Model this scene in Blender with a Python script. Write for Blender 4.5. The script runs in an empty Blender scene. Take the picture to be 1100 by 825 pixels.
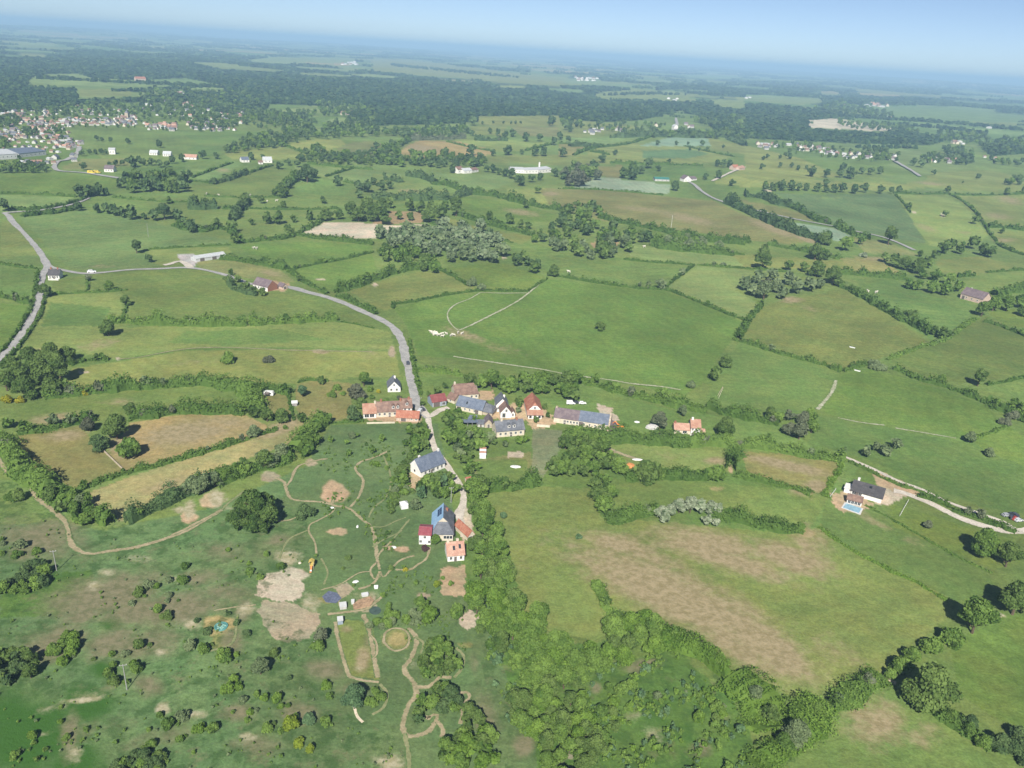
SUNPX = (590., 690.); SUNE = 4.0; SKY = (0.45,.45,1.0,.055); HAZE = (1.2e-4, (.385, .615, .835), -0.14); EXPO = 1.02
import bpy, math, random
import numpy as np
from mathutils import Vector, Matrix
random.seed(7); RNG = np.random.default_rng(11)
C = bpy.context.scene.collection
# ------------------------------------------------------------------ camera
FPX = 855.0; CAMH = 180.0
_ro = math.atan2(67.0, 1100.0)
_pt = math.atan(358.3 / FPX)
_R0 = np.array([1., 0, 0]); _F = np.array([0, math.cos(_pt), -math.sin(_pt)]); _U0 = np.array([0, math.sin(_pt), math.cos(_pt)])
_R = math.cos(_ro) * _R0 + math.sin(_ro) * _U0
_U = -math.sin(_ro) * _R0 + math.cos(_ro) * _U0
CAM = np.array([0, 0, CAMH])

def sstep(a, b, x):
    t = np.clip((x - a) / (b - a), 0, 1); return t * t * (3 - 2 * t)

def hgt(x, y):
    """height of the land in metres"""
    x = np.asarray(x, float); y = np.asarray(y, float)
    r = np.sqrt(x * x + y * y)
    a1 = sstep(420, 1000, r) * 3.2
    a2 = sstep(900, 3000, r) * 4.0
    h = a1 * (np.sin(x / 118 + 1.3 + 0.7 * np.sin(y / 210)) * np.cos(y / 150 + 0.4) + 0.4 * np.sin((x + y) / 87.))
    h = h + a2 * (np.sin(x / 330 + 0.8) * np.sin(y / 410 + 2.1) + 0.5 * np.sin((x - .6 * y) / 270.))
    a3 = sstep(9000, 26000, r)
    h = h + a3 * (45 + 42 * np.sin(x / 3100 + 1.0) * np.cos(y / 5200.) + 20 * np.sin(x / 1100. + y / 4000.) + 12 * np.sin(x / 620.))
    return h

def ray(px, py):
    px = np.asarray(px, float); py = np.asarray(py, float)
    a = (px - 550) / FPX; b = -(py - 412.5) / FPX
    return _F + a[..., None] * _R + b[..., None] * _U

def G(px, py):
    """point of the land seen at a pixel of the photograph"""
    d = ray(px, py); dz = np.minimum(d[..., 2], -0.004)
    h = np.zeros_like(dz)
    for _ in range(14):
        t = (h - CAMH) / dz
        h = 0.5 * h + 0.5 * hgt(d[..., 0] * t, d[..., 1] * t)
    t = (h - CAMH) / dz
    x = d[..., 0] * t; y = d[..., 1] * t
    return np.stack([x, y, hgt(x, y)], -1)

def proj(P):
    d = np.asarray(P) - CAM
    z = np.maximum(d @ _F, 1e-3)
    return 550 + FPX * (d @ _R) / z, 412.5 - FPX * (d @ _U) / z, d @ _F

def depth(p): return float((np.asarray(p) - CAM) @ _F)
def g(x, y): return G(np.array([x]), np.array([y]))[0]

def inpoly(x, y, poly):
    poly = np.asarray(poly, float)
    m = (x >= poly[:, 0].min()) & (x <= poly[:, 0].max()) & (y >= poly[:, 1].min()) & (y <= poly[:, 1].max())
    out = np.zeros(x.shape, bool)
    idx = np.nonzero(m)[0]
    if len(idx) == 0: return out
    xs = x[idx]; ys = y[idx]; c = np.zeros(len(idx), bool)
    n = len(poly); j = n - 1
    for i in range(n):
        xi, yi = poly[i]; xj, yj = poly[j]
        if yi != yj:
            c ^= ((yi > ys) != (yj > ys)) & (xs < (xj - xi) * (ys - yi) / (yj - yi) + xi)
        j = i
    out[idx] = c
    return out

def smooth_line(pts, step):
    """Catmull-Rom through world points, resampled"""
    P = np.asarray(pts, float)
    if len(P) == 2: Q = P
    else:
        E = np.vstack([2 * P[0] - P[1], P, 2 * P[-1] - P[-2]]); Q = []
        for i in range(len(P) - 1):
            p0, p1, p2, p3 = E[i:i + 4]
            for t in np.linspace(0, 1, 9)[:-1]:
                Q.append(.5 * ((2 * p1) + (-p0 + p2) * t + (2 * p0 - 5 * p1 + 4 * p2 - p3) * t * t + (-p0 + 3 * p1 - 3 * p2 + p3) * t ** 3))
        Q.append(P[-1]); Q = np.array(Q)
    s = np.r_[0, np.cumsum(np.linalg.norm(np.diff(Q[:, :2], axis=0), axis=1))]
    n = max(2, int(s[-1] / step) + 1); u = np.linspace(0, s[-1], n)
    X = np.interp(u, s, Q[:, 0]); Y = np.interp(u, s, Q[:, 1])
    return np.stack([X, Y, hgt(X, Y)], -1)

# ------------------------------------------------------------------ materials
def lin(r, g_, b): return tuple(((c / 255) / 12.92 if c / 255 <= .04045 else ((c / 255 + .055) / 1.055) ** 2.4) for c in (r, g_, b))

def nodes(name):
    m = bpy.data.materials.new(name); m.use_nodes = True
    nt = m.node_tree; nt.nodes.clear()
    return m, nt, nt.nodes.new, nt.links.new

def mathn(nt, op, a, b=None, c=None, clamp=False):
    n = nt.nodes.new('ShaderNodeMath'); n.operation = op; n.use_clamp = clamp
    for i, v in enumerate((a, b, c)):
        if v is None: continue
        if isinstance(v, (int, float)): n.inputs[i].default_value = v
        else: nt.links.new(v, n.inputs[i])
    return n.outputs[0]

def mixc(nt, f, a, b, mode='MIX'):
    n = nt.nodes.new('ShaderNodeMix'); n.data_type = 'RGBA'; n.blend_type = mode
    for s, v in ((n.inputs[0], f), (n.inputs[6], a), (n.inputs[7], b)):
        if isinstance(v, (int, float)): s.default_value = v
        elif isinstance(v, (tuple, list)): s.default_value = (*v[:3], 1)
        else: nt.links.new(v, s)
    return n.outputs[2]

def noise(nt, vec, scale, detail=3, rough=.55):
    n = nt.nodes.new('ShaderNodeTexNoise'); n.inputs['Scale'].default_value = scale
    n.inputs['Detail'].default_value = detail; n.inputs['Roughness'].default_value = rough
    nt.links.new(vec, n.inputs['Vector']); return n.outputs['Fac']

def maprange(nt, v, a, b, c=0., d=1., smooth=True):
    n = nt.nodes.new('ShaderNodeMapRange'); n.interpolation_type = 'SMOOTHSTEP' if smooth else 'LINEAR'
    nt.links.new(v, n.inputs[0])
    for i, q in enumerate((a, b, c, d)):
        if isinstance(q, (int, float)): n.inputs[i + 1].default_value = q
        else: nt.links.new(q, n.inputs[i + 1])
    return n.outputs[0]

_M = {}
def plain(name, col, rough=.8, var=.12, scale=1.5, metal=0., spec=.3, emit=None):
    if name in _M: return _M[name]
    m, nt, N, L = nodes(name)
    tc = N('ShaderNodeTexCoord'); nz = noise(nt, tc.outputs['Object'], scale, 4)
    f = maprange(nt, nz, .3, .7, 1 - var, 1 + var)
    col2 = mixc(nt, 1.0, col, f, 'MULTIPLY')
    b = N('ShaderNodeBsdfPrincipled'); L(col2, b.inputs['Base Color'])
    b.inputs['Roughness'].default_value = rough; b.inputs['Metallic'].default_value = metal
    b.inputs['Specular IOR Level'].default_value = spec
    o = N('ShaderNodeOutputMaterial'); L(b.outputs[0], o.inputs[0]); _M[name] = m
    return m

def roofmat(name, col, col2, rough=.7, rowscale=.0):
    """tiles or slates: rows across the slope, patchy weathering"""
    if name in _M: return _M[name]
    m, nt, N, L = nodes(name)
    tc = N('ShaderNodeTexCoord'); P = tc.outputs['Object']
    n1 = noise(nt, P, .45, 4, .65); n2 = noise(nt, P, 3.2, 2)
    c = mixc(nt, maprange(nt, n1, .35, .68), col, col2)
    w = N('ShaderNodeTexWave'); w.bands_direction = 'Z'; w.inputs['Scale'].default_value = 1.2; w.inputs['Distortion'].default_value = .6
    L(P, w.inputs['Vector'])
    k = mathn(nt, 'MULTIPLY_ADD', w.outputs['Fac'], .16, .86)
    k = mathn(nt, 'MULTIPLY', k, maprange(nt, n2, .3, .7, .82, 1.15))
    c = mixc(nt, 1.0, c, k, 'MULTIPLY')
    b = N('ShaderNodeBsdfPrincipled'); L(c, b.inputs['Base Color']); b.inputs['Roughness'].default_value = rough
    b.inputs['Specular IOR Level'].default_value = .35
    o = N('ShaderNodeOutputMaterial'); L(b.outputs[0], o.inputs[0]); _M[name] = m
    return m

def leafmat(name, dark, lite, trans=.22):
    if name in _M: return _M[name]
    m, nt, N, L = nodes(name)
    at = N('ShaderNodeAttribute'); at.attribute_name = 'tint'
    oi = N('ShaderNodeObjectInfo')
    t = mathn(nt, 'MULTIPLY_ADD', oi.outputs['Random'], .3, -.15)
    t = mathn(nt, 'ADD', at.outputs['Fac'], t, clamp=True)
    c = mixc(nt, t, dark, lite)
    d = N('ShaderNodeBsdfDiffuse'); L(c, d.inputs[0])
    tr = N('ShaderNodeBsdfTranslucent'); L(mixc(nt, .5, c, (lite[0] * 1.3, lite[1] * 1.3, lite[2] * .7)), tr.inputs[0])
    mx = N('ShaderNodeMixShader'); mx.inputs[0].default_value = trans
    L(d.outputs[0], mx.inputs[1]); L(tr.outputs[0], mx.inputs[2])
    o = N('ShaderNodeOutputMaterial'); L(mx.outputs[0], o.inputs[0]); _M[name] = m
    return m

KINDS = {
 'oak':   leafmat('foliage_oak',   (.056, .104, .026), (.165, .235, .066), .3),
 'mid':   leafmat('foliage_mid',   (.068, .128, .028), (.190, .285, .064), .3),
 'lime':  leafmat('foliage_lime',  (.070, .138, .022), (.185, .285, .054), .3),
 'dark':  leafmat('foliage_dark',  (.042, .082, .030), (.120, .178, .066)),
 'blue':  leafmat('foliage_blue',  (.052, .104, .048), (.135, .215, .098)),
 'grey':  leafmat('foliage_grey',  (.080, .120, .054), (.200, .250, .120)),
 'white': leafmat('foliage_white', (.10, .150, .070), (.35, .39, .27)),
 'silver':leafmat('foliage_silver',(.090, .140, .060), (.235, .285, .165)),
 'purple':leafmat('foliage_purple',(.058, .070, .042), (.135, .145, .092)),
 'plum':  leafmat('foliage_plum',  (.050, .028, .030), (.110, .065, .065)),
 'bare':  leafmat('foliage_bare',  (.075, .100, .052), (.180, .200, .120)),
 'gold':  leafmat('foliage_gold',  (.15, .17, .015), (.36, .33, .035)),
 'lemon': leafmat('foliage_lemon', (.10, .15, .018), (.24, .30, .04)),
 'hedge': leafmat('foliage_hedge', (.044, .092, .020), (.130, .208, .048), .25),
}
BARK = plain('bark', (.10, .075, .05), .9, .25, 2.0)

# ------------------------------------------------------------------ mesh helpers
def mk(name, V, F, mats=(), tint=None, smooth=False, midx=None, attrs=None, col=None, extra=None):
    """F: (n,k) int array or list of tuples"""
    me = bpy.data.meshes.new(name)
    V = np.ascontiguousarray(V, dtype=np.float32)
    if isinstance(F, np.ndarray):
        n, k = F.shape
        tot = np.full(n, k, np.int32); idx = F.astype(np.int32).ravel()
        if extra is not None:
            e = np.asarray(extra, np.int32); n += len(e); tot = np.r_[tot, np.full(len(e), e.shape[1], np.int32)]; idx = np.r_[idx, e.ravel()]
    else:
        n = len(F); tot = np.array([len(f) for f in F], np.int32); idx = np.array([i for f in F for i in f], np.int32)
    me.vertices.add(len(V)); me.vertices.foreach_set('co', V.ravel())
    me.loops.add(len(idx)); me.loops.foreach_set('vertex_index', idx)
    me.polygons.add(n)
    me.polygons.foreach_set('loop_start', np.r_[0, np.cumsum(tot)[:-1]].astype(np.int32))
    me.polygons.foreach_set('loop_total', tot)
    me.polygons.foreach_set('use_smooth', np.full(n, bool(smooth)))
    for m in mats: me.materials.append(m)
    if midx is not None: me.polygons.foreach_set('material_index', np.asarray(midx, np.int32))
    if tint is not None:
        a = me.attributes.new('tint', 'FLOAT', 'FACE'); a.data.foreach_set('value', np.asarray(tint, np.float32))
    if col is not None:
        a = me.attributes.new('base', 'FLOAT_COLOR', 'POINT'); a.data.foreach_set('color', np.asarray(col, np.float32).ravel())
    for k_, v in (attrs or {}).items():
        a = me.attributes.new(k_, 'FLOAT', 'POINT'); a.data.foreach_set('value', np.asarray(v, np.float32))
    me.update(calc_edges=True); me.validate(verbose=False)
    return me

def ob(name, me, parent=None, loc=None, rotz=0., scale=None):
    o = bpy.data.objects.new(name, me); C.objects.link(o)
    if parent is not None: o.parent = parent
    if loc is not None: o.location = loc
    if rotz: o.rotation_euler = (0, 0, rotz)
    if scale is not None: o.scale = scale if isinstance(scale, (tuple, list)) else (scale,) * 3
    return o

def tag(o, label, cat, group=None, kind=None):
    if kind: o['kind'] = kind
    if label: o['label'] = label
    if cat: o['category'] = cat
    if group: o['group'] = group
    return o

def struct(o): o['kind'] = 'structure'; return o

class MB:
    def __init__(s): s.V = []; s.F = []; s.M = []
    def add(s, V, F, m=0):
        b = len(s.V); s.V += [tuple(v) for v in V]; s.F += [tuple(i + b for i in f) for f in F]; s.M += [m] * len(F); return s
    def box(s, c, d, m=0, rz=0., taper=1.):
        x, y, z = d[0] / 2, d[1] / 2, d[2] / 2; ca, sa = math.cos(rz), math.sin(rz); V = []
        for sz in (-1, 1):
            k = taper if sz > 0 else 1
            for sx, sy in ((-1, -1), (1, -1), (1, 1), (-1, 1)):
                u, v = sx * x * k, sy * y * k
                V.append((c[0] + u * ca - v * sa, c[1] + u * sa + v * ca, c[2] + sz * z))
        return s.add(V, [(3, 2, 1, 0), (4, 5, 6, 7), (0, 1, 5, 4), (1, 2, 6, 5), (2, 3, 7, 6), (3, 0, 4, 7)], m)
    def tube(s, a, b, r0, r1, n=8, m=0, cap=True):
        a = Vector(a); b = Vector(b); d = (b - a).normalized()
        u = d.orthogonal().normalized(); v = d.cross(u); V = []
        for p, r in ((a, r0), (b, r1)):
            for i in range(n):
                t = 2 * math.pi * i / n; V.append(p + (u * math.cos(t) + v * math.sin(t)) * r)
        F = [(i, (i + 1) % n, n + (i + 1) % n, n + i) for i in range(n)]
        if cap: F += [tuple(range(n - 1, -1, -1)), tuple(range(n, 2 * n))]
        return s.add(V, F, m)
    def prism(s, poly, z0, z1, m=0):
        n = len(poly); V = [(p[0], p[1], z0) for p in poly] + [(p[0], p[1], z1) for p in poly]
        F = [(i, (i + 1) % n, n + (i + 1) % n, n + i) for i in range(n)] + [tuple(range(n - 1, -1, -1)), tuple(range(n, 2 * n))]
        return s.add(V, F, m)
    def slab(s, poly, t, m=0):
        """a polygon in space thickened downwards"""
        n = len(poly); V = list(poly) + [(p[0], p[1], p[2] - t) for p in poly]
        F = [tuple(range(n)), tuple(range(2 * n - 1, n - 1, -1))] + [(i, n + i, n + (i + 1) % n, (i + 1) % n) for i in range(n)]
        return s.add(V, F, m)
    def lathe(s, prof, n=12, c=(0, 0, 0), m=0):
        V = []
        for r, z in prof:
            for i in range(n): V.append((c[0] + r * math.cos(2 * math.pi * i / n), c[1] + r * math.sin(2 * math.pi * i / n), c[2] + z))
        F = [(k * n + i, k * n + (i + 1) % n, (k + 1) * n + (i + 1) % n, (k + 1) * n + i) for k in range(len(prof) - 1) for i in range(n)]
        F += [tuple(range(n - 1, -1, -1)), tuple(range((len(prof) - 1) * n, len(prof) * n))]
        return s.add(V, F, m)
    def mesh(s, name, mats, smooth=False): return mk(name, np.array(s.V), s.F, mats, midx=s.M, smooth=smooth)

def icos(sub=1):
    import bmesh
    bm = bmesh.new(); bmesh.ops.create_icosphere(bm, subdivisions=sub, radius=1)
    V = np.array([v.co[:] for v in bm.verts]); F = np.array([[v.index for v in f.verts] for f in bm.faces]); bm.free()
    return V, F
ICO1 = icos(1); ICO2 = icos(2)

def leaves(P, N, S, jit=.75, rng=RNG):
    """quads centred at P, facing about N, edge length S"""
    n = len(P)
    N = N + rng.normal(0, jit, (n, 3)); N /= np.linalg.norm(N, axis=1)[:, None] + 1e-9
    A = rng.normal(0, 1, (n, 3)); A -= N * (A * N).sum(1)[:, None]; A /= np.linalg.norm(A, axis=1)[:, None] + 1e-9
    B = np.cross(N, A); h = (S / 2)[:, None]; asp = rng.uniform(.55, 1.0, (n, 1))
    V = np.stack([P - A * h - B * h * asp, P + A * h - B * h * asp * .6, P + A * h * .8 + B * h * asp, P - A * h * .7 + B * h * asp], 1).reshape(-1, 3)
    F = np.arange(4 * n).reshape(n, 4)
    return V, F

def tri2quad(F): return np.concatenate([F, F[:, 2:3]], 1)

def crown_geo(seed, nleaf, leaf, hf=1.0, lobes=9, z0=.22, flat=False, core=True):
    """a crown of unit radius made of leaf clumps on several lobes"""
    r = np.random.default_rng(seed)
    H = 1.62 * hf
    L = []
    for i in range(lobes):
        a = r.uniform(0, 2 * math.pi); q = math.sqrt(r.uniform(0.05, 1)) * .74; zz = r.uniform(.14, .88)
        k = math.sqrt(max(.12, 1 - (2 * zz - .85) ** 2))
        L.append((q * k * math.cos(a), q * k * math.sin(a), z0 + zz * H * .88, r.uniform(.20, .42) * (1.0 if zz < .7 else .85)))
    L.append((0, 0, z0 + H * .45, .54)); L.append((r.uniform(-.15, .15), r.uniform(-.15, .15), z0 + H * .74, .42))
    L = np.array(L); lob_t = r.uniform(-.28, .28, len(L))
    pw = L[:, 3] ** 2; pw /= pw.sum()
    n = int(nleaf * 1.7)
    k = r.choice(len(L), n, p=pw)
    D = r.normal(0, 1, (n, 3)); D /= np.linalg.norm(D, axis=1)[:, None]
    D[:, 2] = np.where(D[:, 2] < -.45, -D[:, 2] * .6, D[:, 2])
    rad = L[k, 3] * (1 + r.normal(0, .09, n))
    P = L[k, :3] + D * rad[:, None] * np.array([1, 1, .92])
    d = np.linalg.norm(P[:, None, :] - L[None, :, :3], axis=2) / L[None, :, 3]
    d[np.arange(n), k] = 9
    keep = (d.min(1) > .80) & (P[:, 2] > z0 * .6)
    P = P[keep][:nleaf]; D = D[keep][:nleaf]; k = k[keep][:nleaf]
    S = leaf * r.uniform(.65, 1.35, len(P))
    V, F = leaves(P, D, S, .7, r)
    t = np.clip(.5 + lob_t[k] + r.normal(0, .17, len(P)), 0, 1)
    if core:
        Vs = [V]; Fs = [F]; ts = [t]; o = len(V)
        for i in range(len(L)):
            iv, if_ = ICO1
            vv = L[i, :3] + iv * L[i, 3] * .80 * (1 + r.normal(0, .10, (len(iv), 1)))
            Vs.append(vv); Fs.append(tri2quad(if_) + o); ts.append(np.full(len(if_), np.clip(.42 + lob_t[i], 0, 1))); o += len(iv)
        return np.concatenate(Vs), Fs, np.concatenate(ts)
    return V, [F], t

def quadfix(Fs):
    """list of faces where repeated last index marks a triangle"""
    out = []
    for F in Fs:
        for f in F.tolist(): out.append(tuple(f) if f[2] != f[3] else tuple(f[:3]))
    return out

PROTO = {}
def crown_mesh(kind, var, lod):
    key = (kind, var, lod)
    if key in PROTO: return PROTO[key]
    base = ('geo', var, lod)
    if base not in PROTO:
        hf = [1.0, 1.12, .88, 1.25][var]
        nl, lf = {0: (3000, .105), 1: (1100, .16), 2: (420, .25)}[lod]
        V, Fs, t = crown_geo(100 + var * 7, nl, lf, hf, [15, 12, 17, 13][var])
        PROTO[base] = mk('crown', V, quadfix(Fs), [KINDS['oak']], tint=t)
    me = PROTO[base].copy(); me.materials[0] = KINDS[kind]; PROTO[key] = me
    return me

def trunk_mesh():
    if 'trunk' in PROTO: return PROTO['trunk']
    m = MB(); m.tube((0, 0, -.08), (.01, .02, .35), .075, .055, 8); m.tube((.01, .02, .35), (.03, 0, .95), .055, .03, 8)
    for i in range(5):
        a = i * 1.35; m.tube((.01, .01, .3 + .08 * i), (.45 * math.cos(a), .45 * math.sin(a), .62 + .14 * i), .032, .012, 6)
    PROTO['trunk'] = m.mesh('trunk', [BARK]); return PROTO['trunk']

def shrub_mesh(kind, var, lod=0):
    key = ('shrub', kind, var, lod)
    if key in PROTO: return PROTO[key]
    nl, lf = {0: (900, .19), 1: (260, .34)}[lod]
    V, Fs, t = crown_geo(500 + var * 13, nl, lf, .62, 7, z0=.02)
    PROTO[key] = mk('shrub', V, quadfix(Fs), [KINDS[kind]], tint=t)
    return PROTO[key]
# ------------------------------------------------------------------ the land
GR = dict(
 g1=(.112, .175, .045), g2=(.106, .168, .036), g3=(.160, .205, .058), g4=(.126, .168, .046), pale=(.142, .210, .066),
 deep=(.080, .150, .032), rank=(.034, .088, .012), gard=(.096, .154, .056), tan=(.245, .200, .105), otan=(.162, .178, .062),
 sand=(.385, .345, .255), crop=(.190, .268, .170), dcrop=(.086, .150, .056), wood=(.035, .065, .022), bare=(.265, .24, .158),
 brown=(.17, .14, .08), gold=(.25, .225, .095), yard=(.36, .28, .17), tarm=(.33, .32, .30), hay=(.185, .205, .105))
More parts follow.
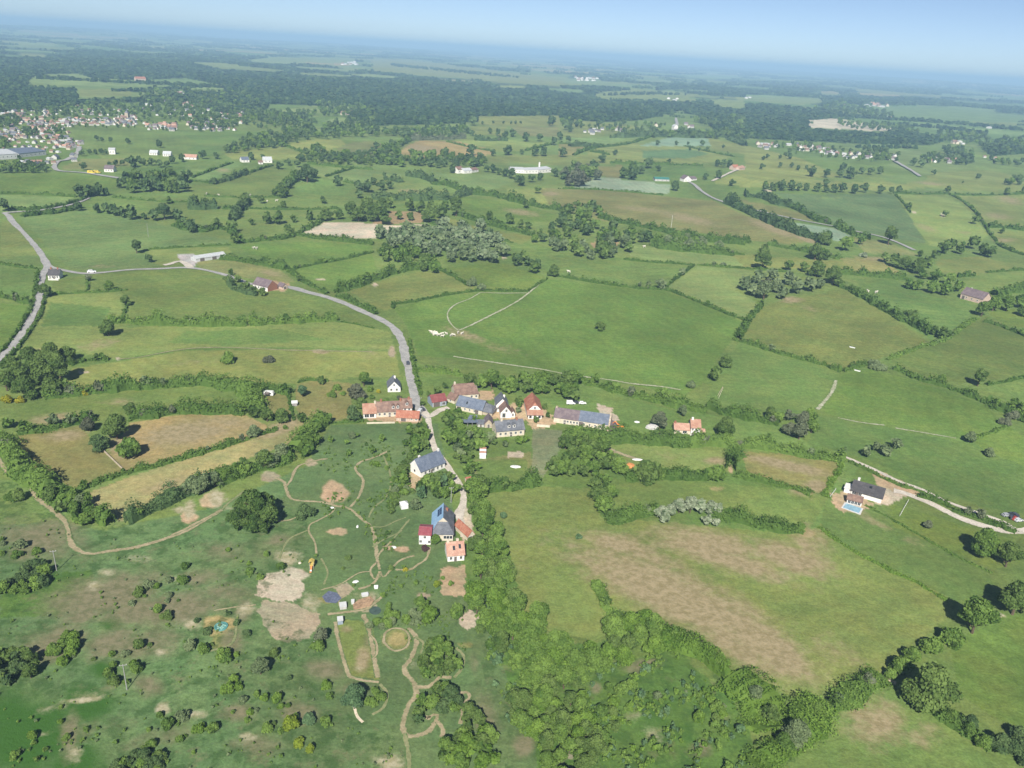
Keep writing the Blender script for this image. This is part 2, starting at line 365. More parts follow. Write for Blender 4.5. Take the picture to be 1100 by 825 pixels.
# (polygon in photograph pixels -> seen back onto the land, colour)
FIELDS = [
 ([(455,440),(520,450),(575,460),(573,515),(505,525),(490,505),(470,470)],'g1'),([(443,380),(452,392),(500,402),(525,412),(490,420),(455,428)],'g1'),([(590,425),(660,425),(720,440),(840,456),(872,480),(790,478),(720,472),(670,464),(600,458)],'g1'),([(470,412),(530,405),(640,408),(700,430),(620,432),(560,428),(500,420)],'g1'),
 # far strips of pasture among the woods
 ([(40,80),(85,79),(98,84),(140,86),(200,87),(240,92),(240,96),(160,93),(60,92),(30,87)],'pale'),
 ([(85,96),(140,95),(140,103),(85,104)],'g3'),([(110,88),(200,84),(236,91),(170,92)],'pale'),
 ([(268,64),(300,61),(380,62),(385,69),(300,67)],'pale'),([(398,63),(440,64),(520,74),(562,80),(605,85),(625,91),(560,89),(500,84),(400,76)],'g3'),
 ([(280,122),(330,114),(360,113),(390,116),(360,121),(300,124)],'g3'),([(348,130),(365,126),(390,130),(380,135)],'pale'),
 ([(638,101),(670,97),(700,97),(750,101),(752,104),(700,106),(640,103)],'g3'),([(762,106),(800,108),(798,115),(770,113)],'g3'),
 ([(600,86),(640,84),(660,92),(610,90)],'pale'),([(736,80),(790,83),(800,86),(740,83)],'pale'),
 ([(800,103),(880,106),(885,110),(860,113),(800,108)],'pale'),([(905,112),(1000,115),(1100,124),(1100,132),(1000,130),(930,124)],'pale'),
 ([(920,122),(1000,127),(1100,138),(1100,150),(1040,149),(960,138),(910,128)],'g1'),([(980,131),(1100,142),(1100,146),(1000,139)],'pale'),
 ([(868,129.5),(893,127),(945,134.5),(962,139),(945,141),(870,137)],'sand'),
 ([(1010,100),(1060,105),(1060,107),(1010,103)],'pale'),([(920,95),(1010,103),(1010,105),(920,98)],'g3'),
 # town meadow
 ([(72,138),(130,136),(180,143),(200,147),(215,155),(200,166),(170,164),(110,158),(85,150)],'g1'),
 ([(66,180),(90,170),(140,170),(138,178),(110,181),(70,183)],'otan'),([(20,172),(75,165),(70,168),(30,176)],'g1'),
 ([(0,187),(55,185),(130,191),(128,203),(80,211),(0,208)],'g2'),([(0,210),(80,212),(72,219),(40,223),(10,226),(0,226)],'pale'),
 ([(125,182),(180,176),(200,170),(200,186),(150,190)],'g1'),
 ([(205,155),(240,158),(236,166),(205,170)],'g1'),
 ([(205,190),(250,173),(262,176),(240,186),(228,196)],'pale'),([(200,200),(262,187),(295,176),(312,186),(310,205),(225,212),(200,205)],'g1'),
 ([(240,165),(265,161),(300,157),(330,166),(325,170),(290,172),(250,171)],'g3'),([(308,155),(335,150),(365,150),(372,155),(350,162),(330,164)],'g3'),
 ([(360,160),(380,152),(402,152),(425,158),(405,168),(380,167)],'otan'),([(315,178),(378,181),(350,190),(318,184)],'pale'),
 ([(352,191),(382,181),(430,186),(432,192),(418,203),(388,198)],'pale'),([(318,200),(345,192),(385,200),(370,210),(315,210)],'g1'),
 ([(425,165),(440,155),(450,151),(500,152),(535,161),(525,168),(450,170)],'gold'),([(485,150),(535,150),(595,154),(570,161),(535,163)],'g3'),
 ([(512,125),(600,124),(605,135),(560,136),(515,134)],'g3'),([(505,136),(545,135),(540,146),(508,144)],'g3'),([(548,136),(605,136),(600,147),(560,146)],'otan'),
 ([(523,167),(570,166),(600,166),(660,168),(655,176),(600,178),(525,174)],'g3'),([(460,187),(545,187),(553,196),(530,203),(500,205),(470,195)],'pale'),
 ([(400,185),(435,194),(485,205),(450,212),(400,212)],'g3'),([(480,213),(505,212),(560,219),(600,232),(590,238),(520,240),(490,225)],'g2'),
 ([(462,237),(480,233),(520,246),(575,254),(560,262),(520,256)],'g3'),([(545,203),(600,202),(590,222),(545,213)],'g3'),
 ([(600,127),(650,132),(690,136),(660,143),(620,148),(600,146)],'g3'),([(600,148),(640,148),(690,147),(650,155),(610,156)],'pale'),
 ([(600,154),(640,155),(615,167),(600,168)],'otan'),([(640,157),(680,154),(740,156),(760,162),(790,168),(755,176),(660,175),(630,165)],'g3'),
 ([(686,157),(720,147),(765,149),(790,156),(740,157)],'crop'),([(690,162),(740,160),(762,165),(740,170),(690,170)],'dcrop'),
 ([(690,176),(755,178),(765,190),(720,192),(690,190)],'g1'),([(760,148),(800,156),(800,166),(765,160)],'g3'),
 ([(800,156),(860,170),(905,190),(840,193),(800,180)],'g3'),([(765,196),(800,180),(850,190),(905,196),(960,196),(1010,200),(960,205),(800,201)],'g3'),
 ([(800,150),(870,158),(930,168),(900,172),(840,166)],'g1'),([(920,154),(985,156),(980,162),(925,162)],'pale'),([(960,160),(1010,165),(1040,180),(1000,190),(955,178)],'pale'),
 ([(1000,185),(1060,183),(1100,190),(1100,205),(1030,206),(990,200)],'g3'),([(1030,165),(1100,170),(1100,185),(1040,180)],'g1'),
 # middle distance
 ([(580,203),(617,201),(690,208),(730,212),(765,215),(820,240),(880,258),(850,262),(800,258),(740,248),(650,238),(590,220)],'otan'),
 ([(617,201),(643,190),(720,198),(718,208),(690,207.5)],'crop'),([(642,178),(668,178),(666,192),(644,189)],'otan'),
 ([(790,213),(830,221),(865,230),(876,237),(860,237),(820,229)],'otan'),([(852,239),(895,244.5),(908,250),(922,258),(905,260),(890,257),(868,248)],'crop'),
 ([(833,207),(880,209),(958,208),(972,224),(985,245),(995,262),(960,256),(900,243),(872,232),(850,220)],'dcrop'),
 ([(962,209),(1018,210),(1040,225),(1062,252),(1050,262),(1000,265),(985,245)],'g3'),([(1022,210),(1100,210),(1100,245),(1060,241)],'g3'),
 ([(1062,246),(1100,249),(1100,272),(1072,262)],'g3'),([(1005,280),(1050,275),(1070,279),(1100,288),(1030,298),(1010,295)],'g3'),
 ([(1035,300),(1100,292),(1100,310),(1060,320),(1030,310)],'g1'),([(910,253),(960,262),(990,275),(930,272)],'otan'),
 ([(780,272),(830,276),(900,280),(945,278),(975,297),(930,296),(880,290),(800,287)],'g3'),([(900,277),(940,277),(970,294),(920,290)],'otan'),
 ([(680,262),(720,268),(785,273),(800,287),(750,283),(700,279),(676,275)],'pale'),
 ([(633,262),(645,257),(665,260),(662,267),(640,267)],'tan'),
 ([(20,233),(86,225),(150,236),(185,243),(245,258),(245,264),(160,267),(160,280),(175,286),(100,291),(75,288),(55,270),(42,255)],'pale'),
 ([(0,240),(10,237),(25,250),(40,268),(42,274),(0,277)],'g3'),([(0,287),(40,290),(38,315),(34,325),(0,316)],'g1'),([(0,326),(33,328),(22,350),(0,372)],'g2'),
 ([(160,268),(245,266),(250,272),(205,280),(175,286),(160,281)],'g3'),
 ([(258,263),(330,260),(400,263),(400,271),(355,280),(310,289),(285,278),(262,270)],'g2'),([(312,291),(355,281),(400,272),(405,292),(360,313),(340,308)],'g2'),
 ([(325,250),(348,239.5),(385,239),(415,242),(455,241.5),(440,247),(400,256.5),(370,255)],'sand'),([(400,240),(420,226),(460,228),(452,240)],'tan'),
 ([(207,278),(250,280),(300,290),(318,303),(290,305),(260,297),(215,288)],'otan'),
 ([(62,300),(90,297),(130,290),(215,290),(250,305),(270,316),(300,314),(360,330),(400,350),(360,343),(300,346),(200,347),(140,345),(140,325),(130,312),(60,316),(55,305)],'g1'),
 ([(50,318),(132,314),(132,340),(120,352),(200,350),(380,346),(420,358),(424,375),(300,373),(200,374),(125,386),(80,378),(40,380),(15,385),(40,348)],'g3'),
 ([(55,325),(120,330),(110,350),(45,350)],'g1'),([(200,356),(300,353),(350,365),(240,371),(180,368)],'g1'),
 ([(80,395),(125,389),(200,377),(300,375),(425,378),(430,405),(380,405),(330,412),(262,414),(230,408),(150,413),(70,418),(70,405)],'g3'),
 ([(20,430),(50,428),(90,424),(160,420),(260,418),(262,440),(200,440),(140,446),(100,447),(70,452),(20,462),(10,445)],'g1'),
 ([(270,418),(310,424),(316,445),(305,450),(275,440)],'otan'),([(318,413),(345,408),(378,412),(376,450),(330,455),(318,440)],'otan'),
 ([(18,468),(60,462),(85,457),(100,475),(118,488),(137,508),(85,526),(50,512),(30,500)],'otan'),
 ([(118,488),(130,470),(140,454),(200,444),(262,445),(292,460),(240,480),(160,499),(137,508)],'gold'),
 ([(88,532),(140,512),(200,493),(270,472),(325,452),(330,470),(245,500),(190,524),(130,560),(112,556)],'gold'),
 ([(423,331),(470,320),(516,314),(567,314),(587,300),(650,307),(712,312),(765,331),(798,345),(790,362),(770,385),(755,412),(735,424),(680,414),(600,401),(520,388),(450,382),(437,350)],'g2'),
 ([(376,313),(420,298),(470,289),(500,304),(515,312),(470,317),(425,328),(415,334),(395,325)],'g3'),([(475,288),(540,282),(585,297),(567,311),(520,312),(497,298)],'g2'),
 ([(570,275),(600,270),(680,278),(745,285),(712,309),(650,303),(600,294)],'g1'),([(715,310),(750,286),(800,290),(850,293),(868,302),(800,302),(790,312),(815,326),(800,343),(765,329)],'pale'),
 ([(803,346),(815,330),(840,323),(870,318),(905,310),(960,342),(996,367),(955,382),(905,397),(850,380),(795,362)],'g4'),
 ([(795,367),(850,385),(900,401),(895,412),(876,440),(835,446),(800,441),(758,430),(772,395)],'g1'),
 ([(905,401),(935,397),(965,403),(1010,419),(1060,436),(1080,459),(1030,470),(960,456),(883,443),(896,420)],'g2'),
 ([(955,384),(1000,370),(1060,338),(1100,360),(1100,402),(1060,410),(1010,410),(965,396)],'g1'),([(1060,335),(1100,330),(1100,352),(1080,350)],'g2'),
 ([(910,310),(960,300),(1000,318),(1050,330),(1035,348),(1000,365),(960,340)],'g1'),([(1040,428),(1062,412),(1100,405),(1100,448),(1080,440)],'g1'),
 ([(880,446),(960,460),(1030,475),(1065,465),(1100,480),(1100,552),(1050,543),(990,517),(930,493),(910,488),(868,476)],'g1'),([(1040,470),(1085,458),(1100,470),(1100,500),(1060,485)],'g2'),
 # near fields
 ([(520,527),(580,522),(635,525),(645,555),(700,560),(760,565),(865,575),(880,560),(1025,640),(1020,660),(945,728),(860,752),(760,712),(700,660),(640,692),(600,692),(560,660),(545,600)],'g4'),
 ([(655,522),(720,514),(780,519),(880,531),(885,560),(840,563),(760,545),(658,550)],'g1'),([(640,475),(700,478),(787,485),(785,508),(700,502),(672,507)],'g3'),
 ([(797,485),(905,492),(898,522),(870,532),(802,506)],'otan'),([(905,497),(925,500),(912,520),(880,565),(868,572),(890,535)],'g1'),
 ([(885,542),(910,548),(950,560),(1060,612),(1072,640),(1025,645),(980,622),(930,598),(882,568)],'g1'),([(955,540),(1090,580),(1100,600),(1070,612),(960,566)],'g2'),
 ([(1020,690),(1100,655),(1160,660),(1160,800),(1075,775),(1030,745)],'g2'),([(940,735),(985,755),(1030,790),(1080,830),(1100,870),(800,870),(840,815),(875,778)],'g1'),
 ([(355,456),(470,455),(480,500),(500,640),(560,760),(600,860),(280,860),(230,700),(250,600),(330,500)],'gard'),
 ([(0,565),(60,560),(110,570),(230,545),(330,500),(250,600),(230,700),(280,860),(-60,860),(-60,600)],'gard'),
 ([(30,620),(100,612),(100,640),(60,660),(0,665),(0,640)],'deep'),
 ([(515,527),(550,600),(560,660),(600,690),(640,692),(640,720),(600,760),(640,830),(560,830),(520,700)],'deep'),
 ([(650,715),(725,698),(790,755),(810,800),(790,860),(660,860),(635,790),(625,745)],'deep'),
 ([(490,640),(520,640),(548,740),(575,800),(580,860),(550,860),(520,760),(500,700)],'gard'),
 ([(505,495),(570,485),(575,518),(510,524)],'otan'),([(512,495),(566,493),(568,516),(515,520)],'g1'),([(573,460),(604,462),(603,480),(592,500),(582,514),(570,514)],'hay'),
 # bare ground
 ([(277,622),(285,617),(303,614),(320,617),(326,628),(324,640),(316,646),(296,645),(282,642),(272,640),(278,634)],'sand'),
 ([(275,655),(285,645),(315,648),(345,660),(340,675),(330,686),(308,691),(292,685),(282,668)],'bare'),
 ([(357,632),(373,626),(382,634),(368,642)],'bare'),([(378,648),(402,640),(405,650),(398,656),(380,657)],'bare'),
 ([(492,662),(500,660),(507,654),(514,664),(512,672),(500,678),(493,672)],'sand'),
 ([(358,672),(366,665),(400,668),(408,730),(376,726),(368,700)],'g4'),
 ([(472,612),(499,607),(500,640),(475,640)],'yard'),([(546,485),(562,484),(562,492),(547,492)],'sand'),
 ([(519,441),(560,432),(585,440),(600,455),(572,462),(565,452),(548,452),(530,450)],'yard'),([(513,421),(530,418),(532,428),(516,432)],'yard'),
 ([(640,434),(656,438),(664,450),(662,462),(652,463)],'sand'),([(403,440),(452,446),(452,455),(392,452)],'yard'),
 ([(935,510),(950,509),(988,527),(985,534),(965,530),(945,522)],'yard'),([(945,526),(955,526),(975,532),(955,544),(940,541)],'sand'),
 ([(893,530),(912,528),(940,540),(930,547),(905,551),(893,538)],'yard'),
 ([(490,550),(502,545),(508,560),(506,575),(498,582),(492,570)],'sand'),([(438,508),(452,508),(455,516),(445,528),(436,522)],'yard'),
 ([(190,274),(207,272),(215,279),(208,287),(195,283)],'tarm'),([(286,300),(312,305),(306,313),(288,312)],'yard'),
]
# soft dry or bare patches: cx, cy, rx, ry, tilt, strength  (kind: d dry grass, b brown scrub, w bleached, r rank green)
PATCH = [
 ('d',390,708,10,16,.2,.9),('d',372,676,8,5,0,.7),('b',396,690,8,10,0,.6),('w',384,718,7,4,0,.6),
 ('d',725,640,135,30,.42,1.0),('d',790,690,90,26,.55,.8),('d',760,585,75,20,.18,.9),('d',850,600,60,18,.3,.9),('d',820,690,80,24,.6,1.0),('d',700,600,60,16,.3,.7),('d',900,700,50,20,.5,.5),
 ('d',870,585,30,24,.5,.7),('d',940,775,45,30,.3,.8),('d',990,790,25,20,.3,.6),('d',640,600,25,18,.2,.5),('d',560,610,25,30,.2,.3),
 ('d',845,500,55,6,.22,1.0),('d',878,522,14,8,.2,1.0),('d',860,528,20,7,.2,.7),('d',770,495,16,5,.1,.9),('d',720,490,40,8,.1,.4),('d',930,555,40,6,.5,.6),('d',980,580,16,7,.3,.5),
 ('d',70,468,30,7,-.1,.8),('d',130,480,18,14,.3,.9),('d',200,465,55,14,-.1,1.0),('d',250,455,40,10,.1,.7),('d',300,460,30,8,-.4,1.0),('d',180,520,40,9,-.35,.6),('d',60,450,35,7,-.1,.8),('d',130,432,25,5,0,.6),('d',105,370,30,7,-.2,.6),('d',45,378,18,5,-.1,.7),('d',200,390,60,4,-.05,.4),
 ('d',345,378,9,2,0,1.2),('d',350,440,22,14,0,.4),('d',400,380,20,12,0,.4),('d',500,360,30,6,.3,.7),('d',540,375,30,6,.2,.5),
 ('d',690,225,40,4,.1,.6),('d',740,235,40,6,.2,.7),('d',830,245,35,6,.35,.8),('d',865,256,22,4,.35,.9),('d',455,160,25,5,.1,.8),('d',560,228,25,4,.15,.7),('d',592,208,12,3,0,.8),('d',440,205,14,2.5,0,.8),('d',240,183,10,3,0,.7),('d',995,245,20,4,.3,.6),('d',1035,250,20,3,.1,.5),('d',1085,215,20,5,.2,.7),('d',1070,232,25,5,.1,.6),('d',870,332,14,4,.3,.5),('d',850,322,14,4,.0,.9),('d',620,160,15,3,0,.4),
 ('d',1000,197,22,2,.1,.8),('d',940,278,25,3,.1,.7),('d',1080,258,15,3,0,.7),('d',290,293,18,4,.2,.7),('d',110,286,25,3,0,.5),('d',245,292,20,3,.2,.4),
 ('b',110,640,75,24,-.2,1.0),('b',175,655,85,20,-.1,.95),('b',60,690,50,20,-.4,.9),('b',140,690,60,24,0,.8),('b',230,640,60,22,0,.6),('b',130,780,60,20,0,.4),('b',260,740,50,18,0,.35),('b',330,740,50,20,0,.35),('b',40,580,60,26,0,.8),('d',780,600,95,15,.3,.9),('d',665,585,45,13,.2,.9),('d',800,655,60,14,.6,.7),('b',90,660,40,12,-.4,.8),('b',60,570,30,14,0,.8),('b',120,560,25,8,0,.5),('b',160,735,22,14,0,.8),('b',110,700,25,12,-.3,.7),('b',240,595,40,16,0,.6),('b',215,620,40,12,-.1,.7),('b',170,790,50,14,-.2,.6),('b',75,790,12,30,.2,.8),('b',250,765,22,12,0,.9),('b',320,765,25,18,0,.8),('b',350,720,25,14,0,.8),('b',380,740,20,10,0,.7),('b',250,690,14,16,.5,.9),('b',262,655,12,18,.2,.7),('b',280,800,40,14,0,.7),('b',300,580,25,8,-.2,.7),('b',285,590,30,14,0,.5),('b',90,785,30,16,0,.6),
 ('b',520,770,16,30,-.2,.8),('b',563,800,14,18,0,.9),('b',510,715,8,16,0,.7),('b',690,715,25,8,-.2,.8),('b',640,740,8,10,0,.7),('b',755,805,14,12,.3,.8),('b',780,770,14,8,.3,.5),
 ('w',265,655,14,8,0,.8),('w',310,600,16,10,0,.8),('w',175,700,12,5,0,.7),('w',195,622,22,4,0,.6),('w',205,672,10,8,0,.8),('w',150,600,30,6,0,.4),('w',175,760,9,8,0,.9),('w',90,752,22,4,-.1,.8),('w',100,745,40,8,-.1,.4),('w',265,790,14,5,0,.7),('w',80,810,10,14,.2,.7),('w',210,768,14,6,0,.6),('w',40,790,22,4,-.3,.5),('w',60,760,30,5,-.2,.4),('w',440,715,14,12,0,.4),('w',420,745,16,10,0,.3),('w',700,790,16,16,.5,.5),('w',680,770,14,10,.5,.5),('w',420,818,16,10,0,.9),('w',395,640,14,8,0,.5),('w',335,650,16,14,0,.6),('w',240,545,14,8,0,.4),
 ('w',232,535,9,10,0,1.0),('w',203,548,7,10,.5,1.0),('w',193,548,9,5,0,.9),('w',234,540,12,7,0,.6),('w',115,615,12,5,0,.7),('w',100,628,14,7,0,.6),('w',220,585,20,6,0,.3),
 ('r',440,530,60,30,0,.25),('r',720,770,60,35,.5,.5),('r',60,620,40,14,0,.5),('r',220,560,60,8,-.3,.5),('r',160,610,40,8,0,.4),('r',120,670,14,8,0,.9),('r',110,720,20,14,0,.8),('r',20,790,75,48,0,1.1),('r',95,755,32,24,.3,.95),('r',80,820,40,26,0,.9),
]
SPOTS = [  # worn sandy circles and ovals in the garden meadow: cx, cy, rx, ry, colour
 (290,512,10,5.5,'bare'),(359,529,14,11.5,'yard'),(363,571,10.5,3.8,'yard'),(334,497,6,4,'bare'),(426,687,15,11,'otan'),(427,687,10,7,'gold'),
 (235,672,17,11,'gold'),(240,690,14,9,'otan'),(360,530,3.2,2.2,'deep'),(226,538,11,8,'yard'),(203,556,9,6,'yard'),(315,617,15,7,'sand'),
 (127,385,3,1.4,'sand'),(90,400,6,1.2,'sand'),(421,378,3.5,6,'bare'),(343,377.5,7,1.4,'sand'),(541,277,2.5,1.2,'sand'),(403,306,3,1.6,'sand'),(345,300,5,1,'sand'),
 (455,640,7,3,'bare'),(432,590,8,3,'yard'),(418,588,6,2.4,'yard'),(484,618,9,9,'yard'),(770,525,8,2,'gold'),(785,504,2,4,'yard'),(868,573,7,4,'gold'),(955,733,8,2.8,'sand'),(993,757,7,2,'sand'),(1075,661,5,1.6,'sand'),(1037,788,4,2,'sand'),
 (415,706,6,4,'gard'),(560,690,3,2,'g1'),(595,818,12,4,'sand'),(610,813,8,2.5,'sand'),(500,693,8,3,'otan'),(350,644,8,4,'otan'),
 (1013,231,3,1.2,'sand'),(825,205,4,1.2,'sand'),(982,228,3,1,'sand'),(899,213,6,.9,'pale'),(884,213,8,1.0,'pale'),(645,258,5,2,'tan'),
]
WOODS = [  # canopy of the distant forest and the copses: polygon, blob spacing in pixels, kind
 ([(0,51),(120,56),(260,68),(390,77),(470,86),(560,91),(610,94),(640,93),(700,99),(640,104),(640,108),(700,110),(735,111),(735,118),(690,129),(640,132),(590,128),(510,131),(470,134),(400,135),(380,125),(330,113),(290,112),(245,98),(200,92),(150,89),(95,86),(35,84),(30,92),(0,95)], 3.2, 0),
 ([(0,96),(30,94),(80,97),(84,107),(150,107),(240,99),(290,113),(280,122),(240,122),(200,110),(140,110),(90,112),(60,118),(0,121)], 3.6, 0),
 ([(735,88),(800,92),(900,98),(1000,107),(1100,116),(1100,123),(1000,114),(910,110),(880,105),(800,102),(745,96),(700,97)],3.2,0),
 ([(735,111),(762,112),(772,118),(800,119),(800,113),(860,117),(905,121),(900,128),(868,129),(868,138),(945,143),(1000,146),(1012,152),(1000,156),(930,155),(850,151),(800,149),(780,140),(760,125),(735,122)],3.4,0),
 ([(750,122),(800,124),(800,150),(780,147),(765,138)],3.6,0),
 ([(1055,160),(1100,150),(1100,165),(1065,168)],3.8,0),([(950,141),(985,144),(985,148),(960,147)],3.6,0),([(1000,142),(1100,149),(1100,152),(1010,148)],3.2,0),
]
# strips of wood and pasture lying across the far plain, parallel to the horizon
_r = random.Random(44); WOODS += [([(40,83),(140,88.5),(240,93.5),(240,95),(140,90),(40,85)],3,1),([(85,99),(150,97),(230,92),(230,93.5),(150,99)],3,1),([(900,124),(1000,130),(1100,139),(1100,141),(1000,132),(900,126)],3,1),([(930,132),(1000,136),(1060,143),(1060,145),(1000,138)],3,1),([(420,69),(520,79),(560,84),(520,81),(420,71)],2.6,1),([(640,103),(700,100),(740,102.5),(700,102)],2.6,1),([(880,150),(960,152),(960,153.5),(880,151.5)],3,1),([(920,158),(985,158.5),(985,160),(920,159.5)],3,1)]
FARF = [p for p, c_ in FIELDS if sum(q[1] for q in p) / len(p) < 141]
for _d in np.arange(3.2, 40, 2.1):
    _x = -40 + _r.uniform(0, 60)
    while _x < 1120:
        _w = _r.uniform(40, 150); _t = _r.uniform(.5, 1.0) * (.6 + _d * .05); _y = 20 + _x * 67 / 1100 + _d + _r.uniform(-.5, .5)
        if _r.random() < .55: WOODS.insert(0, ([(_x, _y), (_x + _w * .4, _y + _w * .024 - _t * .6), (_x + _w, _y + _w * .061), (_x + _w * .9, _y + _w * .055 + _t), (_x + _w * .2, _y + _w * .012 + _t)], 2.8, 0))
        elif _r.random() < .75: FIELDS.insert(0, ([(_x, _y), (_x + _w * .4, _y + _w * .024 - _t * .6), (_x + _w * .7, _y + _w * .043), (_x + _w * .6, _y + _w * .036 + _t), (_x + _w * .2, _y + _w * .012 + _t)], _r.choice(['pale', 'g3', 'gold', 'pale', 'g1']))); FARF.append(FIELDS[0][0])
        _x += _w * _r.uniform(.5, 1.1)
ROADS = [
 ('road',[(4,229),(9,232),(14,239),(24,249),(33,259),(42,270),(48,280),(51,287),(47,293),(44,301),(43,312),(40,325),(34,340),(24,358),(12,373),(-6,390),(-40,430),(-90,490)],5.2,'tarmac'),
 ('road',[(4,229),(18,228),(45,226),(68,222),(84,218),(96,213)],4.0,'tarmac'),
 ('road',[(51,284),(58,288),(70,291),(90,294),(110,293),(140,290),(170,289),(205,288),(240,295),(268,305)],4.4,'tarmac'),
 ('road',[(268,305),(290,307),(312,309),(330,314),(350,319),(370,326),(390,335),(408,343),(422,352),(431,365),(436,383),(440,400),(444,418),(447,432),(452,440),(460,449)],5.6,'tarmac'),
 ('road',[(460,449),(461,460),(464,472),(468,484),(474,492),(482,503),(490,515),(496,524),(498,533),(497,543),(493,553),(497,566),(499,577)],3.4,'gravel'),
 ('road',[(452,440),(459,446),(463,447),(472,441),(482,438)],4,'gravel'),
 ('road',[(58,180),(62,174),(72,172),(82,166),(86,158)],7,'tarmac'),('road',[(58,180),(64,184),(90,186),(110,189),(130,192)],7,'tarmac'),
 ('road',[(740,196),(746,199),(754,206),(768,214),(790,221),(816,227),(853,235.5),(896,243.6),(920,249),(944,254),(962,260),(982,269)],5.5,'tarmac'),
 ('road',[(726,128),(727,136),(725,141)],9,'tarmac'),('road',[(960,173),(972,180),(988,190)],8,'tarmac'),('road',[(765,195),(780,188),(800,180)],5,'gravel'),
 ('track',[(960,527),(975,531),(1000,541),(1030,556),(1060,566),(1085,571),(1110,569),(1160,560),(1240,552)],4.6,'gravel'),
 ('track',[(905,490),(915,494),(940,505),(965,517),(990,526),(1020,540),(1050,551),(1075,560),(1090,568)],2.4,'gravel'),
 ('track',[(640,474),(650,480),(665,487),(690,495)],3.2,'earth'),
 ('track',[(205,288),(199,283),(192,281),(182,284),(176,285)],5,'gravel'),
 ('track',[(898,409),(893.6,421),(885,432),(878,440)],3.0,'stone'),
 ('stream',[(487,383),(502,385.5),(527,389),(554,393),(582,397),(600,400.5),(625,404.5),(660,409),(676,412),(710,415.5),(731,419)],2.2,'stone'),
 ('stream',[(900,449),(925,454),(950,457)],1.6,'stone'),('stream',[(962,460),(992,465),(1004,467),(1027,471)],2.0,'stone'),
 ('track',[(516,314.5),(540,315.2),(567,315)],1.8,'stone'),('track',[(516,314.5),(505,321),(490,327),(482,334),(481,342),(486,350),(492,355)],1.6,'stone'),
 ('track',[(584,301),(575,309),(560,321),(545,330),(525,340),(505,350),(493,355)],2.4,'stone'),
 ('track',[(200,375),(225,373.5),(260,374),(300,376),(340,377),(400,378)],1.2,'earth'),
 ('track',[(127,386),(150,384),(180,378),(200,375)],1.0,'earth'),
 ('path',[(-4,488),(0,496),(6,505),(14,511),(33,520),(35,528),(42,537),(55,547),(66,556),(72,566),(76,583),(85,592),(98,595),(120,592),(150,587),(180,578),(205,568),(225,556),(238,548)],2.4,'earth'),
 ('path',[(236,549),(200,568),(185,575)],1.8,'earth'),
 ('path',[(296,514),(305,518),(308,528),(312,535),(322,538),(340,539),(352,541),(362,544),(372,545),(380,550),(390,559),(398,565),(402,575),(404,590),(405,600),(408,612)],1.8,'earth'),
 ('path',[(308,522),(313,515),(317,505),(322,500),(332,497),(344,494),(352,493)],1.5,'earth'),
 ('path',[(376,545),(384,536),(389,525),(390,515),(384,508),(382,502),(388,496),(398,493),(410,488),(418,484)],1.7,'earth'),
 ('path',[(358,536),(357,541)],1.8,'earth'),('path',[(360,546),(355,552),(342,559),(333,564),(332,572),(338,582),(340,595)],1.0,'earth'),
 ('path',[(408,614),(412,620),(420,612),(430,602),(445,597)],1.3,'earth'),('path',[(408,614),(403,625),(395,630),(385,633)],1.2,'earth'),('path',[(345,634),(365,628),(385,616),(398,614)],.9,'earth'),
 ('path',[(352,660),(370,658),(392,655),(400,650),(412,640)],1.4,'earth'),('path',[(390,660),(396,675),(401,700),(406,728)],2.0,'earth'),('path',[(360,668),(362,682),(368,705),(375,727)],1.6,'earth'),('path',[(375,727),(390,731),(407,733)],1.6,'earth'),
 ('path',[(398,682),(404,690),(405,702),(400,708)],1.0,'earth'),
 ('path',[(438,675),(446,683),(447,692),(441,708),(434,718),(440,728),(446,737),(447,748),(440,756),(435,768),(433,780),(436,790),(450,790),(462,784),(470,770),(465,768),(458,774),(460,769)],2.0,'earth'),
 ('path',[(446,738),(460,738),(468,732),(472,728),(485,728)],2.0,'earth'),('path',[(470,775),(476,785),(474,792)],2.0,'earth'),
 ('path',[(434,788),(438,805),(440,830)],1.5,'worn'),('path',[(493,745),(502,744),(504,750),(498,757),(496,770),(494,778)],1.6,'earth'),('path',[(465,693),(473,695),(475,702)],2.0,'earth'),
 ('path',[(230,656),(255,652),(275,650)],.9,'earth'),('path',[(380,758),(384,770),(390,776)],1.0,'sandy'),
 ('path',[(298,560),(310,559),(318,556)],1.4,'earth'),('path',[(420,582),(410,592),(404,600)],1.2,'earth'),
 ('path',[(462,588),(458,600),(450,606),(440,612),(425,612)],1.3,'earth'),
 ('path',[(400,588),(412,580),(425,574),(432,570)],1.0,'worn'),
 ('path',[(412,690),(414,680),(424,675),(436,678),(440,688),(434,697),(422,699),(412,690)],1.1,'earth'),('path',[(446,684),(455,691),(452,702)],1.1,'worn'),('path',[(405,604),(398,612),(402,622),(410,618)],1.,'earth'),('path',[(440,558),(430,570),(420,582)],1.,'worn'),
 ('path',[(398,566),(412,566),(425,560),(436,556)],1.,'worn'),('path',[(412,490),(418,505),(420,520),(414,535),(402,545),(396,556)],1.,'worn'),('path',[(345,600),(352,615),(348,628)],.9,'worn'),('path',[(300,600),(310,580),(330,570)],1.,'worn'),('path',[(255,660),(250,690),(225,700)],1.,'worn'),
 ('path',[(366,655),(364,645),(372,640)],.9,'earth'),('path',[(408,735),(416,745),(412,760),(400,768)],1.,'worn'),('path',[(488,728),(496,718),(498,705),(490,696)],1.1,'worn'),('path',[(238,548),(246,540),(262,528)],1.2,'worn'),
]

